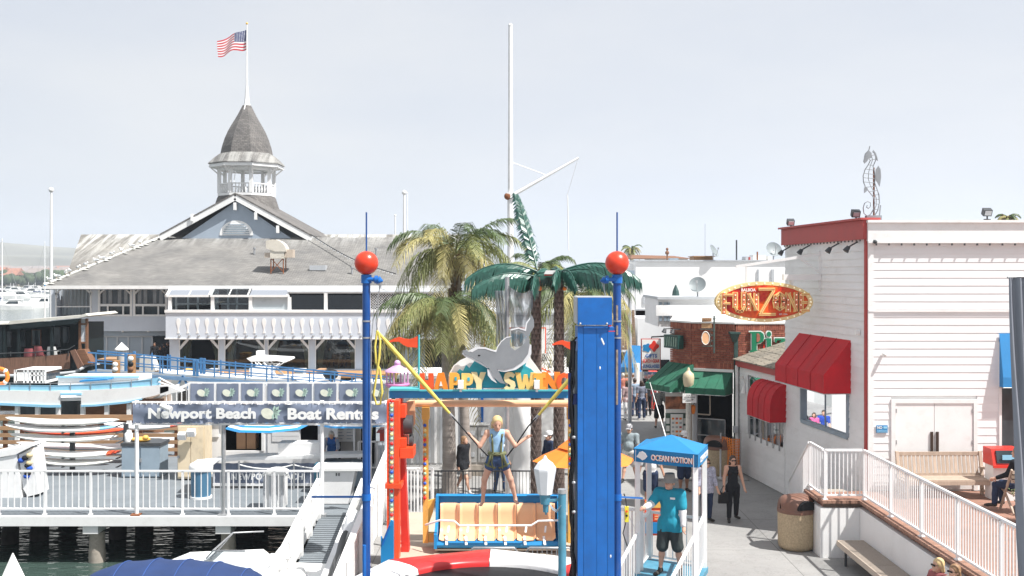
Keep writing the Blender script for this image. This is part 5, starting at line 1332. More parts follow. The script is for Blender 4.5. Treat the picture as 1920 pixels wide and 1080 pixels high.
q=B();q.b2((sx(735),21.9,.28),(sx(1120),26.4,.52));q.build('platform',mk('beige_platform',(0.45,0.38,0.3),.8,.1,2,.2,30),sw)
q=B();q.b2((sx(725),21.8,.0),(sx(1125),26.5,.27));q.build('platform_skirt',GREYP,sw)
b0,b1=sx(820),sx(1047)
q=B();prof=[(0,sz(930)),(.02,sz(929)),(.1,sz(932)),(.06,sz(1000)),(-.35,sz(1002)),(-.52,sz(1004)),(-.56,sz(1010)),(-.5,sz(1016)),(-.3,sz(1018)),(.12,sz(1017)),(.2,sz(950)),(.18,sz(929))]
q.prism([(b0,SW+y,z)for y,z in prof],(b1-b0,0,0));q.build('bench_shell',SKYB,sw)
q=B();q.b2((b0-.02,SW-.5,sz(1021)),(b1+.02,SW+.2,sz(1018.2)));q.build('kick_plate',BEIGEM,sw)
for s,x in ((0,b0),(1,b1)):
 q=B();q.prism([(x-.03,SW+.2,sz(929)),(x-.03,SW-.05,sz(929)),(x-.03,SW-.15,sz(975)),(x-.03,SW-.58,sz(990)),(x-.03,SW-.6,sz(1016)),(x-.03,SW+.2,sz(1018))],(.06,0,0));q.build('bench_side',SKYB,sw)
st_w=(sx(1041)-sx(826))/6
for k in range(6):
 x0=sx(826)+k*st_w;x1=x0+st_w*.975
 q=B()
 pf=[(.05,sz(944)),(.02,sz(943)),(-.03,sz(946)),(-.05,sz(975)),(-.09,sz(990)),(-.2,sz(997)),(-.42,sz(999)),(-.5,sz(1003))]
 def seatf(u,v):
  j=v*(len(pf)-1);i=min(int(j),len(pf)-2);f=j-i
  y=pf[i][0]+(pf[i+1][0]-pf[i][0])*f;z=pf[i][1]+(pf[i+1][1]-pf[i][1])*f
  e=math.sin(math.pi*u);bulge=.02*(1-min(1,e*2.2))
  if u>.86:bulge+=.04*math.sin((u-.86)/.14*math.pi/2)
  return (x0+u*(x1-x0),SW+y-bulge*(1 if v<.55 else .3),z+(bulge if v>=.55 else 0))
 q.grid(seatf,20,14);q.build('seat',PEACH,sw,fix=False)
 xm=(x0+x1)/2;q=B();q.bar((xm-.03,SW-.62,sz(1008)),(xm-.05,SW-.45,sz(996)),.05,.02);q.bar((xm-.02,SW-.4,sz(990)),(xm,SW-.3,sz(980)),.04,.02);q.build('belt_buckle',LETW,sw)
q=B();bz=lambda py:sz(py,SW-.62)
q.tube([(sx(800),SW-.3,sz(978)),(sx(828),SW-.6,bz(976)),(sx(855),SW-.66,bz(976)),(sx(864),SW-.68,bz(984)),(sx(995),SW-.68,bz(984)),(sx(1008),SW-.66,bz(976)),(sx(1047),SW-.6,bz(976))],.022,8);q.build('lap_bar',WHITEM,sw)
bulbm=[mk('bulb_'+n,c,.25,.05,5)for n,c in (('red',(.7,.02,.02)),('yellow',(.85,.72,.3)),('green',(.3,.5,.38)),('blue',(.02,.1,.5)),('white',(.8,.8,.75)))]
q=B();q.sph((0,0,0),.038,9,6);bsrc=[None]*5
def bulb(k,parent,loc):
 l=Vector(loc)-ORG[parent.name]
 if bsrc[k]is None:
  o=q.build('bulb',bulbm[k]);o.parent=parent;o.location=l;bsrc[k]=o
 else:
  piece(bsrc[k],parent,l)
bulb_mesh=q
for px,lab in ((798,'l'),(1070,'r')):
 f=B();f.b2((sx(px-5),SW-.02,sz(1018)),(sx(px+5),SW+.12,sz(768)));a_=f.build('swing_arm',YEL,sw)
 f=B();f.b2((sx(px-7),SW-.05,sz(786)),(sx(px+7),SW+.18,sz(764)));f.build('arm_head',YEL,sw)
 f=B();f.b2((sx(px+(5.2 if lab=='l' else -22)),SW,sz(1017)),(sx(px+(22 if lab=='l' else -5.2)),SW+.15,sz(1000)));f.prism([(sx(px+5),SW+.05,sz(940)),(sx(px+18),SW+.05,sz(936)),(sx(px+14),SW+.05,sz(960)),(sx(px+5),SW+.05,sz(985))],(0,.1,0))if lab=='l' else None ;f.build('arm_bracket',YEL,sw)
 k=0
 for yy in np.arange(797,938,9.05):
  bulb([3,1,2,0][k%4],a_,(sx(px-1.2),SW-.05,sz(yy)));k+=1
f=B();f.b2((sx(735.5),22.0,.3),(sx(739.5),22.3,sz(741)));f.b2((sx(748.5),22.0,.3),(sx(757),22.35,sz(741)));f.b2((sx(739.6),22.12,.3),(sx(748.4),22.2,sz(742)));tw=f.build('tower',ORRED,sw)
f=B();f.b2((sx(740),22.02,.35),(sx(748),22.1,sz(745)));f.build('light_strip',LETW,tw)
k=0
for yy in np.arange(752,1040,8.9):
 bulb([0,1,2,3,2,1][k%6]if k%5!=4 else 0,tw,(sx(744),22.0,sz(yy,22.0)*1));k+=1
f=B();f.prism([(sx(752),22.6,sz(742)),(sx(757),22.6,sz(742)),(sx(771),22.6,.32),(sx(756),22.6,.32)],(0,.3,0));f.build('tower_leg',RED,sw)
f=B();f.b2((sx(757),22.3,sz(775)),(sx(766),22.8,sz(752)));f.build('motor_mount',ORRED,sw)
f=B();f.b2((sx(757),22.2,sz(827)),(sx(768),22.8,sz(812)));f.build('motor_mount',ORRED,sw)
f=B();f.b2((sx(758),22.1,sz(846)),(sx(782),22.7,sz(828)));f.build('motor_tray',ORRED,sw)
f=B();f.cyl((sx(762),22.5,sz(790)),(sx(778),22.5,sz(790)),.2,n=12);f.cyl((sx(772),22.5,sz(820)),(sx(779),22.5,sz(820)),.14,n=10);f.build('drive_motor',IRON,sw)
f=B();f.b2((sx(733),21.95,sz(898)),(sx(762),22.4,sz(890)));f.build('tower_clamp',ORRED,sw)
f=B();f.b2((sx(1090),22.0,.3),(sx(1112),22.4,sz(741)));f.build('tower',ORRED,sw)
f=B();f.b2((sx(734),22.55,sz(742)),(sx(1112),22.85,sz(728.5)));f.build('cross_beam',SKYB,sw)
f=B();f.b2((sx(735),22.5,sz(728)),(sx(790),22.9,sz(724)));f.b2((sx(790),22.5,sz(729)),(sx(1066),22.5+.04,sz(726)));f.build('beam_cap',TURQ,sw)
f=B();f.cyl((sx(766),SW+.1,sz(757.5)),(sx(1090),SW+.1,sz(757.5)),.075,n=16);f.build('axle_tube',PEACH,sw)
f=B();f.prism([(sx(762),SW,sz(753)),(sx(778),SW,sz(751)),(sx(778),SW,sz(795)),(sx(774),SW,sz(803)),(sx(766),SW,sz(803)),(sx(762),SW,sz(795))],(0,.1,0));f.build('axle_hanger',PEACH,sw)
WB=22.7
wvz=lambda py:Z_(py,WB)
wx=lambda px:X_(px,WB)
out=[(838,728),(842,700),(850,686),(862,676),(880,668),(905,660),(940,655),(975,659),(992,668),(1004,684),(1014,698),(1030,706),(1052,728)]
f=B();f.prism([(wx(x),WB,wvz(y))for x,y in out],(0,.06,0));f.build('wave_board',LETW,sw)
inn=[(842,727),(852,702),(862,692),(868,696),(874,684),(880,690),(890,676),(905,673),(925,680),(950,682),(975,672),(990,668),(985,686),(996,692),(1008,705),(1022,715),(1040,727)]
f=B();f.prism([(wx(x),WB-.012,wvz(y))for x,y in inn],(0,.01,0));f.build('wave_water',mk('wave_teal',(0.03,0.40,0.50),.5,.25,2.5,stretch=(1,1,3)),sw)
cols=[(0.80,0.10,0.02),(0.86,0.25,0.02),(0.88,0.42,0.06),(0.86,0.56,0.16),(0.84,0.68,0.36),(0.84,0.68,0.36),(0.86,0.56,0.16),(0.87,0.36,0.05),(0.86,0.23,0.02),(0.82,0.12,0.02)]
LP=dict(H=[[(0,0),(.36,0),(.36,.38),(.62,.38),(.62,0),(1,0),(1,1),(.62,1),(.62,.62),(.36,.62),(.36,1),(0,1)]],A=[[(0,0),(.32,0),(.38,.2),(.62,.2),(.68,0),(1,0),(.7,1),(.3,1)]],P=[[(0,0),(.4,0),(.4,.34),(.7,.34),(.92,.45),(1,.67),(.92,.9),(.7,1),(0,1)]],Y=[[(.32,0),(.7,0),(.7,.4),(1,1),(.62,1),(.5,.7),(.38,1),(0,1),(.32,.4)]],S=[[(.05,.2),(.2,.03),(.5,-.02),(.85,.08),(1,.3),(.92,.5),(.5,.64),(.44,.72),(.55,.78),(.8,.72),(.95,.88),(.7,1.0),(.4,1.02),(.12,.92),(.02,.7),(.12,.5),(.5,.37),(.58,.28),(.48,.22),(.25,.3)]],W=[[(0,1),(.2,0),(.44,0),(.5,.4),(.58,0),(.82,0),(1,1),(.76,1),(.68,.45),(.6,.9),(.42,.9),(.34,.45),(.26,1)]],I=[[(0,0),(1,0),(1,.25),(.78,.25),(.78,.75),(1,.75),(1,1),(0,1),(0,.75),(.22,.75),(.22,.25),(0,.25)]],N=[[(0,0),(.32,0),(.32,.45),(.68,0),(1,0),(1,1),(.68,1),(.68,.52),(.32,1),(0,1)]],G=[[(1,.5),(.55,.5),(.55,.3),(.66,.3),(.6,.22),(.42,.26),(.35,.5),(.42,.74),(.6,.78),(.72,.68),(.98,.8),(.8,.98),(.5,1.02),(.15,.88),(0,.5),(.15,.12),(.5,-.02),(.8,.04),(1,.2)]])
wid=[(788,814),(813,842),(843,863),(866,888),(884,912),(944,967),(966,1004),(1000,1023),(1016,1050),(1042,1070)]
for i,ch in enumerate('HAPPYSWING'):
 a,c=wid[i];sk_=[(.1),.05,0,.02,.06,0,0,-.02,.04,0][i]
 y0,y1=733,[699,698,698,699,697,697,698,699,697,699][i]
 for poly in LP[ch]:
  f=B();f.prism([(wx(a+(c-a)*x+sk_*10*(.5-z)),WB-.12-.012*(i%2),wvz(y0+(y1-y0)*z))for x,z in poly],(0,.07,0));lt_=f.build('letter',mk('letter_paint_%d'%i,cols[i],.5,.08,4),sw)
 if ch in 'AP':
  f=B();cx_,cz_=(.5,.42)if ch=='A' else (.6,.68);hh=.12 if ch=='A' else .1
  f.prism([(wx(a+(c-a)*x),WB-.134-.012*(i%2),wvz(y0+(y1-y0)*z))for x,z in ((cx_-.1,cz_-hh),(cx_+.1,cz_-hh),(cx_+(.02 if ch=='A' else .1),cz_+hh),(cx_-(.02 if ch=='A' else .1),cz_+hh))],(0,.01,0));f.build('letter_counter',MATS['wave_teal']if i in (2,3)else LETW,lt_)
for px in (865,1006):
 f=B();f.b2((wx(px-5),WB-.34,wvz(726)),(wx(px+5),WB-.16,wvz(711)));f.b2((wx(px-2),WB-.3,wvz(732)),(wx(px+2),WB-.25,wvz(726)));f.build('sign_floodlight',LETW,sw)
GD=mk('dolphin_grey',(0.25,0.265,0.28),.4,.12,3);WD=mk('dolphin_belly_white',(0.74,0.75,0.76),.4,.06,3)
dol=thing('dolphin_figure','grey dolphin cut-out leaping over the wave board','dolphin',P(935,690,WB-.2))
def dp(pts,y,dep,mat,name):
 f=B();f.prism([(wx(a),WB+y,wvz(c))for a,c in pts],(0,dep,0));return f.build(name,mat,dol)
body=[(868,657),(874,655),(880,659),(886,658),(896,652),(910,652),(922,656),(930,658),(933,650),(940,640),(950,632),(959,631),(956,640),(957,650),(966,656),(978,648),(985,640),(987,630),(982,624),(970,619),(957,618),(958,615),(972,614),(984,618),(986,606),(993,596),(997,590),(1001,600),(1001,612),(995,622),(991,630),(993,645),(990,662),(980,676),(964,687),(946,692),(932,690),(938,700),(944,714),(947,718),(938,716),(926,706),(918,690),(905,680),(885,669),(872,664)]
dp(body,-.2,.1,GD,'body')
dp([(868,659),(873,663),(890,670),(908,679),(918,688),(914,689),(904,683),(886,673),(872,667),(867,662)],-.19,.08,WD,'jaw')
dp([(933,690),(946,692),(964,687),(980,676),(990,662),(993,645),(996,646),(996,662),(986,679),(967,692),(946,696),(934,694)],-.19,.08,WD,'belly')
dp([(914,690),(919,692),(926,706),(932,717),(922,711),(915,702)],-.19,.08,WD,'fin_edge')
dp([(879,656.5),(887,652),(897,649.5),(911,650),(922,654),(930,656.5),(933,648),(940,638),(950,630.5),(959,629.5),(959,631),(950,632.5),(940,640.5),(934,650),(930.5,659),(922,657),(910,653),(897,653),(886,659)],-.205,.02,WD,'back_highlight')  # thin white strip along the upper back and dorsal fin
dp([(957,617),(972,613),(984,617),(986,605),(993,595),(994,597),(988,606),(986,620),(972,615.5),(958,619)],-.205,.02,WD,'tail_highlight')  # thin white strip along the top of the tail flukes
f=B();f.sph((wx(899),WB-.2,wvz(665)),(.03,.01,.015),8,5);f.build('eye',BLACK,dol)
f=B();f.bar((wx(950),WB-.08,wvz(690)),(wx(950),WB-.04,wvz(735)),.05);f.build('stay',STEEL,dol)
fp_=thing('pennant','orange red wavy pennant on a turquoise pole beside the swing letters','flag',(wx(785),WB,wvz(727)))
f=B();f.cyl((wx(785),WB+.05,wvz(727)),(wx(785),WB+.05,wvz(628)),.022,n=8);f.build('pole',TURQ,fp_)
top=[(783,630),(775,634),(768,636),(758,635),(748,632),(738,635),(728,640)];bot=[(728,643),(738,641),(748,641),(756,647),(764,651),(783,652)]
f=B();f.prism([(wx(a),WB+.04,wvz(c))for a,c in top+bot],(0,.03,0));f.build('cloth',ORRED,fp_)
f2=dup(fp_,(X_(1089,24.2),24.2,Z_(727,24.2)),label='orange red wavy pennant half hidden behind the blue winch tower')
pk=thing('pink_gondola','small lilac pink domed gondola standing left of the swing beam','gondola',P(745,729,25))
gx,gyy=X_(745,25),25.0;gz=lambda py:Z_(py,25)
f=B();f.lathe((gx,gyy,0),[(.3,gz(697)),(.28,gz(694)),(.16,gz(689)),(.08,gz(685)),(.08,gz(684))],14);f.sph((gx,gyy,gz(681)),.075,12,8);f.build('roof',PINK,pk)
for k in range(6):a=k*math.pi/3+.3;f=B();f.cyl((gx+.25*math.cos(a),gyy+.25*math.sin(a),gz(722)),(gx+.25*math.cos(a),gyy+.25*math.sin(a),gz(696)),.018,n=6);f.build('post',PINK,pk)
f=B();f.lathe((gx,gyy,0),[(.1,gz(730)),(.22,gz(727)),(.29,gz(722)),(.29,gz(719)),(.22,gz(719))],14);f.build('base',mk('deep_pink_paint',(0.55,0.2,0.42),.45,.1,4),pk)
f=B();f.cyl((gx,gyy,0),(gx,gyy,gz(729)),.05,n=8);f.build('stand',WHITEM,pk)
tb_=thing('blue_steel_brace','turquoise blue folded steel brace at the foot of the red tower','brace',(X_(728,20.6),20.6,0))
f=B();f.prism([P(714,1005,20.6),P(718,1012,20.6),P(733,975,20.6),P(738,978,20.6),P(738,1075,20.6),P(714,1075,20.6)],(0,.06,0));f.b2((X_(714,20.6),20.58,0),(X_(738,20.6),20.7,Z_(1074,20.6)));f.build('plate',SKYB,tb_)
f=B();f.cyl(P(717,1022,20.55),P(731,985,20.55),.02,n=6);f.build('tube',BLUE,tb_)
f=B();f.cyl((X_(683,16.5),16.5,0),(X_(683,16.5),16.5,Z_(1022,16.5)),.03,n=8);tag(f.build('blue_stub_post',BLUE,None,(X_(683,16.5),16.5,0)),'short blue post right beside the left bungee mast','post')
for a,c,lab in ((880,972,'steel crowd barrier left of centre behind the trampoline'),(985,1075,'steel crowd barrier behind the lamp post and trampoline')):
 Y=20.6;t=thing('crowd_barrier',lab,'barrier',(X_((a+c)/2,Y),Y,0));z1=Z_(1027,Y)
 f=B();f.tube([(X_(a,Y),Y,0),(X_(a,Y),Y,z1-.1),(X_(a+8,Y),Y,z1),(X_(c-8,Y),Y,z1),(X_(c,Y),Y,z1-.1),(X_(c,Y),Y,0)],.022,8);f.build('frame',STEEL,t)
 f=B();f.cyl((X_(a,Y),Y,.25),(X_(c,Y),Y,.25),.018,n=6);f.build('lower_rail',STEEL,t)
 for k in range(10):x=X_(a+(c-a)*(k+.5)/10,Y);f=B();f.cyl((x,Y,.25),(x,Y,z1),.01,n=5);f.build('baluster',STEEL,t)
railing('iron_fence','black iron fence behind the swing ride where the walkers pass',(X_(800,29.5),29.5,0),(X_(1015,29.5),29.5,0),.97,[.1,.32,.6,.97],34,.1,.02,IRON,.016)
railing('white_side_fence','white baluster fence seen between the red tower and the golden swing arm',(X_(755,27),27,0),(X_(812,27),27,0),1.5,[0,.5,1],9,.1,.025,WHITEM,.03)
sv=thing('service_building','low white building with blue pilasters behind the swing ride','building',(X_(880,36),37,0))
VY=36.0
f=B();f.b2((X_(748,VY),VY,0),(X_(1075,VY),VY+3,2.9));f.build('wall',STUCCO,sv)
for px in (867,904,800):f=B();f.b2((X_(px-2.5,VY),VY-.06,0),(X_(px+2.5,VY),VY-.002,2.88));f.build('pilaster',BLUE,sv)
for k in range(7):
 px=762+11*k;f=B();f.b2((X_(px-2.2,VY),VY-.08,.05),(X_(px+2.2,VY),VY-.003,2.7));f.build('batten',WHITE if k%2 else GREYP,sv)
f=B();f.b2((X_(745,VY),VY-.1,2.9),(X_(1078,VY),VY+3.1,3.0));f.build('coping',WHITE,sv)
eb=thing('electrical_cabinet','grey electrical cabinet behind the jumping child','cabinet',(X_(895,34),34,0))
f=B();f.b2((X_(876,34),34,.35),(X_(916,34),34.5,Z_(798,34)));f.b2((X_(874,34),33.96,Z_(798,34)),(X_(918,34),34.5,Z_(796,34)));f.build('body',mk('cabinet_grey',(0.38,0.38,0.37),.6,.06,2),eb)
for a,c in ((878,894),(897,914)):
 f=B();f.b2((X_(a,34),33.97,.42),(X_(c,34),33.997,Z_(801,34)));d_=f.build('door',MATS['cabinet_grey'],eb)
 for yy in (808,848):f=B();f.b2((X_((a+c)/2-4,34),33.95,Z_(yy+8,34)),(X_((a+c)/2+4,34),33.968,Z_(yy,34)));f.build('louvre',GREYP,d_)
f=B();f.b2((X_(874,34),33.9,0),(X_(918,34),34.6,.345));f.build('plinth',CONC,eb)
dr=thing('white_sculpted_pillar','white rough sculpted pillar behind the child with a palm shadow on it','pillar',(X_(985,30.6),30.6,0))
f=B()
def drf(u,v):
 a=-math.pi+u*math.pi*1.0;z=v*3.1
 r=.36+.05*math.sin(v*9+u*5)+.05*noise_(u*4,v*5,2)-.06*v
 return (X_(985,30.6)+math.cos(a)*r*1.0,30.8+math.sin(a)*r,z)
f.grid(drf,24,40);f.build('shell',mk('rough_white_plaster',(0.72,0.72,0.71),.8,.06,2,.5,9),dr,fix=False)
sg=thing('red_framed_sign','white sign with red frame and pale blue letters behind the dolphin','sign',P(965,690,38))
f=B();f.b2((X_(907,38),38,Z_(702,38)),(X_(1024,38),38.1,Z_(614,38)));f.build('frame',ORRED,sg)
f=B();f.b2((X_(909,38),37.97,Z_(700,38)),(X_(1022,38),37.998,Z_(616,38)));f.build('board',LETW,sg)
text('HAPPY',.7,P(962,634,37.95),BABY,'lettering',sg,.01,.02,fit=(X_(1010,38)-X_(914,38),.3))
for px in (915,1016):f=B();f.cyl((X_(px,38),38.2,0),(X_(px,38),38.2,Z_(660,38)),.06,n=8);f.build('post',STEEL,sg)
fz=thing('slanted_sign','white slanted sign with black letters FUN ZONE behind the plastic palms','sign',P(1040,680,37))
f=B();f.prism([P(1008,660,37),P(1062,670,37),P(1062,700,37),P(1040,700,37),P(1008,684,37)],(0,.08,0));f.build('board',LETW,fz)
f=B();f.bar(P(1007,686,36.99),P(1045,706,36.99),.05);f.bar(P(1045,706,36.99),P(1063,702,36.99),.05);f.build('trim',ORRED,fz)
text('UN',.5,P(1019,671,36.96),BLACK,'lettering',fz,.01,.0,fit=(.26,.28))
text('ZO',.5,P(1036,682,36.96),BLACK,'lettering',fz,.01,.0,fit=(.3,.28))
f=B();f.cyl((X_(1030,37),37.15,0),(X_(1030,37),37.15,Z_(680,37)),.06,n=8);f.build('post',STEEL,fz)
wbk=thing('white_block','white clapboard building half hidden behind the palms','building',(X_(980,56),58,0))
f=B();f.b2((X_(838,56),56,0),(X_(1150,56),64,4.3));f.build('wall',SIDING,wbk)
for k in range(16):f=B();f.b2((X_(838,56),55.96,.3+k*.25),(X_(1150,56),55.998,.3+k*.25+.2));f.build('board',SIDING,wbk)
f=B();f.b2((X_(836,56),55.8,4.3),(X_(1152,56),64.2,4.42));f.build('roof',GREYP,wbk)
for px in (860,925,1000,1060):f=B();f.b2((X_(px-12,56),55.9,1.2),(X_(px+12,56),55.95,2.6));f.build('window',DGLASS,wbk)
bm_=thing('yardarm_mast','very tall white mast with a slanting yardarm rising behind the palms','mast',(X_(957,46),46,0))
f=B();f.cyl((X_(957,46),46,0),(X_(957,46),46,Z_(366,46)),.15,.13,14);f.cyl((X_(957,46),46,Z_(380,46)),(X_(957,46),46,Z_(48,46)),.115,.085,14);f.sph((X_(957,46),46,Z_(48,46)),.1,10,6);f.build('pole',WHITE,bm_)
f=B();f.cyl(P(962,366,46),P(1085,296,46),.085,.05,10);f.build('yardarm',WHITE,bm_)
f=B();f.b2(P(950,371,45.8),P(966,362,46.2));f.build('collar',WHITE,bm_)
f=B();f.cyl(P(961,305,46),P(1023,328,46),.02,n=5);f.cyl(P(1083,300,46),P(1064,365,46.4),.012,n=4);f.cyl(P(1064,365,46.4),P(1066,470,46.5),.022,n=4);f.cyl(P(953.5,52,46),P(953,370,46),.012,n=4);f.build('rigging',WHITEM,bm_)
f=B();f.sph(P(952,368,45.9),.16,8,6);f.build('winch',RUST,bm_)
LEAFG=mk('palm_leaf_green',(0.19,0.21,0.07),.55,.35,1.3,rv=.35,spec=.35);LEAFY=mk('palm_leaf_yellow',(0.36,0.32,0.13),.6,.3,1.3,rv=.3,spec=.3);LEAFD=mk('palm_leaf_dark',(0.08,0.12,0.04),.5,.3,1.3,rv=.3)
FAKE=mk('plastic_palm_green',(0.025,0.095,0.072),.32,.5,9.0,spec=.5,rv=.3)
TRUNK=mk('grey_palm_trunk',(0.32,0.28,0.25),.85,.25,3,.7,14,stretch=(.6,.6,5));FIBRE=mk('palm_fibre',(0.17,0.115,0.075),.95,.45,8,.9,20,stretch=(2,2,.6))
FTRUNK=mk('plastic_palm_trunk',(0.085,0.06,0.05),.8,.3,6,.5,30)
pmr=random.Random(21)
def frond(parent,c,az,L,rise,droop,nl,ll,lw,mat,hang=.5,rad=.018,tilt=0.0,twist=0.0,rmat=None):
 c=Vector(c);d=Vector((math.cos(az),math.sin(az),0));sd=Vector((-d.y,d.x,0));pts=[]
 for i in range(13):
  t=i/12;pts.append(c+d*(L*(t*.97-.1*droop*t**3))+Vector((0,0,L*(rise*t-droop*t**2.2)))+sd*(tilt*L*t*t))
 f=B();f.tube(pts,rad,5,rr=[rad*(1-.8*i/12)for i in range(13)])
 for k in range(nl):
  t=.08+.9*(k+.5)/nl;j=t*12;i=min(int(j),11);p=pts[i].lerp(pts[i+1],j-i);tg=(pts[i+1]-pts[i]).normalized()
  lenf=ll*(.45+.55*math.sin(math.pi*min(1,t*.8+.18)))*pmr.uniform(.85,1.1)
  for s in (-1,1):
   side=tg.cross(Vector((0,0,1)));
   if side.length<.1:side=sd.copy()
   side.normalize();up=side.cross(tg).normalized()
   dr_=(side*s*(1-hang*.45+twist*s)+tg*(.55+.3*t)+up*(.25-hang*.6+pmr.uniform(-.18,.18))).normalized()
   m1=p+dr_*lenf*.5;e=p+dr_*lenf*.92+Vector((0,0,-lenf*hang*.65))
   wv=tg*lw*.5
   f.add([p-wv*.6,p+wv*.6,m1+wv,m1-wv,e],[(0,1,2,3),(3,2,4)])
 return f.build('frond',mat,parent,fix=False)
def palm(name,lab,base,crown_z,r0,r1,n,L,lab_grp,seed,lean=(0,0),fib=.9,up=.75):
 pmr.seed(seed)
 t=thing(name,lab,'palm tree',base,lab_grp);bx,by,bz=base;cx_,cy_=bx+lean[0],by+lean[1]
 H_=crown_z-bz;pr=[];n_=34
 f=B();f.tube([(bx+lean[0]*(i/n_)**1.5,by+lean[1]*(i/n_),bz+H_*i/n_)for i in range(n_+1)],r0,12,rr=[(r0+(r1-r0)*(i/n_)**.7)*(1+.04*(i%2))for i in range(n_+1)]);f.build('trunk',TRUNK,t)
 f=B()
 for k in range(90):
  a=pmr.uniform(0,6.28);z=crown_z-fib*pmr.random()**.8;rr2=r1*pmr.uniform(.9,1.35)
  p=Vector((cx_+math.cos(a)*rr2,cy_+math.sin(a)*rr2,z));f.bar(p,p+Vector((math.cos(a)*.09,math.sin(a)*.09,pmr.uniform(.05,.3))),.06,.02)
 f.build('fibre_sheath',FIBRE,t)
 for k in range(n):
  az=k*2.399+pmr.uniform(-.2,.2);q_=k/n
  rise=up*(1-q_)**.8+pmr.uniform(-.05,.1)-.15*q_;dr_=.75+.55*q_+pmr.uniform(-.1,.15)
  m=LEAFD if q_<.2 else (LEAFG if pmr.random()<.55 else LEAFY)
  if q_>.8:m=LEAFY
  frond(t,(cx_+.05*math.cos(az),cy_+.05*math.sin(az),crown_z+.15*(1-q_)),az,L*pmr.uniform(.85,1.12),rise,dr_,44,L*.3,.038,m,hang=.55+.3*pmr.random(),twist=pmr.uniform(-.2,.2),tilt=pmr.uniform(-.15,.15))
 return t
palm('feather_palm','feather palm with yellow green fronds and thick grey trunk left of the wave board',(X_(843,31),31,0),Z_(588,31),.22,.15,34,2.35,'feather palms behind the swing',3,(-.1,0),1.0,.75)
palm('feather_palm','taller feather palm behind with the highest arching fronds left of the dolphin',(X_(874,33.5),33.5,0),Z_(482,33.5),.17,.12,32,2.4,'feather palms behind the swing',5,(-.35,0),1.6,1.15)
palm('feather_palm','feather palm behind the two plastic palms and the winch tower',(X_(1086,34),34,0),Z_(560,34),.17,.12,22,2.1,'feather palms behind the swing',8,(0,0),1.6,.7)
palm('feather_palm','small feather palm showing its tips just above the plastic fronds',(X_(1010,37),37,0),Z_(515,37),.13,.1,16,1.5,'feather palms behind the swing',12,(0,0),.8,1.0)
def fake_palm(px,lab,fr_list,top):
 Y=28.0;x=X_(px,Y)
 t=thing('plastic_palm',lab,'artificial palm',(x,Y,0),'plastic palms')
 f=B();f.cyl((x,Y,0),(x,Y,Z_(top,Y)),.14,.11,14);f.build('trunk',FTRUNK,t)
 f=B();zt=Z_(top+6,Y)
 for k in range(44):
  z=.1+k*(zt-.1)/44;r=.145-.03*z/zt
  for a in range(8):
   aa=a*math.pi/4+(k%2)*math.pi/8;c0=Vector((x+math.cos(aa)*r,Y+math.sin(aa)*r,z));o_=Vector((math.cos(aa),math.sin(aa),0));s_2=Vector((-o_.y,o_.x,0))
   f.add([c0-s_2*.062,c0+s_2*.062,c0+o_*.022+Vector((0,0,.13)),c0-o_*.0+Vector((0,0,.15))],[(0,1,2),(0,2,3),(1,3,2)])
 o=f.build('bark_scale',mk('plastic_bark_scale',(0.14,0.105,0.09),.8,.35,8),t,fix=False);o['kind']='stuff'
 for (az,L,rise,dr_,hang,c)in fr_list:
  frond(t,(x+.03,Y,Z_(top,Y)+c),az,L,rise,dr_,56,L*.15+.16,.07,FAKE,hang=hang*1.25,rad=.03)
 return t
pmr.seed(4)
PI=math.pi
fake_palm(1005,'left plastic palm with dark glossy green fronds and scaly brown trunk',[(PI*1.02,2.05,.42,.52,1.0,.15),(PI*1.1,1.9,.28,.42,1.1,.0),(PI*.62,1.55,1.6,.25,.6,.2),(PI*.35,1.3,.5,.8,.9,.1),(PI*1.45,1.1,.35,.7,1.0,.0),(PI*.8,1.5,.4,.5,.9,.1)],520)
fake_palm(1048,'right plastic palm with dark glossy green fronds arching over to the red ball',[(PI*-.04,2.3,.42,.52,1.0,.15),(PI*.12,2.0,.35,.5,1.0,.1),(PI*1.42,1.0,.5,.8,1.0,.1),(PI*1.62,1.2,.45,.8,1.0,.1),(PI*.55,1.5,.5,.6,.9,.1),(PI*.95,1.2,.35,.6,1.0,.05),(PI*-.15,1.8,.35,.55,1.0,.1)],520)
lb=thing('palm_floodlight','white topped red floodlight on the steel bar between the plastic palms','floodlight',P(1032,515,27.8))
f=B();f.bar(P(962,518,28.15),P(1090,518,28.15),.05);f.build('bar',STEEL,lb)
f=B();f.prism([P(1020,514,27.6),P(1046,514,27.6),P(1042,507,27.6),P(1024,507,27.6)],(0,.3,0));f.build('lamp',LETW,lb)
f=B();f.b2(P(1021,517,27.65),P(1045,514.2,27.85));f.build('bezel',RED,lb)
for px in (1012,1059):f=B();f.sph(P(px,541,27.85),.06,8,6);tag(f.build('amber_lamp',ORANGE,None,P(px,541,27.85)),'amber lamp on the trunk of the '+('left' if px<1030 else 'right')+' plastic palm','lamp')
tpz=thing('sheeted_pole','steel pole draped with torn grey translucent plastic sheet above the dolphin','pole',(X_(951,26),26,0))
f=B();f.cyl((X_(951,26),26,0),(X_(951,26),26,Z_(519,26)),.055,n=12);f.build('pole',STEEL,tpz)
m_,t_,b_=base('translucent_sheet');b_.inputs['Base Color'].default_value=(0.2,0.225,0.25,1);b_.inputs['Roughness'].default_value=.45;b_.inputs['Alpha'].default_value=.72
f=B();L_=[(953,535),(953,560),(957,600),(960,650)];R_=[(999,543),(999,575),(988,610),(985,650)]
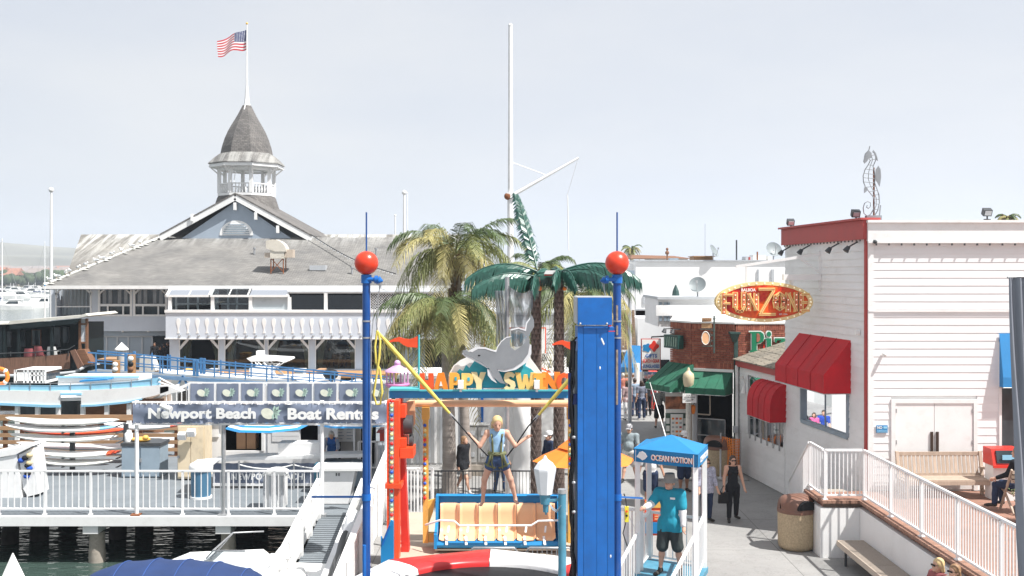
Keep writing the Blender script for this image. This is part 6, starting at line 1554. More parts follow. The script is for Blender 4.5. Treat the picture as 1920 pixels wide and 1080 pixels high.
def shf(u,v):
 j=(1-v)*3;i=min(int(j),2);g=j-i
 l=[L_[i][k]+(L_[i+1][k]-L_[i][k])*g for k in (0,1)];r=[R_[i][k]+(R_[i+1][k]-R_[i][k])*g for k in (0,1)]
 sag=10*math.sin(u*math.pi)*v
 p=P(l[0]+(r[0]-l[0])*u,l[1]+(r[1]-l[1])*u+sag,26);p.y+=.1*math.sin(u*13+v*4)+.05*math.sin(v*17);return p
f.grid(shf,26,20);f.build('sheet',m_,tpz,fix=False)
f=B()
for px in (931,937,942):
 f.grid(lambda u,v:P(px+(u-.5)*(5+3*v)+3*math.sin(v*3),545+105*(1-v),25.9+.05*math.sin(u*6+v*9)),4,14)
f.build('hanging_strip',m_,tpz,fix=False)
umbrella((X_(1095,24.6),24.6,Z_(863,24.6)),1.2,.5,[ORANGE,ORANGE],'orange two tier sun umbrella partly hidden by the blue winch tower',0,n=8,stripes=2,ph=.1)
t=bpy.data.objects[[o.name for o in bpy.data.objects if o.name.startswith('sun_umbrella')][-1]]
f=B();c_=Vector((X_(1095,24.6),24.6,0));f.lathe(c_,[(.62,Z_(838,24.6)),(.3,Z_(819,24.6)),(.02,Z_(806,24.6))],8,False,.1);f.build('top_tier',ORANGE,t)
FR,FL,BR,BL=Vector((3.30,19.2,0)),Vector((2.33,19.8,0)),Vector((3.64,20.2,0)),Vector((2.67,20.8,0))
BZ=.86;bo=thing('operator_booth','white railed operator booth under a blue canopy lettered OCEAN MOTION','booth',((FR+BL)/2).to_tuple())
ctr=(FR+BL)/2
def ex(p,k):return ctr+(p-ctr)*k
ez0,ez1,apz=2.94,3.17,3.40
f=B();cs=[ex(p,1.1)for p in (FL,FR,BR,BL)];A_=Vector((ctr.x,ctr.y,apz))
f.add([c+Vector((0,0,ez1))for c in cs]+[A_],[(0,1,4),(1,2,4),(2,3,4),(3,0,4)]);cn=f.build('canopy',OCEANB,bo)
f=B()
for i in range(4):
 a,c=cs[i],cs[(i+1)%4];nrm=Vector(((c-a).y,-(c-a).x,0)).normalized()
 f.grid(lambda u,v:lerp(a,c,u)+nrm*(.006*math.sin(u*20)*(1-v)+.004)+Vector((0,0,ez0+(ez1-ez0)*v-.012*math.sin(u*math.pi)*(1-v))),24,3)
f.build('valance',OCEANB,bo,fix=False)
f=B();f.tube([cs[i%4]+Vector((0,0,ez1+.005))for i in range(5)],.012,6);f.build('canopy_hem',OCEANB,bo)
fa=math.atan2((FR-FL).y,(FR-FL).x)
nrm=Vector((math.sin(fa),-math.cos(fa),0))
mid=lerp(cs[0],cs[1],.6)+nrm*.026+Vector((0,0,(ez0+ez1)/2-.005))
f=B();u_=Vector((math.cos(fa),math.sin(fa),0))
text('OCEAN MOTION',.12,mid+nrm*-.004+u_*.008+Vector((0,0,-.006)),ORANGE,'letter_shadow',bo,.004,.02,rot=(R(90),0,fa),fit=(.80,.105))
text('OCEAN MOTION',.12,mid+nrm*.004,LETW,'lettering',bo,.004,.015,rot=(R(90),0,fa),fit=(.80,.105))
o_=lerp(cs[0],cs[1],.14)+nrm*.02+Vector((0,0,(ez0+ez1)/2))
f=B();f.prism([o_+u_*x+Vector((0,0,z))for x,z in ((-.12,-.02),(-.08,.03),(-.06,.07),(0,.09),(.06,.06),(.1,0),(.06,-.05),(0,-.08),(-.04,-.05),(-.07,-.04))],nrm*.006);f.build('emblem',LETW,bo)
sa=math.atan2((BR-FR).y,(BR-FR).x);n2=Vector((math.sin(sa),-math.cos(sa),0))
text('OCEAN MOTION',.12,lerp(cs[1],cs[2],.5)+n2*.026+Vector((0,0,(ez0+ez1)/2)),LETW,'lettering',bo,.004,.015,rot=(R(90),0,sa),fit=(.9,.11))
for p in (FR,FL,BR,BL):f=B();f.b2((p.x-.045,p.y-.045,BZ),(p.x+.045,p.y+.045,ez1-.01));f.build('post',WHITE,bo)
f=B();f.prism([ex(p,1.12)+Vector((0,0,BZ))for p in (FL,FR,BR,BL)],(0,0,-.1));f.build('floor',TEAL,bo)
for p in (FR,FL,BR,BL):f=B();f.b2((p.x-.04,p.y-.04,0),(p.x+.04,p.y+.04,BZ-.1));f.build('leg',WHITE,bo)
def rail_part(a,c,zb,parent,n):
 f=B();f.bar(a,c,.05,.045);f.build('hand_rail',WHITE,parent)
 f=B();f.bar(a-Vector((0,0,zb)),c-Vector((0,0,zb)),.03,.03);f.build('lower_rail',WHITE,parent)
 for k in range(n):p=lerp(a,c,(k+.5)/n);f=B();f.b2((p.x-.009,p.y-.009,p.z-zb),(p.x+.009,p.y+.009,p.z));f.build('baluster',WHITE,parent)
Zv=lambda p,z:Vector((p.x,p.y,z))
rail_part(Zv(FL,1.78),Zv(BL,1.78),.85,bo,7);rail_part(Zv(BL,1.78),Zv(BR,1.78),.85,bo,8);rail_part(Zv(BR,1.85),Zv(FR,1.72),.85,bo,7)
rail_part(Zv(FL,1.62),Vector((1.45,18.2,.72)),.8,bo,16);rail_part(Zv(FR,1.72),Vector((2.3,17.6,.75)),.8,bo,18)
for k in range(4):
 f=B();a=lerp(FL,Vector((1.45,18.2,0)),(k+.5)/4);c=lerp(FR,Vector((2.3,17.6,0)),(k+.5)/4);z=BZ*(1-(k+1)/5);f.bar(Zv(a,z),Zv(c,z),.38,.05);f.build('step',TEAL,bo)
ps=thing('orange_poster_frame','orange and blue printed board standing behind the operator booth','board',(X_(1232,21.6),21.6,0))
f=B();f.b2((X_(1209,21.6),21.6,Z_(1004,21.6)),(X_(1254,21.6),21.65,Z_(938,21.6)));f.build('board',ORRED,ps)
f=B();f.b2((X_(1210,21.6),21.585,Z_(952,21.6)),(X_(1253,21.6),21.597,Z_(939,21.6)));f.build('yellow_band',YEL,ps)
f=B();f.b2((X_(1210,21.6),21.585,Z_(1000,21.6)),(X_(1253,21.6),21.597,Z_(979,21.6)));f.build('blue_band',SKYB,ps)
f=B()
for r_ in range(4):
 for c_ in range(3):f.b2((X_(1212+c_*15,21.6),21.58,Z_(959+r_*5,21.6)),(X_(1222+c_*15,21.6),21.584,Z_(956.5+r_*5,21.6)))
f.build('print_block',mk('pale_orange',(.85,.4,.2),.5,.1,3),ps)
for px in (1212,1251):f=B();f.b2((X_(px,21.6)-.03,21.66,0),(X_(px,21.6)+.03,21.72,Z_(945,21.6)));f.build('leg',WHITE,ps)
wfence=railing('ride_gate','white steel gate between the winch tower and the operator booth',(X_(1160,20),20,0),(X_(1203,20),20,0),2.0,[0,.3,1],6,.35,.03,WHITEM,.03)
pd_=thing('control_pendant','yellow push button control hanging at the white ride gate','control',P(1175,962,19.6))
f=B();f.box(P(1175,964,19.6),(.07,.06,.28));f.build('case',mk('safety_yellow',(.75,.68,.05),.5,.08,4),pd_)
for dz,m in ((.05,ORRED),(-.03,BLACK)):f=B();f.cyl(P(1175,964,19.57)+Vector((0,0,dz)),P(1175,964,19.54)+Vector((0,0,dz)),.022,n=8);f.build('button',m,pd_)
f=B();f.tube([P(1175,949,19.6),P(1173,935,19.7),P(1170,926,19.9)],.012,5);f.tube([P(1174,978,19.6),P(1168,1000,19.7),P(1178,1030,19.7)],.01,5);f.build('cable',BLACK,pd_)
f=B();f.lathe((X_(1326,18.6),18.6,0),[(.28,.0),(.3,.55),(.26,.72),(.1,.8)],18);tag(f.build('white_tank',LETW,None,(X_(1326,18.6),18.6,0)),'white domed tank at the right foot of the operator booth','tank')
bpl=thing('planter_barrel','brown barrel planter at the bottom edge right of the booth','planter',(X_(1345,18.9),18.9,0))
f=B();f.lathe((X_(1345,18.9),18.9,0),[(.2,0),(.24,.3),(.22,.62)],16);f.build('barrel',DWOOD,bpl)
f=B();f.cyl((X_(1345,18.9),18.9,.5),(X_(1345,18.9),18.9,.98),.012,n=6);f.build('stake',IRON,bpl)
# ================================================================ RIGHT SIDE: fun zone hall, terrace, pizza house, street
CX,CY=8.5,25.5
FX,FYY=7.93,30.9
TZ=1.25
HT=7.7
hall=thing('fun_zone_hall','tall white clapboard hall with red trim at the right','building',(CX,CY,0))
wd=Vector((FX-CX,FYY-CY,0));wl_=wd.length;wd=wd/wl_;wn=Vector((-wd.y,wd.x,0))
def W(s,z,o=0.0):return Vector((CX,CY,0))+wd*s+wn*o+Vector((0,0,z))
def sW(px):
 k=(px-960)/F;return (k*CY-CX)/(wd.x-k*wd.y)
def zW(py,s):return Z_(py,W(s,0).y)
f=B();f.prism([(CX+.02,CY+.02,0),(30,CY+.02,0),(30,FYY,0),(W(wl_,0)-wn*.02).to_tuple()[:2]+(0,)],(0,0,HT-.05));f.build('core',STUCCO,hall)
win=(sW(1592),sW(1505),2.35,3.85)
bh=.188
def board_piece(a,c,o,name='siding_board',m=SIDING):
 f=B();hh=c.z-a.z;e=o*.024
 q=[a,Vector((c.x,c.y,a.z)),c,Vector((a.x,a.y,c.z))]
 return q
def side_board(s0,s1,z):
 if s1-s0<.05:return
 f=B();b0,b1,t0,t1=W(s0,z,.03),W(s1,z,.03),W(s0,z+bh,.012),W(s1,z+bh,.012);i0,i1,j0,j1=W(s0,z),W(s1,z),W(s0,z+bh),W(s1,z+bh)
 f.add([b0,b1,t1,t0,i0,i1,j1,j0],[(0,1,2,3),(4,7,6,5),(0,4,5,1),(3,2,6,7),(0,3,7,4),(1,5,6,2)]);f.build('siding_board',SIDE_M,hall)
SIDE_M=SIDING
z=.02
while z<7.2:
 if z+bh>win[2]and z<win[3]+.7:side_board(.03,win[0],z);side_board(win[1],wl_,z)
 else:side_board(.03,wl_,z)
 z+=bh
f=B();ws0,ws1,wz0,wz1=win[0],win[1],win[2],win[3]+.6
f.add([W(ws0,wz0,-.02),W(ws1,wz0,-.02),W(ws1,wz1,-.02),W(ws0,wz1,-.02)],[(0,1,2,3)])
f.build('window_glass',GLASSR,hall,fix=False)
f=B()
for a,c in (((ws0,wz0),(ws1,wz0)),((ws0,wz0),(ws0,wz1)),((ws1,wz0),(ws1,wz1))):f.bar(W(a[0],a[1],.02),W(c[0],c[1],.02),.09,.1)
f.bar(W((ws0+ws1)/2,wz0,-.01),W((ws0+ws1)/2,wz1,-.01),.02,.02);f.build('window_frame',GREYC,hall)
def front_board(x0,x1,z):
 f=B();f.prism([(x0,CY-.022,z),(x0,CY,z),(x0,CY,z+bh),(x0,CY-.012,z+bh)],(x1-x0,0,0));f.build('siding_board',SIDING,hall)
fx=lambda px:X_(px,CY)
fz_=lambda py:Z_(py,CY)
dx0,dx1,dzt=fx(1670),fx(1832),fz_(748)
wx0,wx1,wzb,wzt=fx(1872),fx(1990),fz_(850),fz_(640)
z=TZ
while z<7.2:
 segs=[(fx(1637),fx(2100))]
 if z<dzt+.05:segs=[(fx(1637),dx0),(dx1,fx(2100))]
 if z+bh>wzb and z<wzt:
  segs2=[]
  for a,c in segs:
   if c>wx1:segs2+=[(a,wx0),(wx1,c)]
   else:segs2.append((a,c))
  segs=segs2
 for a,c in segs:front_board(a,c,z)
 z+=bh
f=B();f.b2((CX+.0,CY-.045,TZ),(fx(1637),CY-.001,7.15));f.build('corner_trim',WHITE,hall)
f=B();f.prism([W(.0,TZ-1,.05),W(.09,TZ-1,.05),W(.09,TZ-1,-.0),W(.0,TZ-1,-.0)],(0,0,7.0));f.build('red_corner_trim',DKRED,hall)
f=B();f.b2((fx(1627),CY-.06,fz_(584)),(fx(2100),CY-.033,fz_(580.5)));f.build('flashing',WHITE,hall)
f=B();f.b2((CX-.02,CY-.1,7.2),(fx(2110),CY-.002,HT-.06));f.b2((CX-.04,CY-.16,HT-.06),(fx(2110),CY+.3,HT));f.b2((CX-.02,CY-.13,7.15),(fx(2110),CY-.05,7.2));f.build('parapet',WHITE,hall)
f=B()
p_=[W(-.02,7.25,.12),W(wl_+.05,7.25,.12),W(wl_+.05,7.25,-.1),W(-.02,7.25,-.1)];f.prism(p_,(0,0,HT-7.25+.01));p_=[W(-.06,HT+.012,.2),W(wl_+.1,HT+.012,.2),W(wl_+.1,HT+.012,-.3),W(-.06,HT+.012,-.3)];f.prism(p_,(0,0,.05));f.build('red_parapet',DKRED,hall)
f=B()
for k in range(24):x=fx(1640)+k*.3;f.box((x,CY-.12,7.12),(.025,.05,.05))
f.build('festoon_clip',IRON,hall)['kind']='stuff'
f=B()
for k in range(24):s=.1+k*.22;f.box(W(s,7.22,.14),(.025,.03,.04))
f.build('festoon_clip',IRON,hall)['kind']='stuff'
for s in (sW(1612),sW(1577),sW(1522),sW(1485)):
 f=B();f.tube([W(s,7.2,.05),W(s,7.12,.2),W(s,7.05,.32)],.02,6);f.cyl(W(s,7.08,.28),W(s,6.97,.36),.05,.08,8);f.build('eave_lamp',IRON,hall)
f=B();f.b2((dx0,CY-.05,TZ),(dx0+.1,CY+.01,dzt));f.b2((dx1-.1,CY-.05,TZ),(dx1,CY+.01,dzt));f.b2((dx0+.1,CY-.05,dzt-.1),(dx1-.1,CY+.01,dzt));f.build('door_frame',WHITE,hall)
dm=(dx0+dx1)/2
for a,c in ((dx0+.11,dm-.006),(dm+.006,dx1-.11)):
 f=B();f.b2((a,CY-.028,TZ+.03),(c,CY+.015,dzt-.105));dr2=f.build('door',WHITE,hall)
 hx=c-.06 if a<dm-.3 else a+.06
 f=B();f.b2((hx-.03,CY-.06,TZ+.92),(hx+.03,CY-.03,TZ+1.4));f.build('handle_plate',BRNH,dr2)
 for zz2 in (.3,1.1,1.85):f=B();hx2=a+.01 if a<dm-.3 else c-.01;f.b2((hx2-.015,CY-.045,TZ+zz2),(hx2+.015,CY-.029,TZ+zz2+.1));f.build('hinge',STEEL,dr2)
f=B();f.b2((wx0,CY-.05,TZ+.02),(wx0+.06,CY+.02,wzt));f.b2((wx0,CY-.05,wzb-.06),(wx1,CY+.02,wzb));f.build('window_frame',WHITE,hall)
f=B();f.b2((wx0+.06,CY-.012,wzb),(wx1,CY+.012,wzt));f.build('window_pane',DGLASS,hall)
ns=thing('blue_notice','small blue and white NO notice on the clapboard by the door','sign',P(1652,804,CY))
f=B();f.b2((fx(1642),CY-.05,fz_(811)),(fx(1663),CY-.034,fz_(797)));f.build('plate',SKYB,ns)
text('NO',.08,(fx(1648),CY-.055,fz_(801)),LETW,'lettering',ns,.004,.03,fit=(.12,.07))
f=B()
for k in range(3):f.b2((fx(1643),CY-.056,fz_(806.5+k*1.8)),(fx(1662),CY-.051,fz_(805.7+k*1.8)))
f.b2((fx(1655),CY-.056,fz_(803)),(fx(1662),CY-.051,fz_(799)));f.build('print_line',BABY,ns)
for px,py,lab in ((1655,663,'white dome camera on the clapboard front of the hall'),(1637,453,'dark security camera under the parapet corner of the hall')):
 f=B();f.cyl((fx(px),CY-.04,fz_(py)),(fx(px),CY-.16,fz_(py+1)),.04,.05,10);f.sph((fx(px),CY-.17,fz_(py+1)),.045,8,6);tag(f.build('security_camera',LETW if px>1640 else IRON,None,P(px,py,CY)),lab,'camera')
f=B();c_=W(.35,5.0,.05);f.cyl(c_,c_+wn*.1,.06,n=10);tag(f.build('wall_sensor',LETW,None,c_),'white round sensor on the side wall beside the red awning','sensor')
for px,y,lab in ((1483,0,'floodlight at the far end of the red parapet'),(1605,0,'floodlight near the seahorse on the red parapet'),(1851,1,'floodlight standing on the white front parapet')):
 base_=W(sW(px),HT,0)if not y else Vector((X_(px,CY+.1),CY+.1,HT))
 t=thing('roof_floodlight','small black '+lab,'floodlight',base_)
 f=B();f.cyl(base_,base_+Vector((0,0,.1)),.02,n=6);f.cyl(base_+Vector((-.08,0,.02)),base_+Vector((.08,0,.02)),.02,n=6);f.build('bracket',IRON,t)
 f=B();f.box(base_+Vector((-.02,-.03,.2)),(.2,.14,.16),rot=Matrix.Rotation(.5,3,'X'));f.build('lamp',IRON,t)
 f=B();f.box(base_+Vector((-.02,-.1,.17)),(.15,.02,.11),rot=Matrix.Rotation(.5,3,'X'));f.build('lens',GREYP,t)
sh=thing('seahorse_sculpture','flat grey metal seahorse standing on the corner of the hall roof','sculpture',P(1636,408,CY+.3))
SHM=mk('seahorse_steel',(0.26,0.28,0.30),.5,.1,6);SY=CY+.3
sp_=lambda x,y:P(x,y,SY)
outer=[(1631,274),(1629,282),(1622,289),(1621,296),(1619.5,303),(1621,306),(1625,302),(1629,297),(1632,301),(1628,309),(1622,318),(1618.5,330),(1619,341),(1623,351),(1630,360),(1638,370),(1640,380),(1638,392),(1632,402),(1626,405),(1620,400),(1618.5,390),(1621,381),(1627,377.5),(1632,380),(1632,387),(1628,391),(1624.5,388),(1626,385)]
inner_=[(1636,284),(1642,290),(1643,298),(1640,305),(1637,312),(1640,322),(1641,332),(1640,343),(1644,353),(1648,365),(1649,380),(1646,394),(1640,404),(1634,408)]
f=B();f.tube([sp_(*p)for p in outer],.013,6);f.tube([sp_(*p)for p in inner_],.013,6)
mid_=[(1634,290),(1636,300),(1632,311),(1629,322),(1628,335),(1632,348),(1638,358),(1643,372),(1643,385),(1638,398)]
f.tube([sp_(*p)for p in mid_],.009,5)
rungs=[((1628,309),(1637.5,310)),((1623,317),(1639,319)),((1620,325),(1640.5,327)),((1618.5,333),(1641,335)),((1619.5,341),(1640,343)),((1624,351),(1642.5,349)),((1630,359),(1645.5,357)),((1635,366),(1648,365)),((1639,373),(1648.8,374)),((1640,382),(1648.5,383)),((1637,392),(1646,393)),((1633,300),(1642,298)),((1631,292),(1642,290))]
for a,c in rungs:f.cyl(sp_(*a),sp_(*c),.008,n=5)
f.build('frame',SHM,sh)
for nm,pts in (('head_plate',[(1630,283),(1634,287),(1634,296),(1629,298),(1624,303),(1620,306),(1619.5,302),(1622,295),(1622,289)]),('mane_plate',[(1637,281),(1642,287),(1645,296),(1646,302),(1642,299),(1640,290)]),('dorsal_fin',[(1647,311),(1651,318),(1652,332),(1650,345),(1649,350),(1645,342),(1642,338),(1642,318)]),('belly_fin',[(1622,349),(1627,353),(1624,360),(1620,362),(1620,354)])):
 f=B();f.prism([sp_(*p)-Vector((0,.01,0))for p in pts],(0,.02,0));f.build(nm,SHM,sh)
f=B();f.cyl((X_(1638.5,SY+.04),SY+.04,HT-.02),(X_(1638.5,SY+.04),SY+.04,Z_(314,SY)),.022,n=8);f.build('support_post',RUST,sh)
f=B();f.b2((X_(1624,SY),SY-.06,HT),(X_(1652,SY),SY+.1,Z_(404,SY)));f.bar(P(1649,404,SY),P(1651,385,SY+.1),.03);f.build('base',SHM,sh)
def awning(name,lab,mat,wall,s0,s1,zt,zb,depth,val,closed=True,curve=False,side_mat=None):
 """wall(s, z, out) gives a point; s0..s1 along the wall"""
 t=thing(name,lab,'awning',wall((s0+s1)/2,zb,0))
 n=8 if curve else 1
 pr=[]
 for i in range(n+1):
  a=i/n
  if curve:pr.append((.02+depth*math.sin(a*math.pi/2),zb+val+(zt-zb-val)*math.cos(a*math.pi/2)))
  else:pr.append((.02+depth*a,zt+(zb+val-zt)*a))
 pr.append((depth+.02,zb))
 ns_=12
 f=B()
 def sf_(u,v):
  j=v*(len(pr)-1);i=min(int(round(j)),len(pr)-1)
  o,z=pr[i]
  return wall(s0+(s1-s0)*u,z-(.012*math.sin(u*math.pi*3)**2 if 0<i<len(pr)-1 else 0),o)
 f.grid(sf_,ns_,len(pr)-1,smooth=False)
 f.build('canvas',mat,t,fix=False)
 for s in (s0,s1):
  f=B();pts=[wall(s,z,o)for o,z in pr]+[wall(s,zb,.02)]
  f.add(pts,[tuple(range(len(pts)))]);f.build('side_panel',mat,t,fix=False)
 f=B();f.tube([wall(s0,zb,depth+.02),wall(s1,zb,depth+.02)],.012,5)
 for s in (s0,s1):f.tube([wall(s,zb,.02),wall(s,zb,depth+.02)],.012,5)
 f.build('frame_tube',STEEL,t)
 for k in (1,2,3):
  s=s0+(s1-s0)*k/4;f=B();f.tube([wall(s,z+.004,o+.006)for o,z in pr],.008,4);f.build('seam',mat,t)
 return t
awning('red_awning','large dark red square awning over the hall side window',REDAWN,W,sW(1597),sW(1500),4.78,3.45,.70,.47)
def W2(s,z,o=0.0):return Vector((7.90,31.2,0))+Vector((-.135,.99,0))*s+Vector((-.99,-.135,0))*o+Vector((0,0,z))
def WF(s,z,o=0.0):return Vector((s,CY-.03-o,z))
awning('blue_awning','blue awning over the window at the right end of the hall front',BLUEAWN,WF,fx(1872),fx(1990),5.0,3.72,.2,.25)
an=thing('annexe','low clapboard annexe with shingled roof and barred window between hall and pizza house','building',W2(1.6,0,0))
AL=3.55
f=B();f.prism([W2(.0,0,-.02),W2(AL,0,-.02),W2(AL,0,-3),W2(0,0,-3)],(0,0,3.5));f.build('core',STUCCO,an)
def s2(px):
 k=(px-960)/F;o=W2(0,0);d=W2(1,0)-o;return (k*o.y-o.x)/(d.x-k*d.y)
z=.02;aw=(s2(1470),s2(1403),1.35,2.9)
while z<3.4:
 for a,c in ([(-.25,aw[0]),(aw[1],AL)]if z+bh>aw[2]and z<aw[3]+.3 else [(-.25,AL)]):
  if c-a<.04:continue
  f=B();b0,b1,t0,t1=W2(a,z,.03),W2(c,z,.03),W2(a,z+bh,.012),W2(c,z+bh,.012);i0,i1,j0,j1=W2(a,z),W2(c,z),W2(a,z+bh),W2(c,z+bh)
  f.add([b0,b1,t1,t0,i0,i1,j1,j0],[(0,1,2,3),(4,7,6,5),(0,4,5,1),(3,2,6,7),(0,3,7,4),(1,5,6,2)]);f.build('siding_board',SIDING,an)
 z+=bh
f=B();f.add([W2(aw[0],aw[2],-.015),W2(aw[1],aw[2],-.015),W2(aw[1],aw[3]+.3,-.015),W2(aw[0],aw[3]+.3,-.015)],[(0,1,2,3)]);f.build('window_glass',GLASSR,an,fix=False)
for k in range(6):s=aw[0]+(aw[1]-aw[0])*(k+.5)/6;f=B();f.cyl(W2(s,aw[2]-.12,.05),W2(s,aw[3]+.2,.05),.022,n=6);f.build('window_bar',STEEL,an)
f=B();f.prism([W2(-.2,3.42,.12),W2(AL+.1,3.42,.12),W2(AL+.1,3.42,.02),W2(-.2,3.42,.02)],(0,0,.22));f.build('fascia',DKRED,an)
rf_=shingle_mat('grey_brown_shingles',(0.30,0.265,0.215),(0.22,0.2,0.165),0.0,90,91,.22)
nr=7
for k in range(nr):
 o0,z0_=.2-k*.42,3.62+k*.14;f=B();a,c=W2(-.2,z0_,o0),W2(AL+.15,z0_,o0);a1,c1=W2(-.2,z0_+.14,o0-.45),W2(AL+.15,z0_+.14,o0-.45)
 f.prism([a,c,c1,a1],(0,0,.035));f.build('shingle_course',rf_,an)
awning('round_red_awning','smaller rounded red awning over the barred window of the annexe',REDAWN,W2,s2(1476),s2(1431),3.22,2.12,.5,.42,curve=True)
gl_=thing('gooseneck_lamp','white gooseneck wall lamp on the annexe beside the round awning','lamp',W2(s2(1399),2.9,0))
s=s2(1399);f=B();f.tube([W2(s,2.75,.05),W2(s,3.0,.06),W2(s-.05,3.15,.12),W2(s-.2,3.12,.25)],.018,6);f.build('arm',LETW,gl_)
f=B();f.cyl(W2(s,2.82,.08),W2(s,2.6,.1),.03,.08,10);f.build('shade',LETW,gl_)
f=B();s=AL+.02;f.cyl(W2(s,0,.1),W2(s,3.45,.1),.055,n=10);tag(f.build('white_downpipe',WHITE,None,W2(s,0,.1)),'white downpipe at the far corner of the annexe','pipe')
FZY=28.2
fzs=thing('fun_zone_sign','oval red and gold FUN ZONE sign with bulb letters hanging from a white bracket','sign',P(1433,566,FZY))
zx=lambda px:X_(px,FZY);zy=lambda py:Z_(py,FZY)
GOLD=mk('sign_gold',(0.75,0.48,0.12),.4,.15,4)
SRED,ts,bs=base('sign_red_orange')
v_=coords(ts,(1.2,1,1.2),rand=False)
cc=ramp(ts,noise(ts,v_,1.4,3,.6),[(.3,(.14,.004,.006)),(.44,(.55,.012,.006)),(.58,(.85,.13,.01)),(.75,(.6,.02,.008))])
ts.links.new(cc,bs.inputs['Base Color']);bs.inputs['Roughness'].default_value=.4
def ell(rx,rz,y0,y1,mat,name,cx=1433,cy=566):
 f=B();f.prism([(zx(cx+rx*math.cos(a)),FZY+y0,zy(cy+rz*math.sin(a)))for a in np.linspace(0,2*math.pi,64,endpoint=False)],(0,y1-y0,0));return f.build(name,mat,fzs)
ell(91,38,0,.22,GOLD,'sign_case')
ell(84,33,-.02,-.002,SRED,'sign_face')
f=B();n=64
ring=[]
for a in np.linspace(0,2*math.pi,n,endpoint=False):
 ring+=[(zx(1433+91*math.cos(a)),FZY-.03,zy(566+38*math.sin(a))),(zx(1433+82*math.cos(a)),FZY-.03,zy(566+31.5*math.sin(a))),(zx(1433+91*math.cos(a)),FZY-.001,zy(566+38*math.sin(a)))]
f.add(ring,[(3*i,3*i+1,3*((i+1)%n)+1,3*((i+1)%n))for i in range(n)]+[(3*i+2,3*i,3*((i+1)%n),3*((i+1)%n)+2)for i in range(n)]);f.build('rim',mk('sign_rim_gold',(0.85,0.66,0.33),.4,.12,4),fzs)
lampm,tl,bl_=base('lit_bulb');bl_.inputs['Base Color'].default_value=(.9,.85,.7,1);bl_.inputs['Emission Color'].default_value=(1,.85,.6,1);bl_.inputs['Emission Strength'].default_value=.25
fb0=[None]
def sbulb(px,py,r=.026,y=-.06):
 l=Vector((zx(px),FZY+y,zy(py)))-ORG[fzs.name]
 if fb0[0]is None:
  f=B();f.sph((0,0,0),.026,8,6);o=f.build('bulb',lampm);o.parent=fzs;o.location=l;fb0[0]=o
 else:piece(fb0[0],fzs,l,scale=(r/.026,)*3)
for k in range(36):a=k/36*2*math.pi;sbulb(1433+86.5*math.cos(a),566+34.8*math.sin(a),.022,-.035)
LG=mk('letter_gold_edge',(0.86,0.62,0.24),.4,.1,5);LO=mk('letter_orange_face',(0.70,0.20,0.09),.45,.15,6)
letter_boxes=[('F',1353,1374,549,589),('U',1374,1397,549,586),('N',1399,1420,549,583),('Z',1420,1453,536,595),('O',1449,1472,548,582),('N',1473,1495,548,585),('E',1497,1517,548,586)]
strokes=dict(F=[[(.16,0),(.16,1)],[(.16,.9),(.95,.9)],[(.16,.5),(.7,.5)]],U=[[(.15,1),(.15,.28),(.3,.08),(.5,.04),(.7,.08),(.85,.28),(.85,1)]],N=[[(.15,0),(.15,1)],[(.15,.95),(.85,.05)],[(.85,0),(.85,1)]],Z=[[(.02,.9),(.95,.9)],[(.88,.86),(.14,.14)],[(.04,.1),(.98,.1)]],O=[[(.5,.95),(.22,.82),(.14,.5),(.22,.18),(.5,.05),(.78,.18),(.86,.5),(.78,.82),(.5,.95)]],E=[[(.16,0),(.16,1)],[(.16,.9),(.95,.9)],[(.16,.5),(.75,.5)],[(.16,.1),(.95,.1)]])
for ch,a,c,y0,y1 in letter_boxes:
 f=B();g=B();w_=.165 if ch=='Z' else .14
 for st in strokes[ch]:
  pts=[Vector((zx(a+(c-a)*x),FZY-.05,zy(y1+(y0-y1)*z)))for x,z in st]
  for p,q_ in zip(pts,pts[1:]):
   d_=(q_-p).normalized();e=d_*(.02 if len(pts)>3 else 0)
   f.bar(p-e,q_+e,w_,.07)if abs(d_.z)<.95 else f.bar(p-e,q_+e,w_,.07)
   g.bar(p-e*.5-Vector((0,.036,0)),q_+e*.5-Vector((0,.036,0)),w_*.62,.012)
 lo_=f.build('letter',LG,fzs);g.build('letter_face',LO,lo_)
 for st in strokes[ch]:
  L_=sum(math.hypot((x1-x0)*(c-a),(z1-z0)*(y1-y0))for (x0,z0),(x1,z1)in zip(st,st[1:]));nb=max(2,int(L_/(10.5 if ch=='Z' else 8)))
  for k in range(nb):
   tpos=(k+.5)/nb*L_;acc=0
   for (x0,z0),(x1,z1)in zip(st,st[1:]):
    l=math.hypot((x1-x0)*(c-a),(z1-z0)*(y1-y0))
    if acc+l>=tpos:
     u=(tpos-acc)/l;sbulb(a+(c-a)*(x0+(x1-x0)*u),y1+(y0-y1)*(z0+(z1-z0)*u),.024 if ch=='Z' else .0175,-.098);break
    acc+=l
text('BALBOA',.1,(zx(1403),FZY-.03,zy(543.5)),LETW,'lettering',fzs,.01,.03,fit=(zx(1417)-zx(1390),.085))
text('EST. 1936',.06,(zx(1468),FZY-.03,zy(589)),LETW,'lettering',fzs,.008,.02,fit=(zx(1476)-zx(1461),.04))
def toW(py,Yv=FZY+.1):
 s=(FZY+.1-CY)/wd.y;return W(s,Z_(py,FZY),.02)
br_=thing('sign_bracket','white steel bracket arms carrying the oval sign from the hall wall','bracket',toW(520))
f=B();f.bar(toW(520),P(1468,520,FZY+.1),.12,.16);f.bar(toW(476),P(1380,500,FZY+.1),.06,.07);f.bar(P(1484,520,FZY+.1),P(1484,534,FZY+.1),.08);f.bar(P(1400,497,FZY+.1),P(1400,530,FZY+.1),.05);f.bar(P(1500,484,FZY+.1),P(1510,507,FZY+.1)if False else toW(512),.05)
f.build('arms',WHITE,br_)
f=B();f.bar(toW(470),toW(545),.1,.06);f.build('wall_plate',WHITE,br_)
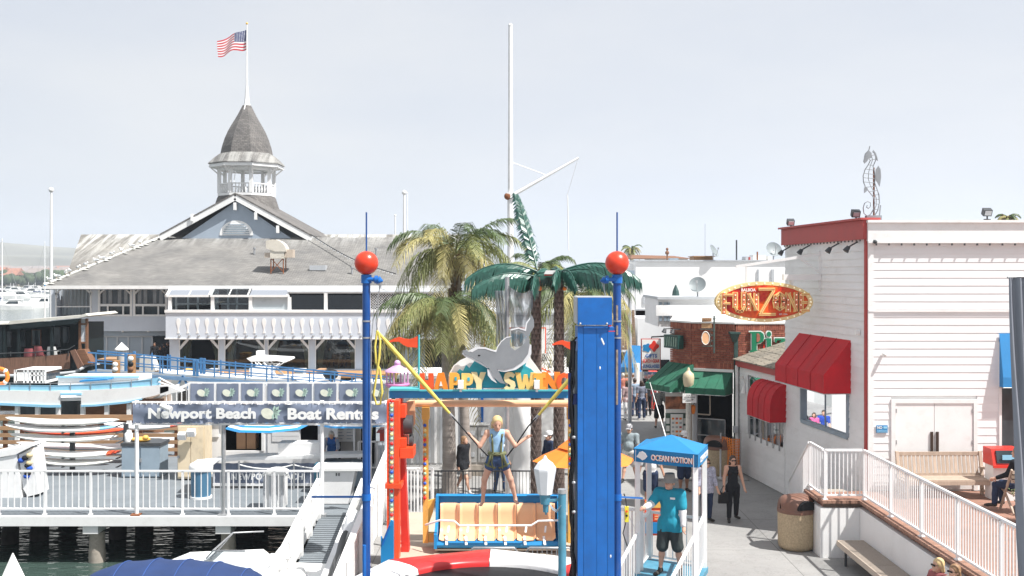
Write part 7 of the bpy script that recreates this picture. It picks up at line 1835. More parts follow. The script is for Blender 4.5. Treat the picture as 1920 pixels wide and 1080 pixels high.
def paver_mat():
 m,t,b=base('brick_pavers')
 v=coords(t,rand=False)
 br=nn(t,'ShaderNodeTexBrick')
 for k,x in (('Scale',1.0),('Mortar Size',0.008),('Brick Width',.2),('Row Height',.1)):br.inputs[k].default_value=x
 br.inputs['Color1'].default_value=(.33,.165,.115,1);br.inputs['Color2'].default_value=(.25,.13,.095,1);br.inputs['Mortar'].default_value=(.2,.15,.12,1)
 t.links.new(v,br.inputs['Vector'])
 c=mixc(t,.6,br.outputs['Color'],ramp(t,noise(t,v,1.3,5,.6),[(.3,(.7,.7,.7)),(.7,(1.3,1.25,1.2))]),'MULTIPLY')
 t.links.new(c,b.inputs['Base Color']);b.inputs['Roughness'].default_value=.85
 bumpn(t,b,br.outputs['Fac'],-.3,.008);return m
PAVER=paver_mat()
ter=thing('terrace','raised brick terrace with white stuccoed retaining wall and brick coping','terrace',(8,20,0))
f=B();f.prism([(7.96,5,TZ-.02),(40,5,TZ-.02),(40,CY,TZ-.02),(8.42,CY,TZ-.02),(7.4,25.35,TZ-.02),(7.06,25.35,TZ-.02),(7.06,24.2,TZ-.02),(7.96,24.2,TZ-.02)],(0,0,-.1));f.build('paving',PAVER,ter)
f=B();f.b2((7.86,5,0),(8.06,24.09,TZ-.13));f.b2((6.97,24.1,0),(8.06,24.3,TZ-.13));f.b2((6.97,24.3,0),(7.17,25.4,TZ-.13));f.b2((8.07,5,0),(30,5.2,TZ-.13));f.build('retaining_wall',STUCCO,ter)
cop=mk('brick_coping',(0.31,0.175,0.125),.8,.3,6,.3,30,rv=.35)
c0=None
def coping(p,rz):
 global c0
 l=Vector(p)-ORG[ter.name]
 if c0 is None:
  f=B();f.box((0,0,0),(.26,.1,.065));c0=f.build('coping_brick',cop);c0.parent=ter;c0.location=l;c0.rotation_euler.z=rz
 else:piece(c0,ter,l,(0,0,rz))
for k in range(170):coping((7.97,24.05-k*.107,TZ+.016),0)
for k in range(8):coping((7.06+k*.107,24.2,TZ+.016),math.pi/2)
for k in range(10):coping((7.07,24.38+k*.107,TZ+.016),0)
RG='white terrace railings'
railing('terrace_railing','long white baluster railing along the terrace wall above the metal bench',(7.97,24.15,TZ+.05),(7.97,7.2,TZ+.05),1.12,[0,.1,.2,.3,.4,.5,.6,.7,.8,.9,1],152,.1,.028,WHITEM,.02)
railing('terrace_railing','short white railing facing forward at the terrace corner by the bin',(7.10,24.2,TZ+.05),(7.94,24.2,TZ+.05),1.12,[0],9,.1,.028,WHITEM,.02)
railing('terrace_railing','short white railing along the left end of the terrace block',(7.07,24.25,TZ+.05),(7.07,25.3,TZ+.05),1.12,[1],8,.1,.028,WHITEM,.02)
st=thing('terrace_stairs','concrete stairs with white railing dropping from the terrace along the hall wall','stairs',(7.8,27,0))
for k in range(7):
 y0=25.42+k*.36;z1=TZ-.03-k*.175;f=B();f.b2((7.18+.02*k,y0,0),(8.0,y0+.36,z1));f.build('step',CONC,st)
f=B();f.prism([(7.05,25.42,0),(7.05,25.42,TZ-.13),(7.2,28.0,.1),(7.2,28.0,0)],(.11,0,0));f.build('string_wall',STUCCO,st)
a,c=Vector((7.08,25.42,TZ+1.15)),Vector((7.3,28.1,.95))
f=B();f.bar(a,c,.055,.05);f.build('hand_rail',WHITEM,st)
f=B();f.bar(a-Vector((0,0,1.0)),c-Vector((0,0,.85)),.04);f.build('lower_rail',WHITEM,st)
for k in range(20):p=lerp(a,c,k/19);f=B();f.b2((p.x-.01,p.y-.01,p.z-.98),(p.x+.01,p.y+.01,p.z));f.build('baluster',WHITEM,st)
mb=thing('metal_bench','long beige perforated metal bench along the white terrace wall','bench',(7.55,18,0))
pm,tpm,bpm=base('perforated_metal')
v_=coords(tpm,rand=False);vo=nn(tpm,'ShaderNodeTexVoronoi');vo.inputs['Scale'].default_value=34;vo.inputs['Randomness'].default_value=0
tpm.links.new(v_,vo.inputs['Vector'])
c_=ramp(tpm,vo.outputs['Distance'],[(.30,(.10,.085,.07)),(.38,(.40,.335,.275))]);tpm.links.new(c_,bpm.inputs['Base Color']);bpm.inputs['Roughness'].default_value=.55
bumpn(tpm,bpm,vo.outputs['Distance'],.5,.01)
for k in range(8):
 y0=23.75-k*2.0;f=B();f.b2((7.27,y0-1.99,.44),(7.84,y0,.475));f.build('seat_panel',pm,mb)
 for x in (7.32,7.78):f=B();f.cyl((x,y0-.35,.0),(x,y0-.35,.42),.03,n=8);f.build('leg',IRON,mb)
f=B();f.b2((7.235,7.8,.36),(7.268,23.76,.48));f.b2((7.235,23.752,.36),(7.84,23.78,.48));f.build('edge_rim',BEIGEM,mb)
def bin_(at,lab,rz,s=1.0):
 t=thing('litter_bin',lab,'litter bin',(0,0,0),'pebbled concrete litter bins')
 f=B();f.lathe((0,0,0),[(.33,0),(.4,.05),(.42,.12),(.425,.5),(.43,.86)],28);f.build('drum',AGG,t)
 f=B();f.lathe((0,0,0),[(.44,.862),(.445,.93),(.43,.96)],28);f.build('collar',BROWNP,t)
 f=B()
 def hood(u,v):
  a=v*math.pi;return ((u-.5)*.86*math.sqrt(max(.0,1-(.0))),-math.cos(a)*.43,.95+math.sin(a)*.32)
 def hd2(u,v):
  x=(u-.5)*.86;w_=math.sqrt(max(.0004,.43**2-x*x));a=v*math.pi
  h=.32*(1-(abs(x)/.43)**6*.6)
  return (x,-math.cos(a)*w_,.95+math.sin(a)**.8*h)
 f.grid(hd2,18,14);f.build('hood',BROWNP,t,fix=False)
 f=B();f.prism([(.432-.17+.0,.0,1.0)]*0+[(.26*math.cos(a)+.03,-.445,.975+.2*math.sin(a))for a in np.linspace(0,math.pi,12)],(0,.3,0));f.build('opening',BLACK,t)
 t.location=at;t.rotation_euler.z=rz;t.scale=(s,)*3;ORG[t.name]=Vector(at);return t
bin0=bin_((X_(1494,24.9),24.95,0),'pebbled concrete litter bin with brown hood beside the terrace wall',.35,1.0)
b1_=dup(bin0,(X_(1344,34.0),34.0,0),-.5,'pebbled concrete litter bin in front of the pizza house by the orange netting')
tbn=thing('teak_bench','silvered slatted wooden bench on the brick terrace by the double door','bench',(0,0,0))
L_=1.98
for x in (-L_/2,L_/2):
 f=B();f.b2((x-.035,.22,0),(x+.035,.29,.42));f.prism([(x-.035,.22,.42),(x-.035,.29,.42),(x-.035,.40,1.0),(x-.035,.33,1.0)],(.07,0,0));f.build('rear_leg',TEAK,tbn)
 f=B();f.b2((x-.035,-.3,0),(x+.035,-.23,.62));f.build('front_leg',TEAK,tbn)
 f=B();f.b2((x-.05,-.34,.622),(x+.05,.3,.66));f.build('armrest',TEAK,tbn)
 f=B();f.b2((x-.025,-.23,.33),(x+.025,.22,.4));f.b2((x-.02,-.23,.08),(x+.02,.22,.13));f.build('side_rail',TEAK,tbn)
f=B();f.b2((-L_/2+.036,-.3,.32),(L_/2-.036,-.26,.41));f.build('front_rail',TEAK,tbn)
f=B();f.b2((-L_/2+.036,.345,.9),(L_/2-.036,.385,.985));f.build('top_rail',TEAK,tbn)
f=B();f.b2((-L_/2+.036,.265,.44),(L_/2-.036,.3,.5));f.build('lower_back_rail',TEAK,tbn)
for k in range(6):y=-.28+k*.095;f=B();f.b2((-L_/2+.037,y,.412),(L_/2-.037,y+.075,.437));f.build('seat_slat',TEAK,tbn)
for k in range(19):
 x=-L_/2+.1+k*(L_-.2)/18;f=B();f.prism([(x-.033,.275,.5),(x-.033,.29,.5),(x-.033,.37,.9),(x-.033,.355,.9)],(.066,0,0));f.build('back_slat',TEAK,tbn)
tbn.location=(X_(1770,24.9),24.85,TZ-.02);tbn.rotation_euler.z=0.02
nb_=thing('newspaper_box','red topped newspaper box on a white base at the right edge of the terrace','newspaper box',(X_(1886,24.4),24.4,TZ))
nx=lambda px:X_(px,24.4);nz_=lambda py:Z_(py,24.4)
f=B();f.b2((nx(1863),24.4,TZ-.02),(nx(1912),24.85,nz_(873)));f.build('base',WHITE,nb_)
f=B();f.prism([(nx(1860),24.33,nz_(873)),(nx(1860),24.87,nz_(873)),(nx(1860),24.87,nz_(842)),(nx(1860),24.45,nz_(842))],(nx(1915)-nx(1860),0,0));f.build('hood',RED,nb_)
f=B();f.prism([(nx(1867),24.35,nz_(868)),(nx(1867),24.43,nz_(845)),(nx(1867),24.4,nz_(845)),(nx(1867),24.32,nz_(868))],(nx(1908)-nx(1867),0,0));f.build('window',DGLASS,nb_)
f=B();f.b2((nx(1859),24.28,nz_(876)),(nx(1916),24.329,nz_(871)));f.build('lip',RED,nb_)
f=B();f.b2((nx(1876),24.30,nz_(861)),(nx(1898),24.315,nz_(852)));f.build('paper',BABY,nb_)
gb_=thing('grey_feather_banner','tall dark grey cloth banner hanging at the right edge','banner',(X_(1910,13),13,0))
def gbf(u,v):
 xl=1890+(1914-1890)*(1-v);p=P(xl+u*60,521+(1-v)*620,13);p.y+=.035*math.sin(u*22+v*4)+.02*math.sin(v*9+u*5);return p
f=B();f.grid(gbf,26,24);f.build('cloth',mk('dark_grey_cloth',(0.22,0.24,0.28),.6,.15,1.2,.2,12,stretch=(5,5,.5)),gb_,fix=False)
f=B();f.cyl((X_(1952,13),13,0),(X_(1952,13),13,Z_(515,13)),.025,n=8);f.cyl(P(1889,520,13),P(1952,518,13),.015,n=6);f.build('pole',STEEL,gb_)
sr=thing('potted_shrub','sparse green shrub in a pot at the right edge of the terrace','shrub',(X_(1925,22.2),22.2,TZ))
f=B();f.lathe((X_(1925,22.2),22.2,TZ),[(.2,0),(.26,.3),(.24,.32)],14);f.build('pot',IRON,sr)
sr_=random.Random(3);f=B();g=B()
for k in range(60):
 a=sr_.uniform(0,6.28);o=Vector((X_(1925,22.2),22.2,TZ+.3));e=o+Vector((math.cos(a)*sr_.uniform(.1,.5),math.sin(a)*sr_.uniform(.1,.4),sr_.uniform(.1,.75)))
 f.tube([o,lerp(o,e,.5)+Vector((0,0,.06)),e],.006,4)
 for q_ in range(9):
  p=lerp(o,e,sr_.uniform(.3,1.05))+Vector((sr_.uniform(-.05,.05),sr_.uniform(-.05,.05),sr_.uniform(-.03,.08)));d_=Vector((sr_.uniform(-1,1),sr_.uniform(-1,1),sr_.uniform(-.3,1))).normalized()*.06;s_=Vector((-d_.y,d_.x,.01)).normalized()*.014
  g.add([p-s_*.3,p+d_*.5-s_,p+d_,p+d_*.5+s_],[(0,1,2,3)])
f.build('stem',DWOOD,sr);o=g.build('leaves',mk('shrub_leaf',(.16,.2,.07),.6,.3,5),sr,fix=False);o['kind']='stuff'
pz=thing('pizza_house','red brick pizza house with green awnings on the corner of the street','building',(7.3,35.6,0))
PTZ=4.78;BRZ=3.28
cA,cB,cC,cD=Vector((5.49,36.86,0)),Vector((6.03,35.7,0)),Vector((7.33,34.98,0)),Vector((10.5,34.98,0))
f=B();ins=.06
poly=[cA+Vector((.06,.03,0)),cB+Vector((.05,.06,0)),cC+Vector((.03,.07,0)),cD+Vector((0,.07,0)),Vector((10.5,45,0)),Vector((6.95,45,0))]
f.prism([p+Vector((0,0,BRZ-.02))for p in poly],(0,0,PTZ-BRZ-.05));f.build('mortar_core',mk('mortar',(.3,.22,.18),.9,.15,6),pz)
bm1,bm2=mk('brick_red_dark',(.29,.09,.058),.85,.25,9,.3,40),mk('brick_red_light',(.38,.135,.085),.85,.25,9,.3,40)
brr=random.Random(12)
f=B()
def brick_wall(a,c,z0,z1):
 d=(c-a);L=d.length;d/=L;n_=Vector((d.y,-d.x,0));row=.0;k=0;z=z0
 def bk(s0,s1,za,zb_):
  f.mat(brr.choice((0,0,1)));o=.025+brr.uniform(0,.007);p=[a+d*s0,a+d*s1,a+d*s1+n_*o,a+d*s0+n_*o]
  p=[q+Vector((0,0,za))for q in p];f.prism(p,(0,0,zb_-za))
 soldier=.2
 s=.0
 for (za,zb_)in ((z1-soldier,z1-.012),(z0,z0+soldier)):
  s=0
  while s<L-.03:bk(s+.004,min(L,s+.064),za,zb_);s+=.07
 z=z0+soldier+.012
 while z<z1-soldier-.03:
  s=-.11*(k%2);k+=1
  while s<L-.02:bk(max(.0,s),min(L,s+.205),z,min(z+.06,z1-soldier-.01));s+=.217
  z+=.0735
brick_wall(cA,cB,BRZ,PTZ);brick_wall(cB,cC,BRZ,PTZ);brick_wall(cC,Vector((9.2,34.98,0)),BRZ,PTZ)
o=f.build('brickwork',[bm1,bm2],pz);o['kind']='stuff'
f=B();f.prism([p+Vector((0,0,PTZ))+(Vector((-.04,-.05,0))if i<4 else Vector((0,0,0)))for i,p in enumerate([cA,cB,cC,cD,Vector((10.5,45,0)),Vector((6.95,45,0))])],(0,0,.06));f.build('coping',WHITE,pz)
f=B()
for a,c in ((cA,cB),(cB,cC)):f.bar(a+Vector((-.04,-.05,BRZ-.04)),c+Vector((-.04,-.05,BRZ-.04)),.06,.09)
f.build('white_string_course',WHITE,pz)
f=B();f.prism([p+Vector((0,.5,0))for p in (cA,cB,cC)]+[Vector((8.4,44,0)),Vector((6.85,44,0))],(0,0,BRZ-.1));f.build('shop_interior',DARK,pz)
f=B();f.b2((7.36,34.92,0),(10.4,35.05,BRZ-.02));f.build('side_wall',STUCCO,pz)
for p in (cA,cB):f=B();f.b2((p.x-.08,p.y+.0,0),(p.x+.1,p.y+.16,BRZ-.06));f.build('corner_post',BEIGEM if p is cB else WHITE,pz)
dBC=(cC-cB).normalized();nBC=Vector((dBC.y,-dBC.x,0))
f=B();f.bar(cB+dBC*.1+Vector((0,0,2.62)),cC-dBC*.1+Vector((0,0,2.62)),.05,.2);f.build('lettered_lintel',PAPER,pz)
f=B()
p0,p1=cB+dBC*.1,cB+dBC*.62
for a,c in ((p0+Vector((0,0,1.75)),p1+Vector((0,0,1.75))),(p0+Vector((0,0,2.5)),p1+Vector((0,0,2.5))),(p0+Vector((0,0,1.75)),p0+Vector((0,0,2.5))),(p1+Vector((0,0,1.75)),p1+Vector((0,0,2.5)))):f.bar(a,c,.04)
f.build('service_window',BEIGEM,pz)
f=B();p1=cB+dBC*1.15
for z in (.45,1.05,1.6):f.bar(p0+Vector((0,.1,z)),p1+Vector((0,.1,z)),.03)
for q_ in (p0,p1):f.bar(q_+Vector((0,.1,0)),q_+Vector((0,.1,1.6)),.03)
f.build('display_case',STEEL,pz)
f=B();f.quad(p0+Vector((0,.12,.05)),p1+Vector((0,.12,.05)),p1+Vector((0,.12,1.58)),p0+Vector((0,.12,1.58)));f.build('case_glass',DGLASS,pz,fix=False)
dpx=thing('green_downpipe','dark green downpipe with hopper head on the brick corner','pipe',(cC.x,cC.y-.1,0))
PIPE=mk('dark_green_iron',(.03,.07,.065),.5,.15,5)
f=B();f.b2((cC.x-.07,cC.y-.16,0),(cC.x+.05,cC.y-.04,4.35));f.build('pipe',PIPE,dpx)
f=B();f.lathe((cC.x-.06,cC.y-.12,0),[(.08,4.2),(.2,4.45),(.24,4.47),(.24,4.53)],4,False,.78);f.build('hopper',PIPE,dpx)
def wallfn(a,c):
 d=(c-a).normalized();n_=Vector((d.y,-d.x,0))
 return lambda s,z,o=0.0:a+d*s+n_*o+Vector((0,0,z))
awning('green_awning','plain green awning over the pizza house front by the litter bin',GREEN,wallfn(cB,cC),.06,(cC-cB).length-.08,3.2,2.5,.85,.22)
aw2=awning('green_awning','ribbed green awning over the street side of the pizza house',GREEN,wallfn(cA,cB),-.1,(cB-cA).length+.12,3.4,2.5,.95,.2)
ps_=thing('piz_letters','green serif letters Piz edged in white on the sunlit brick wall','sign',P(1440,642,34.9))
PYY=34.86
SER=dict(P=[[(0,0),(.62,0),(.62,.06),(.48,.1),(.48,.42),(.7,.44),(.92,.52),(1,.72),(.94,.9),(.74,1),(0,1),(0,.94),(.14,.9),(.14,.1),(0,.06)]],i=[[(0,0),(1,0),(1,.06),(.78,.1),(.78,.68),(0,.66),(0,.6),(.22,.56),(.22,.1),(0,.06)],[(.5+.3*math.cos(a),.88+.13*math.sin(a))for a in np.linspace(0,2*math.pi,12,endpoint=False)]],z=[[(0,0),(1,0),(1,.25),(.88,.25),(.82,.1),(.42,.1),(.98,.58),(.98,.68),(.05,.68),(.05,.46),(.15,.46),(.22,.58),(.55,.58),(0,.1)]])
for ch,a,c in (('P',1406,1433),('i',1435,1449),('z',1452,1477)):
 for poly in SER[ch]:
  fl_p=[(X_(a+(c-a)*x,PYY),PYY,Z_(660+(622-660)*z,PYY))for x,z in poly]
  cxm=sum(p[0]for p in fl_p)/len(fl_p);czm=sum(p[2]for p in fl_p)/len(fl_p)
  f=B();f.prism([(p[0]+(.028 if p[0]>cxm else -.028),PYY+.03,p[2]+(.028 if p[2]>czm else -.028))for p in fl_p],(0,.04,0));e=f.build('letter_edge',LETW,ps_)
  f=B();f.prism([(p[0],p[1],p[2])for p in fl_p],(0,.028,0));f.build('letter',mk('letter_green',(.01,.20,.10),.4,.08,4),ps_)
f=B();f.prism([(X_(1406+27*x,PYY),PYY-.012,Z_(660-38*z,PYY))for x,z in ((.47,.5),(.6,.5),(.7,.6),(.7,.82),(.6,.92),(.47,.92))],(0,.01,0));f.build('letter_counter',bm2,ps_)
f=B();f.prism([(X_(1429,34.9),34.89,Z_(658,34.9)),(X_(1436,34.9),34.89,Z_(658,34.9)),(X_(1432.5,34.9),34.89,Z_(645,34.9))],(0,.03,0));f.build('counter_mark',RED,ps_)
hs=thing('hanging_pizza_sign','oval hanging pizza sign in iron scrollwork on the dark brick wall','sign',P(1325,630,34.9))
hp_=lambda x,y:P(x,y,34.9)
f=B();f.b2(hp_(1316,603)-Vector((0,.04,0)),hp_(1334,596));f.build('board',mk('old_sign_tan',(.45,.27,.14),.7,.2,5),hs)
text('PIZZA',.12,hp_(1325,599.5)-Vector((0,.06,0)),DWOOD,'lettering',hs,.006,.01,fit=(.28,.08))
f=B();f.prism([hp_(1323+6.6*math.cos(a),634+11.5*math.sin(a))for a in np.linspace(0,6.28,24,endpoint=False)],(0,.05,0));f.build('oval',PEACH,hs)
f=B();f.tube([hp_(1323+7.2*math.cos(a),634+12.2*math.sin(a))for a in np.linspace(0,6.28,25)],.014,5);f.build('oval_rim',LETW,hs)
f=B();f.bar(hp_(1339,592),hp_(1339,662),.05);f.bar(hp_(1312,617),hp_(1340,617),.03);f.bar(hp_(1316,649),hp_(1340,649),.025);f.bar(hp_(1335,598),hp_(1344,598),.03)
for yy in (624,634,644):f.tube([hp_(1339-5*(1-math.cos(a))/1.0*.8,yy+4.5*math.sin(a))for a in np.linspace(0,6.28,12)],.012,4)
f.build('scrollwork',mk('verdigris_iron',(.07,.1,.09),.6,.3,8),hs)
f=B();f.bar(hp_(1316,606),hp_(1316,615),.02);f.bar(hp_(1334,606),hp_(1334,615),.02);f.b2(hp_(1316,615),hp_(1334,606)+Vector((0,.03,0)));f.build('lower_board',MATS['old_sign_tan'],hs)
wA=wallfn(cA,cB)
ngs=thing('green_neon_sign','dark green lettered sign with two lamps above it on the street side brick','sign',wA(.55,4.1,.15))
f=B();q_=[wA(.1,3.95,.5),wA(1.0,3.95,.16),wA(1.0,4.35,.16),wA(.1,4.35,.5)];f.prism([wA(.08,3.9,.12),wA(.95,3.9,.12),wA(.95,4.35,.12),wA(.08,4.35,.12)],wA(0,0,.22)-wA(0,0,0));f.build('board',mk('sign_dark_green',(.01,.06,.05),.5,.2,4),ngs)
f=B()
for k in range(6):s=.14+k*.135;f.bar(wA(s,3.97,.35),wA(s+.03,4.28,.35),.04,.02)
f.build('script_letter',mk('pale_green',(.35,.5,.42),.5,.2,6),ngs)
for s in (.25,.75):f=B();f.bar(wA(s,4.55,.1),wA(s,4.55,.45),.03);f.cyl(wA(s,4.55,.4),wA(s,4.42,.45),.05,.09,8);f.build('lamp',IRON,ngs)
mn_=thing('food_menu_stand','food menu stand with photographs beside the globe lamp post','menu board',(X_(1266,36.2),36.2,0))
mx2=lambda px:X_(px,36.2);mz=lambda py:Z_(py,36.2)
PICM=mk('food_photo',(.42,.16,.08),.5,.75,5)
f=B();f.b2((mx2(1248),36.2,mz(768)),(mx2(1288),36.26,mz(737)));f.build('picture_board',PICM,mn_)
f=B();f.b2((mx2(1247),36.17,mz(743)),(mx2(1289),36.197,mz(736)));f.b2((mx2(1248),36.17,mz(774)),(mx2(1288),36.197,mz(767)));f.build('header',LETW,mn_)
f=B();f.b2((mx2(1248),36.2,0),(mx2(1288),36.26,mz(774.5)));f.build('lower_board',mk('menu_green',(.06,.12,.09),.6,.2,4),mn_)
f=B();f.b2((mx2(1257),36.12,mz(826)),(mx2(1280),36.16,mz(776)));fb_=f.build('menu_poster',LETW,mn_)
f=B();pr2=random.Random(1)
for r_ in range(5):
 for c_ in range(3):
  f.mat(pr2.randint(0,2));f.b2((mx2(1259+c_*7),36.108,mz(786+r_*8)),(mx2(1259+c_*7+4.5),36.118,mz(786+r_*8-3.5)))
f.build('printed_item',[ORANGE,GREYP,mk('menu_red',(.5,.1,.08),.5,.1,3)],fb_)
f=B()
for r_ in range(3):
 for px in (1249,1281):f.b2((mx2(px),36.15,mz(794+r_*14)),(mx2(px+6),36.19,mz(784+r_*14)))
f.build('small_notice',PAPER,mn_)
gp_=thing('globe_lamp_post','old white lamp post with acorn globe and a restroom arrow sign','lamp post',(X_(1291,35.0),35.0,0))
gx2,gy2=X_(1291,35.0),35.0;gz2=lambda py:Z_(py,gy2)
f=B();f.lathe((gx2,gy2,0),[(.2,0),(.2,.25),(.12,.45),(.1,.8),(.085,gz2(742)),(.13,gz2(737)),(.14,gz2(733)),(.09,gz2(731)),(.13,gz2(729))],16);f.build('post',mk('old_white_iron',(.6,.58,.53),.5,.15,4,dirt=.3),gp_)
f=B();f.lathe((gx2,gy2,0),[(.1,gz2(729)),(.17,gz2(720)),(.19,gz2(708)),(.17,gz2(701)),(.09,gz2(697)),(.05,gz2(694)),(.05,gz2(692)),(.02,gz2(689))],16);f.build('globe',GLOBE,gp_)
f=B();f.b2((X_(1280,34.8),34.8,gz2(754)),(X_(1306,34.8),34.84,gz2(737)));sgn=f.build('arrow_sign',LETW,gp_)
text('PUBLIC',.08,P(1293,741.5,34.78),IRON,'lettering',sgn,.004,.0,fit=(.2,.05))
text('RESTROOMS',.08,P(1293,745.3,34.78),IRON,'lettering',sgn,.004,.0,fit=(.36,.05))
f=B();f.bar(P(1287,749.5,34.785),P(1298,749.5,34.785),.02,.004);f.prism([P(1297,748,34.785),P(1301,749.5,34.785),P(1297,751,34.785)],(0,.004,0));f.build('arrow',IRON,sgn)
cn_=[(X_(1297,35.6),35.6)]
f=B();f.cyl((X_(1303,35.3),35.3,0),(X_(1303,35.3),35.3,2.5),.09,n=10);tag(f.build('grey_column',GREYP,None,(X_(1303,35.3),35.3,0)),'pale grey column under the green awning right of the globe lamp','column')
ol=thing('orange_wall_lamp','small orange bell shaped lamp on the grey column by the menu stand','lamp',P(1298,765,35.1))
f=B();f.lathe((X_(1299,35.1),35.1,0),[(.05,Z_(776,35.1)),(.08,Z_(772,35.1)),(.1,Z_(762,35.1)),(.03,Z_(759,35.1))],10);f.build('shade',ORANGE,ol)
f=B();f.cyl((X_(1299,35.1),35.1,Z_(760,35.1)),(X_(1303,35.25),35.25,Z_(756,35.2)),.015,n=5);f.build('arm',IRON,ol)
NETM,tn_,bn2=base('orange_netting');bn2.inputs['Base Color'].default_value=(.92,.27,.04,1);bn2.inputs['Roughness'].default_value=.5;bn2.inputs['Transmission Weight'].default_value=.0;bn2.inputs['Subsurface Weight'].default_value=.0
on=thing('orange_safety_net','orange plastic safety netting draped by the litter bin at the pizza house','netting',(X_(1370,33.6),33.6,0))
f=B();nY=33.6
def nf(u,v):return (X_(1353+u*36+2*math.sin(v*3),nY),nY+.09*math.sin(u*9)+.1*u,.02+v*1.28-.1*u*v)
for i in range(11):
 for j in range(24):
  u0,u1=i/10.5,(i+.4)/10.5
  f.add([nf(u0,j/24),nf(u1,j/24),nf(u1,(j+1)/24),nf(u0,(j+1)/24)],[(0,1,2,3)])
for j in range(24):
 for i in range(10):f.add([nf(i/10.5,j/24),nf((i+1)/10.5,j/24),nf((i+1)/10.5,(j+.45)/24),nf(i/10.5,(j+.45)/24)],[(0,1,2,3)])
f.build('mesh',NETM,on,fix=False)
for px in (1353,1390):f=B();f.cyl((X_(px,nY),nY+.12,0),(X_(px,nY),nY+.12,1.4),.025,n=6);f.build('stake',STEEL,on)
f=B();f.lathe((X_(1351,33.3),33.3,0),[(.16,0),(.1,.06),(.03,.1),(.028,.95)],10);tag(f.build('steel_stanchion',STEEL,None,(X_(1351,33.3),33.3,0)),'short steel stanchion between the litter bin and the orange netting','stanchion')
f=B();f.b2((X_(1376,34.6),34.6,Z_(812,34.6)),(X_(1384,34.6),34.75,Z_(800,34.6)));tag(f.build('meter_box',GREYP,None,P(1380,806,34.6)),'small pale meter box on the green downpipe','box')
f=B();f.b2((4.2,33.05,.0),(7.35,34.3,.05));struct(f.build('pavement',GROUND))
b1=thing('white_commercial_block','large plain white building closing the view behind the pizza house','building',(12,62,0))
f=B();f.b2((X_(1192,60),60,0),(X_(1640,60),76,Z_(490,60)));f.build('wall',STUCCO,b1)
f=B();f.b2((X_(1190,60),59.9,Z_(490,60)),(X_(1642,60),76.1,Z_(487.5,60)));f.build('coping',GREYP,b1)
for px,w_ in ((1225,22),(1446,5),(1420,3),(1402,2.5)):
 f=B();f.b2((X_(px,60),59.92,Z_(545 if w_>10 else 532,60)),(X_(px+w_,60),59.998,Z_(552 if w_<3 else (508 if w_>10 else 505),60)))if w_<10 else f.b2((X_(1206,60),59.93,Z_(570,60)),(X_(1229,60),59.998,Z_(553,60)));f.build('wall_panel',GREYP,b1)
b2=thing('white_side_block','white building with a set back upper wall on the left of the street','building',(X_(1185,60),62,0))
f=B();f.b2((X_(1150,60),60,0),(X_(1238,60),68,Z_(582,60)));f.build('lower_wall',STUCCO,b2)
f=B();f.b2((X_(1148,60),59.9,Z_(582,60)),(X_(1240,60),68.1,Z_(579,60)));f.build('ledge',GREYP,b2)
f=B();f.b2((X_(1150,61),61.2,Z_(579,60)),(X_(1215,61),68,Z_(496,61)));f.build('upper_wall',STUCCO,b2)
f=B();f.b2((X_(1205,61),61.1,Z_(571,61)),(X_(1229,61),61.18,Z_(553,61)));f.build('vent_box',PAPER,b2)
b3=thing('upper_flat','small grey roofed upper flat with curtained window above the pizza house','building',(X_(1290,41),42,4.7))
f=B();f.b2((X_(1234,41),41,4.4),(X_(1345,41),45,Z_(561,41)));f.build('wall',SIDING,b3)
f=B();f.b2((X_(1231,41),40.7,Z_(561,41)),(X_(1352,41),45.2,Z_(556,41)));f.build('roof',GREYP,b3)
f=B();f.b2((X_(1260,41),40.93,Z_(596,41)),(X_(1332,41),40.998,Z_(575,41)));wf_=f.build('window_frame',WHITE,b3)
for a,c in ((1267,1293),(1296,1330)):
 f=B();f.b2((X_(a,41),40.91,Z_(595,41)),(X_(c,41),40.928,Z_(576.5,41)));f.build('pane',DGLASS if a<1290 else mk('net_curtain',(.5,.52,.53),.6,.2,9,stretch=(5,1,.3)),wf_)
for px in (1236,1245,1251):f=B();f.b2((X_(px,41),40.93,Z_(602,41)),(X_(px+4.5,41),40.99,Z_(567,41)));f.build('shutter',GREYC,b3)
f=B();f.b2((X_(1225,41),40.2,4.85),(X_(1345,41),40.25,5.25));f.build('balcony_wall',WHITE,b3)
b4=thing('shingled_shop','shop with brown shingled mansard front on the left of the street','building',(X_(1172,52),53,0))
f=B();f.b2((X_(1120,52),52.4,0),(X_(1192,52),57,5.6));f.build('wall',STUCCO,b4)
f=B();f.prism([(X_(1118,52),51.6,Z_(655,52)),(X_(1191,52),51.6,Z_(655,52)),(X_(1191,52),52.38,Z_(582,52)),(X_(1118,52),52.38,Z_(582,52))],(0,.25,0));f.build('mansard',shingle_mat('brown_shingles',(.22,.15,.105),(.16,.105,.075),0,90,91,.16),b4)
f=B();f.b2((X_(1118,52),51.55,Z_(659,52)),(X_(1192,52),52.38,Z_(655.2,52)));f.build('gutter',WHITE,b4)
for px in (1164,1173,1181):f=B();f.b2((X_(px,52),52.3,Z_(703,52)),(X_(px+6,52),52.39,Z_(662,52)));f.build('window',DGLASS if px!=1173 else PAPER,b4)
f=B();f.b2((X_(1160,52),52.2,Z_(708,52)),(X_(1190,52),52.39,Z_(703.5,52)));f.build('sill',DWOOD,b4)
b5=thing('gift_shop','pale building down the street carrying the gifts sign','building',(X_(1225,54),55,0))
f=B();f.b2((X_(1196,54),54,0),(X_(1262,54),57.5,4.2));f.build('wall',mk('pale_grey_wall',(.55,.56,.57),.8,.06,1),b5)
f=B();f.b2((X_(1205,54),53.9,0),(X_(1255,54),53.99,2.1));f.build('shop_front',DARK,b5)
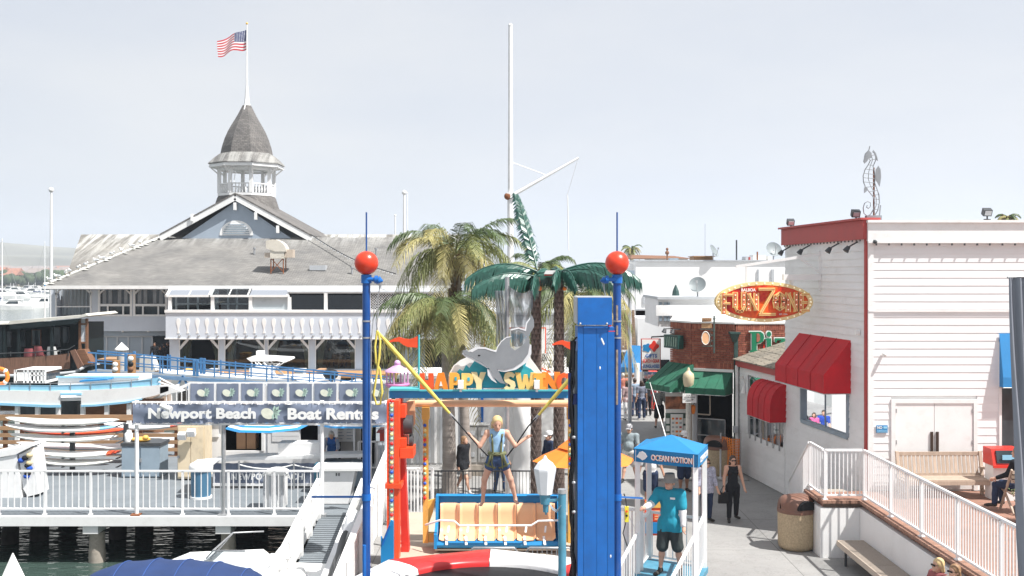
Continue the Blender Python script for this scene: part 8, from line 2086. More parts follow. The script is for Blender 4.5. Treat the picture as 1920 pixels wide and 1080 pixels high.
awning('blue_shop_awning','bright blue shop awning left of the gifts sign',BLUEAWN,wallfn(Vector((X_(1180,51.5),51.5,0)),Vector((X_(1207,51),51,0))),0,.7,3.0,1.75,.8,.25)
f=B();f.cyl((X_(1194,50.6),50.6,0),(X_(1194,50.6),50.6,2.2),.13,n=10);tag(f.build('white_column',WHITE,None,(X_(1194,50.6),50.6,0)),'white column under the blue shop awning','column')
gs=thing('gifts_sign','red framed hanging sign reading GIFTS BEACH GEAR SUNGLASSES','sign',P(1220,664,38.5))
qx=lambda px:X_(px,38.5);qz=lambda py:Z_(py,38.5)
f=B();f.b2((qx(1202),38.5,qz(694)),(qx(1239),38.6,qz(635)));f.build('frame',DKRED,gs)
f=B();f.b2((qx(1203.5),38.47,qz(692.5)),(qx(1237.5),38.497,qz(636.5)));f.build('board',LETW,gs)
for tx,yy,hh,mm in (('GIFTS',667,.13,BLUE),('BEACH GEAR',676.5,.13,RED),('SUNGLASSES',686.5,.13,BLUE)):
 text(tx,.15,(qx(1220.5),38.45,qz(yy)),mm,'lettering',gs,.006,.02,fit=((.42 if tx=='GIFTS' else .6),hh))
f=B();f.prism([(qx(1213+8*math.cos(a)*(1+.15*math.cos(5*a))),38.455,qz(652+7.5*math.sin(a)*(1+.15*math.cos(5*a))))for a in np.linspace(0,6.28,30,endpoint=False)],(0,.012,0));f.build('blue_shirt_print',SKYB,gs)
f=B();f.prism([(qx(1226+8*math.cos(a)*(1+.2*math.cos(4*a))),38.448,qz(649+9*math.sin(a)*(1+.2*math.cos(4*a))))for a in np.linspace(0,6.28,30,endpoint=False)],(0,.012,0));f.build('red_shirt_print',RED,gs)
f=B();f.bar((qx(1222),38.55,qz(632)),(qx(1258),38.6,qz(630)),.05);f.bar((qx(1222),38.55,qz(636)),(qx(1222),38.55,qz(632)),.03);f.build('hanger',IRON,gs)
for y0,y1,tx,cc_ in ((697,703,'SURF SIDE',BLUE),(704,709.5,'GLO PICKLE',RED)):
 f=B();f.b2((qx(1206),38.5,qz(y1)),(qx(1238),38.55,qz(y0)));s3=f.build('lower_plank',LETW,gs)
 text(tx,.1,(qx(1222),38.48,qz((y0+y1)/2)),cc_,'lettering',s3,.006,.02,fit=(.54,.085))
f=B();f.bar((qx(1209),38.52,qz(694)),(qx(1209),38.52,qz(710)),.02);f.bar((qx(1235),38.52,qz(694)),(qx(1235),38.52,qz(710)),.02);f.build('chain',IRON,gs)
st2=thing('red_vending_machine','red machine standing on the street beneath the gifts sign','vending machine',(X_(1226,50),50,0))
vx=lambda px:X_(px,50)
f=B();f.b2((vx(1218),50,.1),(vx(1234),50.6,1.85));f.build('body',RED,st2)
f=B();f.b2((vx(1219.5),49.96,.9),(vx(1230),49.998,1.7));f.build('panel',DKRED,st2)
f=B();f.b2((vx(1231),49.95,.3),(vx(1233),49.97,1.7));f.build('side_print',PAPER,st2)
def dish(at,r,lab,az):
 t=thing('satellite_dish',lab,'satellite dish',at);at=Vector(at);d=Vector((math.cos(az),math.sin(az),.55)).normalized();sd=d.cross(Vector((0,0,1))).normalized();up=sd.cross(d)
 f=B();c=at+Vector((0,0,r*1.3))
 f.grid(lambda u,v:c+(sd*math.cos(u*2*math.pi)+up*math.sin(u*2*math.pi))*(r*v)+d*(.25*r*v*v),18,4);f.build('reflector',mk('dish_grey',(.22,.25,.26),.5,.1,5),t,fix=False)
 f=B();f.cyl(at,c,.03,n=6);f.cyl(c-up*r*.9,c+d*r*.9,.015,n=5);f.box(c+d*r*.9,(.08,.08,.1));f.build('mount',STEEL,t)
dish(P(1308,556,41),.33,'satellite dish standing on the grey roof of the upper flat',-1.9)
dish(P(1337,489,60),.4,'dark satellite dish on the skyline right of the wooden roof box',-.6)
dish(P(1450,489,52),.4,'dark satellite dish on the skyline left of the hall parapet',-1.4)
f=B();f.b2((X_(1301,60.5),60.5,Z_(489,60)),(X_(1338,60.5),62,Z_(481,60)));f.b2((X_(1299,60.5),60.3,Z_(481,60)),(X_(1340,60.5),62.2,Z_(479.5,60)));tag(f.build('wooden_roof_box',WOOD,None,P(1320,489,60.5)),'wooden slatted box on the roof skyline beside a dish','box')
for px,y0,w_,mm,lab in ((1381,450,3,IRON,'tall black flue pipe on the roof skyline'),(1251,466,3,DWOOD,'ornate dark chimney pot on the roof skyline'),(1322,420,.8,STEEL,'hair thin aerial on the roof skyline'),(1420,472,3,RUST,'rusty flue on the roof skyline near the hall'),(1405,482,4,DKRED,'short red pipe on the roof skyline left of the rusty flue')):
 Y=60.6;f=B();f.cyl((X_(px,Y),Y,Z_(491,Y)),(X_(px,Y),Y,Z_(y0,Y)),w_*.015,n=8)
 if px==1251:f.sph((X_(px,Y),Y,Z_(474,Y)),.12,8,6);f.sph((X_(px,Y),Y,Z_(467,Y)),.08,8,6)
 tag(f.build('roof_pipe',mm,None,P(px,490,Y)),lab,'pipe')
for k,(a,c,y0)in enumerate(((1398,1412,481),(1412,1436,478),(1255,1272,484),(1440,1448,480))):
 Y=61;f=B();f.b2((X_(a,Y),Y,Z_(490,Y)),(X_(c,Y),Y+1,Z_(y0,Y)));tag(f.build('roof_unit',[GREYP,PAPER,GREYC,PAPER][k],None,P(a,490,Y)),['small grey','wide white','low blue grey','narrow white'][k]+' plant unit on the white roof skyline','roof unit')
f=B();f.b2((X_(1225,90),90,0),(X_(1290,90),96,Z_(484,90)));f.mat(1);f.prism([(X_(1180,90),89,Z_(485,90)),(X_(1295,90),89,Z_(485,90)),(X_(1270,90),92,Z_(479,90)),(X_(1190,90),92,Z_(477,90))],(0,4,0));tag(f.build('brown_roof_house',[STUCCO,DWOOD],None,P(1240,500,90)),'house with low brown roof just showing over the white block','house')
sl_=thing('street_light','grey box headed street light behind the right mast','street light',(X_(1181,46),46,0))
f=B();f.cyl((X_(1181,46),46,0),(X_(1181,46),46,Z_(524,46)),.08,n=8);f.build('post',GREYP,sl_)
f=B();f.b2((X_(1173,46),45.8,Z_(520,46)),(X_(1189,46),46.2,Z_(507,46)));f.prism([(X_(1174,46),45.85,Z_(520,46)),(X_(1188,46),45.85,Z_(520,46)),(X_(1184,46),45.85,Z_(527,46)),(X_(1178,46),45.85,Z_(527,46))],(0,.3,0));f.build('head',GREYC,sl_)
f=B();f.lathe((X_(1267,43),43,0),[(.16,Z_(556,43)),(.12,Z_(545,43)),(.05,Z_(537,43)),(.02,Z_(534,43))],8,False);tag(f.build('closed_umbrella',PIPE,None,P(1267,556,43)),'closed dark green umbrella on the roof of the upper flat','umbrella')
pmr.seed(33)
palm('fan_palm','distant fan palm above the roofs right of the red ball',(X_(1184,110),110,0),Z_(468,110),.2,.16,16,1.1,'distant palms',41,(0,0),.8,.9)
palm('fan_palm','tip of a palm showing above the hall parapet at the right',(X_(1890,48),48,0),Z_(411,48),.2,.16,12,.6,'distant palms',42,(0,0),.5,.7)
gy=thing('guy_rope','thin white guy rope slanting down in front of the street crowd to the booth canopy','rope',(ctr.x,ctr.y,3.4))
f=B();f.cyl((qx(1216),38.4,qz(710)),(ctr.x-.1,ctr.y,3.35),.012,n=5);f.build('rope',LETW,gy)
# ================================================================ PEOPLE: one continuous body each, from a smooth distance field
def hash_(s):return sum(ord(c)*(i+1)for i,c in enumerate(s))%97
def smin(a,b,k):
 h=np.clip(.5+.5*(b-a)/k,0,1)
 return b+(a-b)*h-k*h*(1-h)
def field(prims,h,cuts=()):
 lo=np.array([1e9]*3);hi=-lo
 for p in prims:
  if p[0]=='c':a,b_,r=np.array(p[1]),np.array(p[2]),max(p[3],p[4]);l,u=np.minimum(a,b_)-r,np.maximum(a,b_)+r
  else:r=max(p[2]);a=np.array(p[1]);l,u=a-r,a+r
  lo=np.minimum(lo,l);hi=np.maximum(hi,u)
 lo-=3*h;hi+=3*h
 n=np.ceil((hi-lo)/h).astype(int)+1
 Fd=np.full(n,1.0,dtype=np.float32)
 ax=[lo[i]+h*np.arange(n[i])for i in range(3)]
 for p in prims:
  k=p[-1];m=k+3*h
  if p[0]=='c':a,b_,r=np.array(p[1]),np.array(p[2]),max(p[3],p[4]);l,u=np.minimum(a,b_)-r-m,np.maximum(a,b_)+r+m
  else:r=max(p[2]);a=np.array(p[1]);l,u=a-r-m,a+r+m
  i0=np.clip(((l-lo)/h).astype(int),0,n-1);i1=np.clip(((u-lo)/h).astype(int)+2,1,n)
  X,Y,Z=np.meshgrid(*[ax[i][i0[i]:i1[i]]for i in range(3)],indexing='ij')
  if p[0]=='c':
   ba=b_-a;L2=max(1e-9,ba@ba)
   t=np.clip(((X-a[0])*ba[0]+(Y-a[1])*ba[1]+(Z-a[2])*ba[2])/L2,0,1)
   d=np.sqrt((X-a[0]-t*ba[0])**2+(Y-a[1]-t*ba[1])**2+(Z-a[2]-t*ba[2])**2)-(p[3]+(p[4]-p[3])*t)
  else:
   rr=p[2];M=p[3]
   dx,dy,dz=X-a[0],Y-a[1],Z-a[2]
   if M is not None:
    dx,dy,dz=M[0][0]*dx+M[0][1]*dy+M[0][2]*dz,M[1][0]*dx+M[1][1]*dy+M[1][2]*dz,M[2][0]*dx+M[2][1]*dy+M[2][2]*dz
   k0=np.sqrt((dx/rr[0])**2+(dy/rr[1])**2+(dz/rr[2])**2);k1=np.sqrt((dx/rr[0]**2)**2+(dy/rr[1]**2)**2+(dz/rr[2]**2)**2)+1e-6
   d=k0*(k0-1)/k1
  sl=tuple(slice(i0[i],i1[i])for i in range(3))
  Fd[sl]=smin(Fd[sl],d.astype(np.float32),k)
 if cuts:
  X,Y,Z=np.meshgrid(*ax,indexing='ij')
  for c,nr_ in cuts:Fd=np.maximum(Fd,((X-c[0])*nr_[0]+(Y-c[1])*nr_[1]+(Z-c[2])*nr_[2]).astype(np.float32))
 return Fd,lo,h
def nets(Fd,lo,h):
 ins=Fd<0;n=np.array(Fd.shape)
 cx=n-1
 acc=np.zeros((*cx,3),np.float32);cnt=np.zeros(cx,np.float32)
 for axis in range(3):
  for o1 in (0,1):
   for o2 in (0,1):
    off=[0,0,0];oth=[i for i in range(3)if i!=axis];off[oth[0]]=o1;off[oth[1]]=o2
    s0=tuple(slice(off[i],off[i]+cx[i])for i in range(3));off2=list(off);off2[axis]+=1;s1=tuple(slice(off2[i],off2[i]+cx[i])for i in range(3))
    f0,f1=Fd[s0],Fd[s1];cr=(f0<0)!=(f1<0)
    t=np.where(cr,f0/np.where(cr,f0-f1,1),0)
    for i in range(3):acc[...,i]+=np.where(cr,off[i]+(t if i==axis else 0),0)
    cnt+=cr
 act=cnt>0;idx=np.full(cx,-1,int);ii=np.argwhere(act);idx[act]=np.arange(len(ii))
 v=(ii+acc[act]/cnt[act][:,None])*h+lo
 faces=[]
 for axis in range(3):
  oth=[i for i in range(3)if i!=axis]
  s0=[slice(0,None)]*3;s0[axis]=slice(0,-1);s1=[slice(0,None)]*3;s1[axis]=slice(1,None)
  a,b_=ins[tuple(s0)],ins[tuple(s1)]
  e=np.argwhere(a!=b_);e=e[(e[:,oth[0]]>0)&(e[:,oth[1]]>0)&(e[:,oth[0]]<cx[oth[0]])&(e[:,oth[1]]<cx[oth[1]])]
  if not len(e):continue
  flip=a[tuple(e.T)]
  d1=np.zeros(3,int);d1[oth[0]]=1;d2=np.zeros(3,int);d2[oth[1]]=1
  q=[idx[tuple((e-x).T)]for x in (d1*0,d1,d1+d2,d2)]
  f=np.stack(q,1);fl=flip if axis!=1 else ~flip
  f[~fl]=f[~fl][:,::-1]
  faces.append(f)
 return v,np.concatenate(faces)
def sdf_obj(name,prims,h,mat,parent,cuts=(),M=None):
 fold=.011 if name in ('shirt','trousers','shorts','undersleeve')else (.006 if name=='hair' else 0)
 Fd,lo,h=field(prims,h,cuts)
 if not (Fd<0).any():return None
 v,f=nets(Fd,lo,h)
 if fold:
  sd_=hash_(name+mat.name)
  for q in v:
   n1=noise_(q[0]*13+sd_,q[1]*13,q[2]*7+q[0]*5);n2=noise_(q[0]*29,q[1]*29+sd_,q[2]*15)
   c=math.hypot(q[0],q[1])+.05;k=fold*(n1+.5*n2)/c;q[0]+=q[0]*k;q[1]+=q[1]*k
 me=bpy.data.meshes.new(name);me.from_pydata(v.tolist(),[],f.tolist())
 me.polygons.foreach_set('use_smooth',[True]*len(me.polygons));me.materials.append(mat)
 bm=bmesh.new();bm.from_mesh(me);bmesh.ops.recalc_face_normals(bm,faces=bm.faces);bmesh.ops.smooth_vert(bm,verts=bm.verts,factor=.5,use_axis_x=True,use_axis_y=True,use_axis_z=True);bm.to_mesh(me);bm.free()
 o=link(name,me,parent,ORG[parent.name]);return o
def rotv(v,ax,ang):return Matrix.Rotation(ang,3,ax)@Vector(v)
def person(label,at,face,ht=1.72,group=None,h=.017,skin=SKIN,hair=BRNH,hair_len=0,build=1.0,female=False,arms=((5,8,15),(5,8,15)),legs=((0,4,2),(0,4,2)),shirt=None,sleeve=.5,hem=.50,collar=.83,bottoms=None,blen=1.0,shoes=None,hat=None,glasses=False,lean=0,head_turn=0,head_tilt=0,feet=True,sit=None,shirt_loose=.012,extra=None,detail=False,hk=1.07,under=None,trunk_twist=0,forearm_sleeve=None):
 """arms / legs: (forward swing, outward spread, elbow or knee bend) in degrees for the left and right side; faces -Y, then turned by face"""
 t=thing('person',label,'person',(0,0,0),group)
 S=ht;V_=lambda x,y,z:Vector((x*S,y*S,z*S))
 sw_=(.098 if female else .112)*(1+(build-1)*.4);hw=.052
 bd=build
 hipz=.515
 Tl=Matrix.Rotation(R(lean),3,'X')
 pel=V_(0,0,hipz+.015)
 def up(v):return pel+Tl@(Vector(v)*S)
 chest=up((0,0,.225));belly=up((0,-.008,.10));nk=up((0,.006,.318));sh=[up((s*sw_,.006,.286))for s in (-1,1)]
 Hm=Matrix.Rotation(R(head_turn),3,'Z')@Matrix.Rotation(R(head_tilt+lean*.3),3,'X')
 hc=nk+Tl@V_(0,-.012,.012)+Hm@V_(0,-.004,.068)
 hd_=lambda x,y,z:hc+Hm@V_(x*hk,y*hk,z*hk)
 VH=lambda x,y,z:V_(x*hk,y*hk,z*hk)
 Mi=[list(r)for r in Hm.transposed()]
 Ti=[list(r)for r in Tl.transposed()]
 tp_=[('e',pel,V_(.082*bd,.062*bd,.072),Ti,.03),('e',belly,V_(.074*bd,.058*bd*bd,.10),Ti,.04),('e',chest,V_(.088*(bd**.5),.058*(bd**.5),.10),Ti,.04)]
 tp_+=[('c',sh[0],sh[1],.038*S,.038*S,.03*S)]
 if female:tp_+=[('e',up((s*.04,-.05,.225)),V_(.032,.03,.032),None,.02)for s in (-1,1)]
 hp2=[('c',nk-Tl@V_(0,0,.03),hc-Hm@V_(0,-.006,.03),.031*S*(.9 if female else 1.05),.028*S,.012*S),('e',hc+Hm@V_(0,.006,.012),VH(.044,.054,.056),Mi,.01*S),('e',hd_(0,-.018,-.026),VH(.033,.036,.038),Mi,.012*S),('c',hd_(0,-.05,.004),hd_(0,-.061,-.012),.006*S,.0095*S,.008*S),('e',hd_(0,-.046,-.048),VH(.018,.012,.01),Mi,.01*S),('e',hd_(0,-.046,-.033),VH(.014,.008,.006),Mi,.006*S)]
 for s in (-1,1):hp2.append(('e',hd_(s*.045,.008,-.006),VH(.008,.014,.018),Mi,.006*S))
 AJ=[]
 ap2,hand=[],[]
 for i,s in enumerate((-1,1)):
  fw,ou,el=arms[i][:3];inn=arms[i][3]if len(arms[i])>3 else 0
  d=Vector((s*math.sin(R(ou)),-math.sin(R(fw))*math.cos(R(ou)),-math.cos(R(fw))*math.cos(R(ou))))
  e=sh[i]+d*.172*S
  f2=fw+el;o2=ou-inn
  d2=Vector((s*math.sin(R(o2)),-math.sin(R(f2))*math.cos(R(o2)),-math.cos(R(f2))*math.cos(R(o2))))
  w_=e+d2*.15*S
  AJ.append((sh[i],e,w_,d2))
  ap2+=[('c',sh[i],e,.034*S*bd**.5,.026*S,.015*S),('c',e,w_,.0255*S,.0175*S,.01*S)]
  side=d2.cross(Vector((1,0,0)));side=side.normalized()if side.length>.1 else Vector((0,1,0));nrm_=d2.cross(side).normalized()
  pc_=w_+d2*.032*S
  hand+=[('c',w_,pc_+d2*.012*S,.0165*S,.021*S,.008*S)]
  fr=.0058*S if detail else .0068*S
  for q in range(4):
   lf=(.030,.036,.034,.026)[q]*S;o=pc_+d2*.018*S+side*((q-1.5)*.0125*S);m=o+d2*lf*.55-nrm_*s*.004*S;hand+=[('c',o,m,fr,fr*.95,.003*S),('c',m,m+(d2*.75-nrm_*s*.66).normalized()*lf*.6,fr*.95,fr*.8,.003*S)]
  th=w_+d2*.014*S+side*-.018*S;hand+=[('c',th,th+(d2*.7-side*.75).normalized()*.026*S,fr*1.15,fr,.004*S),('c',th+(d2*.7-side*.75).normalized()*.026*S,th+(d2*.7-side*.75).normalized()*.026*S+d2*.018*S,fr,fr*.85,.003*S)]
 LJ,lp2,ft=[],[],[]
 lowest=1e9
 for i,s in enumerate((-1,1)):
  fw,ou,kn=legs[i][:3]
  hj=V_(s*hw,0,hipz)
  d=Vector((s*math.sin(R(ou)),-math.sin(R(fw))*math.cos(R(ou)),-math.cos(R(fw))*math.cos(R(ou))));k=hj+d*.245*S
  f2=fw-kn;o2=ou*(legs[i][3]if len(legs[i])>3 else 1)
  d2=Vector((s*math.sin(R(o2)),-math.sin(R(f2))*math.cos(R(o2)),-math.cos(R(f2))*math.cos(R(o2))));a=k+d2*.232*S
  LJ.append((hj,k,a,d2))
  lp2+=[('c',hj+V_(s*.004,.006,.0),k,.054*S*bd**.5,.034*S,.02*S),('c',k,k+d2*.09*S+V_(0,.008,0),.033*S,.031*S,.015*S),('c',k+d2*.09*S+V_(0,.006,0),a,.031*S,.019*S,.015*S)]
  fd=Vector((s*.2,-1,-.0)).normalized();fd=Vector((fd.x,fd.y,-.1+math.sin(R(-f2))*.5)).normalized()
  heel=a+Vector((0,.012*S,-.022*S));ball=a+fd*.085*S+Vector((0,0,-.028*S))
  ft+=[('c',a,heel,.021*S,.02*S,.01*S),('c',heel,ball,.02*S,.0165*S,.012*S),('c',ball,ball+fd*.032*S,.0165*S,.011*S,.008*S),('c',ball+Vector((s*.012*S,0,0)),ball+fd*.024*S+Vector((s*.014*S,0,0)),.013*S,.009*S,.008*S)]
  lowest=min(lowest,heel.z-.021*S,ball.z-.0165*S)
 infl=lambda pr,g,kk=None:[(p[0],p[1],p[2],p[3]+g,p[4]+g,p[5])if p[0]=='c' else (p[0],p[1],Vector(p[2])+Vector((g,g,g)),p[3],p[4])for p in pr]
 cut_arm=lambda i,fr_,g:[('c',AJ[i][0],lerp(AJ[i][0],AJ[i][1],min(1,fr_*2)),.036*S*bd**.5+g,.036*S-.008*S*min(1,fr_*2)+g,.015*S)]+([('c',AJ[i][1],lerp(AJ[i][1],AJ[i][2],fr_*2-1),.0265*S+g,.0265*S-.008*S*(fr_*2-1)+g,.012*S)]if fr_>.5 else [])
 hid=shoes is not None
 sdf_obj('body',tp_+hp2+ap2+hand+lp2+ft,h,skin,t)
 g=shirt_loose*S/1.72
 if shirt is not None:
  pr=infl(tp_,g)
  if not isinstance(sleeve,(tuple,list))and sleeve==0:pr=infl(tp_[:3]+[('c',lerp(sh[0],sh[1],.2),lerp(sh[0],sh[1],.8),.036*S,.036*S,.02*S)]+tp_[4:],g)
  sls=sleeve if isinstance(sleeve,(tuple,list))else (sleeve,sleeve)
  for i in (0,1):
   if sls[i]>0:pr+=cut_arm(i,sls[i],g*1.1)
  if hem<.5:pr+=[('c',LJ[i][0],lerp(LJ[i][0],LJ[i][1],.35),.058*S+g,.052*S+g,.03*S)for i in (0,1)]
  sdf_obj('shirt',pr,h,shirt,t,[((0,0,hem*S),(0,0,-1)),(tuple(nk+Tl@V_(0,0,.022+(collar-.83))),tuple(Tl@Vector((0,-.3,1))))]if not sit else [(tuple(nk+Tl@V_(0,0,.022)),tuple(Tl@Vector((0,-.3,1)))),((0,0,(hipz-.0)*S),(0,0,-1))])
 if under is not None:
  for i in (0,1):sdf_obj('undersleeve',cut_arm(i,.97,g*.55),h,under,t)
 if bottoms is not None:
  gg=.009*S/1.72+(.012 if blen<.6 else .004)
  pr=[(('e',pel,V_(.084*bd,.064*bd,.06)+Vector((gg,gg,gg))*.6,None,.03))]
  for i in (0,1):
   hj,k,a,d2=LJ[i]
   if blen<=.5:pr.append(('c',hj,lerp(hj,k,blen*2),.056*S*bd**.5+gg,.05*S+gg,.025*S))
   else:
    pr+=[('c',hj,k,.055*S*bd**.5+gg,.036*S+gg,.02*S),('c',k,lerp(k,a,blen*2-1),.035*S+gg,.03*S+gg*.8,.02*S)]
  sdf_obj('trousers' if blen>.5 else 'shorts',pr,h,bottoms,t,[((0,0,(hipz+.075)*S),(0,0,1))])
 if shoes is not None:
  for i in (0,1):sdf_obj('shoe',infl(ft[4*i:4*i+4],.007),h,shoes,t)
 if hair is not None:
  hs_=[('e',hd_(0,.012,.018),VH(.05,.06,.06),Mi,.012)]
  cuts=[(tuple(hd_(0,-.034,.026)),tuple(Hm@Vector((0,-1,-.55)).normalized())),(tuple(hd_(0,0,-.045 if hair_len==0 else -.3)),tuple(Hm@Vector((0,0,-1))))]
  if hair_len==0:cuts.append((tuple(hd_(0,-.012,-.02)),tuple(Hm@Vector((0,-.7,-.7)))))
  if hair_len>0:
   cuts=[(tuple(hd_(0,-.03,.02)),tuple(Hm@Vector((0,-1,-.35)).normalized()))]
   for s in (-1,0,1):hs_.append(('c',hd_(s*.036,.02,.0),hd_(s*.04,.034+(0 if s else .01),-.04-.11*hair_len),.024*S,.02*S,.015))
  sdf_obj('hair',hs_,h*.8,hair,t,cuts)
 Hr=lambda p:hd_(*p)
 if glasses:
  f=B()
  for s in (-1,1):f.box(hd_(s*.018,-.054,.006),(.03*S,.012,.019*S),rot=Hm);f.bar(hd_(s*.035,-.05,.008),hd_(s*.046,.0,.006),.006)
  f.box(hd_(0,-.057,.009),(.02*S,.01,.005*S),rot=Hm);f.build('sunglasses',BLACK,t)
 elif detail:
  for s in (-1,1):f=B();f.sph(hd_(s*.017,-.0475,.004),.0058*S,8,6);f.build('eye',BRNH,t)
  f=B();f.box(hd_(0,-.0545,-.0335),(.024*S,.006,.005*S),rot=Hm);f.build('mouth',mk('lip',(.42,.16,.13),.5,.05,5),t)
 if hat:
  kind,hm=hat
  f=B();n=20
  prof=[(.056,.004),(.057,.02),(.052,.05),(.036,.066),(.004,.07)]if kind!='bucket' else [(.086,-.012),(.088,-.008),(.06,.012),(.056,.03),(.05,.066),(.046,.07),(.004,.071)]
  vs=[hd_(math.cos(2*math.pi*i/n)*r*.92,.006+math.sin(2*math.pi*i/n)*r*1.05,z+.02)for r,z in prof for i in range(n)]
  f.add(vs,[(k*n+i,k*n+(i+1)%n,(k+1)*n+(i+1)%n,(k+1)*n+i)for k in range(len(prof)-1)for i in range(n)],True)
  if kind=='cap':
   f.grid(lambda u,v:hd_((u-.5)*.088,-.045-.05*v*(1-(2*u-1)**2*.6),.024-.012*v-.01*(2*u-1)**2),8,4)
  f.build('hat',hm,t,fix=False)
 if extra:extra(t,dict(V=V_,up=up,hd=hd_,A=AJ,L=LJ,pel=pel,S=S,nk=nk))
 zoff=-lowest if sit is None else -hipz*S+.07*S
 if feet is False:zoff=0
 t.location=Vector(at)+Vector((0,0,zoff));t.rotation_euler.z=face
 ORG[t.name]=t.location.copy()
 return t
WHITEC,BLACKC,NAVYC,GREYCL,KHAKI=cloth((.7,.7,.7)),cloth((.02,.021,.025)),cloth((.03,.045,.09)),cloth((.3,.33,.34)),cloth((.55,.5,.44))
DENIM=cloth((.06,.1,.2),'denim');SHOE=cloth((.05,.048,.045),'dark_shoe');WSHOE=cloth((.6,.58,.56),'white_shoe')
HARN=mk('olive_harness_webbing',(.16,.17,.08),.8,.2,10)
def harness(t,k):
 up,L,S=k['up'],k['L'],k['S']
 f=B();pts=[up((.085*math.cos(a),.062*math.sin(a)-.004,.055))for a in np.linspace(0,2*math.pi,21)];f.tube(pts,.036,6);f.build('waist_belt',HARN,t)
 for s in (-1,1):
  f=B();f.tube([up((s*.045,-.06,.05)),up((s*.052,-.078,.18)),up((s*.06,-.05,.27)),up((s*.06,.02,.3)),up((s*.05,.062,.2)),up((s*.045,.06,.05))],.02,5);f.build('shoulder_strap',HARN,t)
  hj,kn=L[0 if s<0 else 1][:2];c=lerp(hj,kn,.3);d=(kn-hj).normalized();x_=d.cross(Vector((0,1,0))).normalized()
  f=B();f.tube([c+(x_*math.cos(a)+Vector((0,1,0))*math.sin(a))*.063*S for a in np.linspace(0,2*math.pi,17)],.016,5);f.build('leg_loop',HARN,t)
  f=B();f.tube([up((s*.07,-.062,.05)),up((s*.085,-.07,-.02)),lerp(hj,kn,.3)+Vector((s*.04,-.075,0))],.024,5);f.build('side_strap',HARN,t)
  f=B();f.tube([up((s*.05,-.072,.05)),up((s*.06,-.085,-.04)),up((s*.05+.012,-.08,-.11))],.012,5);f.build('loose_strap',HARN,t)
 f=B();f.box(up((0,-.072,.056)),(.1,.03,.05));f.build('buckle',BLACK,t)
child_h=1.42
ch_z=Z_(945,KY_)
person('person: blonde child in pale blue vest and denim shorts bouncing in a harness over the trampoline'[8:],(X_(932,KY_),KY_,ch_z),0.0,child_h,None,.0095,SKIN,BLONDE,.04,.92,False,arms=((12,30,20,-108),(14,34,20,-92)),legs=((6,22,6,.2),(2,24,6,.6)),hk=1.22,shirt=mk('pale_blue_vest',(.30,.50,.72),.8,.12,8,.3,40),sleeve=0,hem=.56,bottoms=DENIM,blen=.16,head_tilt=16,head_turn=6,extra=harness,detail=True)
def tagp(t,k):
 f=B();f.box(k['up']((.05,-.071,.25)),(.09,.012,.035));f.build('name_tag',LETW,t)
op=person('man in turquoise T-shirt, white sleeves and grey bucket hat standing in the operator booth',(2.92,19.75,BZ),-.42,1.80,None,.0105,SKIN,LBRN,0,1.04,False,arms=((52,16,36,8),(8,9,14)),legs=((4,5,4),(-4,6,2)),shirt=mk('turquoise_tshirt',(.012,.27,.38),.85,.12,7,.35,30),sleeve=.38,hem=.43,shirt_loose=.03,bottoms=cloth((.045,.055,.055)),blen=.5,shoes=SHOE,hat=('bucket',mk('grey_bucket_hat',(.30,.29,.26),.9,.12,10,.3,60)),under=WHITEC,extra=tagp,detail=True,head_turn=-12)
def bag(t,k):
 w_=k['A'][0][2];f=B();f.prism([w_+Vector((-.13,-.05,-.12)),w_+Vector((.1,-.05,-.12)),w_+Vector((.12,-.05,-.4)),w_+Vector((-.15,-.05,-.4))],(0,.1,0));f.tube([w_+Vector((-.1,0,-.12)),w_+Vector((-.02,-.02,.06)),w_+Vector((.08,0,-.12))],.012,5);f.build('handbag',BLACK,t)
person('woman in black sleeveless top and trousers with sunglasses carrying a black handbag',G(1374,976),.05,1.66,None,.013,SKIN,BRNH,1.1,1.02,True,arms=((6,14,22,6),(6,14,22,6)),legs=((10,3,4),(-8,3,8)),shirt=BLACKC,sleeve=0,hem=.46,collar=.815,bottoms=BLACKC,blen=.95,shoes=SHOE,glasses=True,extra=bag,shirt_loose=.008)
person('older woman in lavender print blouse, navy trousers and sunglasses right of the booth',G(1325,979),.25,1.62,None,.013,SKIN,BRNH,.12,1.12,True,arms=((5,10,18),(5,10,18)),legs=((6,3,3),(-5,3,5)),shirt=mk('lavender_print',(.42,.42,.52),.85,.4,22,.2,30),sleeve=.72,hem=.45,bottoms=NAVYC,blen=.97,shoes=SHOE,glasses=True,shirt_loose=.018)
person('heavy set man in grey T-shirt, white shorts and cap walking down the street',G(1180,903),-.35,1.74,None,.014,SKIN,BRNH,0,1.34,False,arms=((-14,12,12),(16,12,14)),legs=((18,4,4),(-14,4,10)),shirt=mk('grey_tshirt',(.24,.29,.31),.85,.1,7,.3,30),sleeve=.4,hem=.475,bottoms=mk('white_shorts',(.62,.6,.57),.85,.08,7,.3,30),blen=.44,shoes=SHOE,hat=('cap',mk('pale_grey_cap',(.45,.45,.47),.9,.1,8)),glasses=True)
person('man in white T-shirt and dark shorts behind the left posts of the booth',(3.82,29.4,0),.1,1.74,None,.015,SKIN2,BRNH,0,1.15,False,arms=((-6,12,10),(10,12,20)),legs=((8,3,4),(-6,3,6)),shirt=WHITEC,sleeve=.45,hem=.46,bottoms=NAVYC,blen=.47,shoes=SHOE)
person('person in yellow shirt and white cap hidden behind the booth canopy',(5.05,31.3,0),.2,1.76,None,.015,SKIN2,BRNH,0,1.2,False,arms=((10,14,50),(10,14,55)),legs=((5,3,4),(-6,3,6)),shirt=mk('yellow_tshirt',(.62,.42,.04),.85,.1,7,.3,30),sleeve=.42,hem=.46,bottoms=NAVYC,blen=.5,shoes=SHOE,hat=('cap',WHITEC))
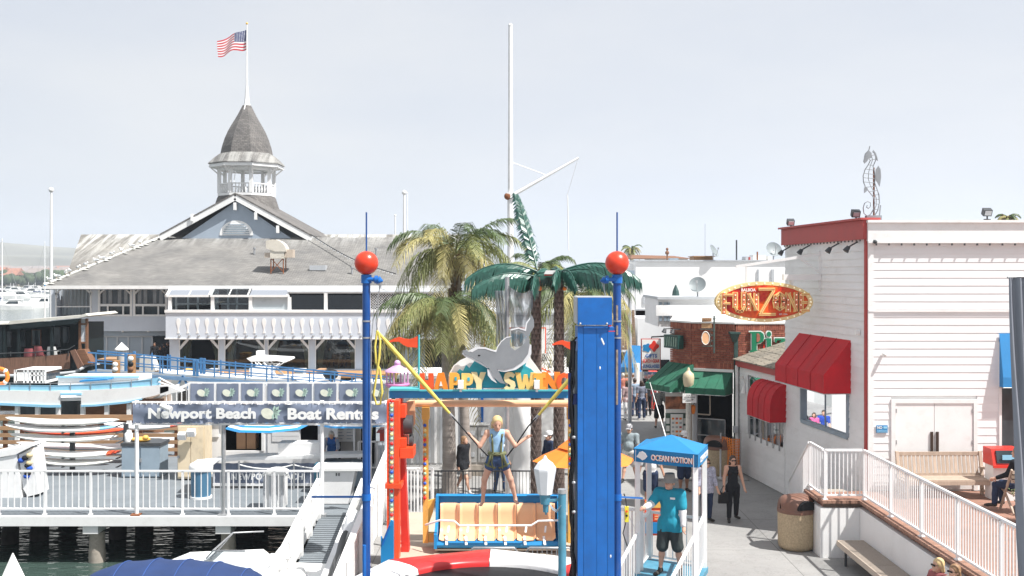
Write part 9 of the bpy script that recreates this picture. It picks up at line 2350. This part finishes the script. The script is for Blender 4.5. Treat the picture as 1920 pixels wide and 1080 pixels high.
crowd=[(1176,788,'woman in dusty pink blouse and white trousers seen from behind in the street',dict(female=True,hair=BRNH,hair_len=.25,shirt=mk('dusty_pink',(.42,.29,.29),.85,.1,7),sleeve=.5,bottoms=WHITEC,shoes=SHOE,hem=.45)),(1203,787,'woman in grey T-shirt and navy trousers seen from behind in the street',dict(female=True,hair=BRNH,hair_len=.1,shirt=mk('slate_tshirt',(.2,.22,.28),.85,.1,7),sleeve=.35,bottoms=NAVYC,shoes=WSHOE)),(1190,781,'person in pale blue top and dark jeans between the two women in the street',dict(shirt=mk('pale_denim',(.26,.33,.42),.85,.1,7),sleeve=.5,bottoms=NAVYC,shoes=SHOE)),(1215,780,'person in black with a dark bag farther up the street',dict(shirt=BLACKC,sleeve=.9,bottoms=BLACKC,shoes=SHOE)),(1236,803,'man in grey patterned shirt and dark shorts under the gifts sign',dict(shirt=mk('grey_pattern',(.26,.27,.25),.85,.5,25),sleeve=.48,bottoms=BLACKC,blen=.5,shoes=SHOE,hair=LBRN)),(1168,768,'person in red and white far up the street beside the right mast',dict(shirt=mk('coral_top',(.55,.2,.14),.85,.2,9),sleeve=.4,bottoms=WHITEC,blen=.5,shoes=SHOE,hair=GREYH))]
for px,py,lab,kw in crowd:
 kw.setdefault('bottoms',NAVYC)
 person(lab,G(px,py),math.pi+.2*math.sin(px),1.7,'people in the street',.022,legs=((8,3,4),(-8,3,6)),arms=((8,8,14),(-6,8,14)),**kw)
person('boy with bobbed blond hair in black jacket and shorts walking behind the swing ride',G(870,924),1.05,1.66,None,.016,SKIN,LBRN,.2,.95,False,arms=((-6,6,8),(-10,6,20)),legs=((22,3,6),(-20,3,8)),shirt=BLACKC,sleeve=.95,hem=.42,bottoms=KHAKI,blen=.3,shoes=WSHOE,shirt_loose=.03)
person('woman in pale top and jeans with brown hair behind the jumping child',G(938,922),math.pi-.3,1.6,None,.016,SKIN,LBRN,.8,1.0,True,arms=((10,6,30),(10,6,40)),legs=((6,3,4),(-6,3,6)),shirt=WHITEC,sleeve=.4,bottoms=DENIM,shoes=SHOE)
def pack(t,k):
 f=B();c=k['up']((0,.115,.17));f.sph(c,(.17,.13,.24),14,10);f.build('backpack',mk('dark_backpack',(.03,.03,.035),.8,.5,12),t)
person('person in navy jacket, white cap and dark backpack behind the plastic palm trunks',G(1030,922),-1.1,1.74,None,.016,SKIN,BRNH,0,1.05,False,arms=((10,6,30),(10,6,30)),legs=((10,3,4),(-8,3,6)),shirt=NAVYC,sleeve=.95,bottoms=DENIM,shoes=SHOE,hat=('cap',WHITEC),extra=pack)
def vest(t,k):
 pass
person('grey haired woman in blue vest over striped shirt reading at the rental counter',(X_(622,33.1),33.1,0),.1,1.58,None,.014,SKIN,GREYH,.15,1.12,True,arms=((25,12,55,20),(25,12,55,20)),legs=((2,3,2),(-2,3,2)),shirt=mk('blue_staff_vest',(.02,.12,.38),.85,.1,7),sleeve=0,under=mk('striped_shirt',(.3,.34,.42),.85,.3,30),bottoms=NAVYC,shoes=SHOE,lean=14,head_tilt=25)
pb=B();pb.b2((X_(613,32.3),32.2,.905),(X_(634,32.3),32.4,.92));tag(pb.build('paper_form',PAPER,None,(X_(622,32.3),32.3,.9)),'white paper form lying on the counter before the grey haired woman','paper')
for i,(px,y,lab)in enumerate(((290,71.0,'dark silhouetted person standing leftmost in the pavilion passage'),(299,70.6,'dark silhouetted shorter person second from left in the pavilion passage'),(307,71.3,'dark silhouetted person third from left in the pavilion passage'),(315,70.9,'dark silhouetted tall person rightmost in the pavilion passage'))):
 person(lab,(X_(px,y),y,.12),math.pi*.5*i,(1.75,1.5,1.65,1.8)[i],'people in the pavilion passage',.03,SKIN2,BRNH,0,1.05,False,shirt=BLACKC,sleeve=.95,bottoms=BLACKC,shoes=SHOE)
for px,c,lab in ((618,(.35,.33,.3),'seated diner on the left behind the pavilion window'),(652,(.05,.05,.06),'seated diner in black on the right behind the pavilion window')):
 person(lab,(X_(px,72),72,.55),.5 if px<630 else -.5,1.7,'diners in the pavilion',.03,SKIN,BRNH,0,1.05,False,arms=((30,10,70),(30,10,70)),legs=((88,6,88),(88,6,88)),shirt=cloth(c),sleeve=.6,bottoms=NAVYC,shoes=SHOE,sit=True)
 q=B();q.b2((X_(px,72)-.25,71.9,.1),(X_(px,72)+.25,72.4,.52));q.b2((X_(px,72)-.25,72.25,.52),(X_(px,72)+.25,72.35,1.0));tag(q.build('dining_chair',DWOOD,None,(X_(px,72),72,.1)),'brown dining chair under the '+('left' if px<630 else 'right')+' diner in the pavilion','chair')
q=B();q.b2((X_(626,71.6),71.4,.85),(X_(645,71.6),72.0,.9));q.cyl((X_(635,71.7),71.7,.1),(X_(635,71.7),71.7,.85),.06,n=8);tag(q.build('dining_table',WOOD,None,(X_(635,71.7),71.7,.1)),'dining table between two diners behind the pavilion window','table')
person('blond person in sunglasses seated on the metal bench at the bottom edge',(7.5,18.75,.49),-1.35,1.66,None,.014,SKIN,BLONDE,.1,1.0,False,arms=((25,8,40),(25,8,40)),legs=((86,6,84),(86,6,84)),shirt=cloth((.3,.1,.1)),sleeve=.4,bottoms=DENIM,shoes=SHOE,sit=True,glasses=True)
person('brown haired person seated on the metal bench at the bottom edge',(7.62,18.35,.49),-1.2,1.66,None,.014,SKIN,LBRN,.2,1.0,True,arms=((25,8,40),(25,8,40)),legs=((86,6,84),(86,6,84)),shirt=cloth((.4,.38,.3)),sleeve=.4,bottoms=DENIM,shoes=SHOE,sit=True,glasses=True)
person('person in black jacket seated with back turned at the right edge of the terrace',(X_(1908,23.2),23.2,TZ+.45),math.pi+.7,1.7,None,.016,SKIN,LBRN,.3,1.05,False,arms=((25,8,40),(25,8,40)),legs=((86,6,84),(86,6,84)),shirt=BLACKC,sleeve=.95,bottoms=NAVYC,shoes=SHOE,sit=True)
fc=thing('folding_chair','brown wooden folding chair under the seated person at the right edge','chair',(X_(1903,23.2),23.2,TZ))
cxx=X_(1908,23.2)
for s in (-.24,.24):
 q=B();q.bar((cxx+s,23.5,TZ),(cxx+s,22.95,TZ+.95),.035,.05);q.build('back_leg',TEAK,fc)
 q=B();q.bar((cxx+s*.9,22.9,TZ),(cxx+s*.9,23.45,TZ+.5),.035,.05);q.build('front_leg',TEAK,fc)
q=B();q.b2((cxx-.24,22.95,TZ+.42),(cxx+.24,23.45,TZ+.45));q.build('seat',TEAK,fc)
for k in range(3):q=B();q.b2((cxx-.24,22.92+.03*(2-k),TZ+.66+k*.1),(cxx+.24,22.95+.03*(2-k),TZ+.73+k*.1));q.build('back_slat',TEAK,fc)
q=B();q.b2((2.15,39.1,0),(3.5,39.5,.45));tag(q.build('low_seat_wall',STUCCO,None,(2.8,39.3,0)),'low white seat wall up the promenade behind the winch tower','wall')
for x,lab,kw in ((2.32,'child with dark hair and bright blue backpack sitting on the low seat wall',dict(ht=1.5,shirt=cloth((.03,.08,.4)),hair=BRNH)),(2.72,'girl in pink top sitting on the low seat wall',dict(ht=1.35,female=True,shirt=mk('bright_pink',(.6,.12,.3),.85,.1,8),hair=BRNH,hair_len=.5)),(3.14,'woman in black top and grey cap sitting on the low seat wall',dict(ht=1.65,female=True,shirt=BLACKC,hair=BRNH,hair_len=.7,hat=('cap',GREYCL)))):
 person(lab,(x,39.15,.47),.5 if x<3 else -.6,h=.022,sleeve=.4,sit=True,arms=((25,8,45),(25,8,45)),legs=((84,6,80),(84,6,80)),bottoms=KHAKI,shoes=SHOE,**kw)
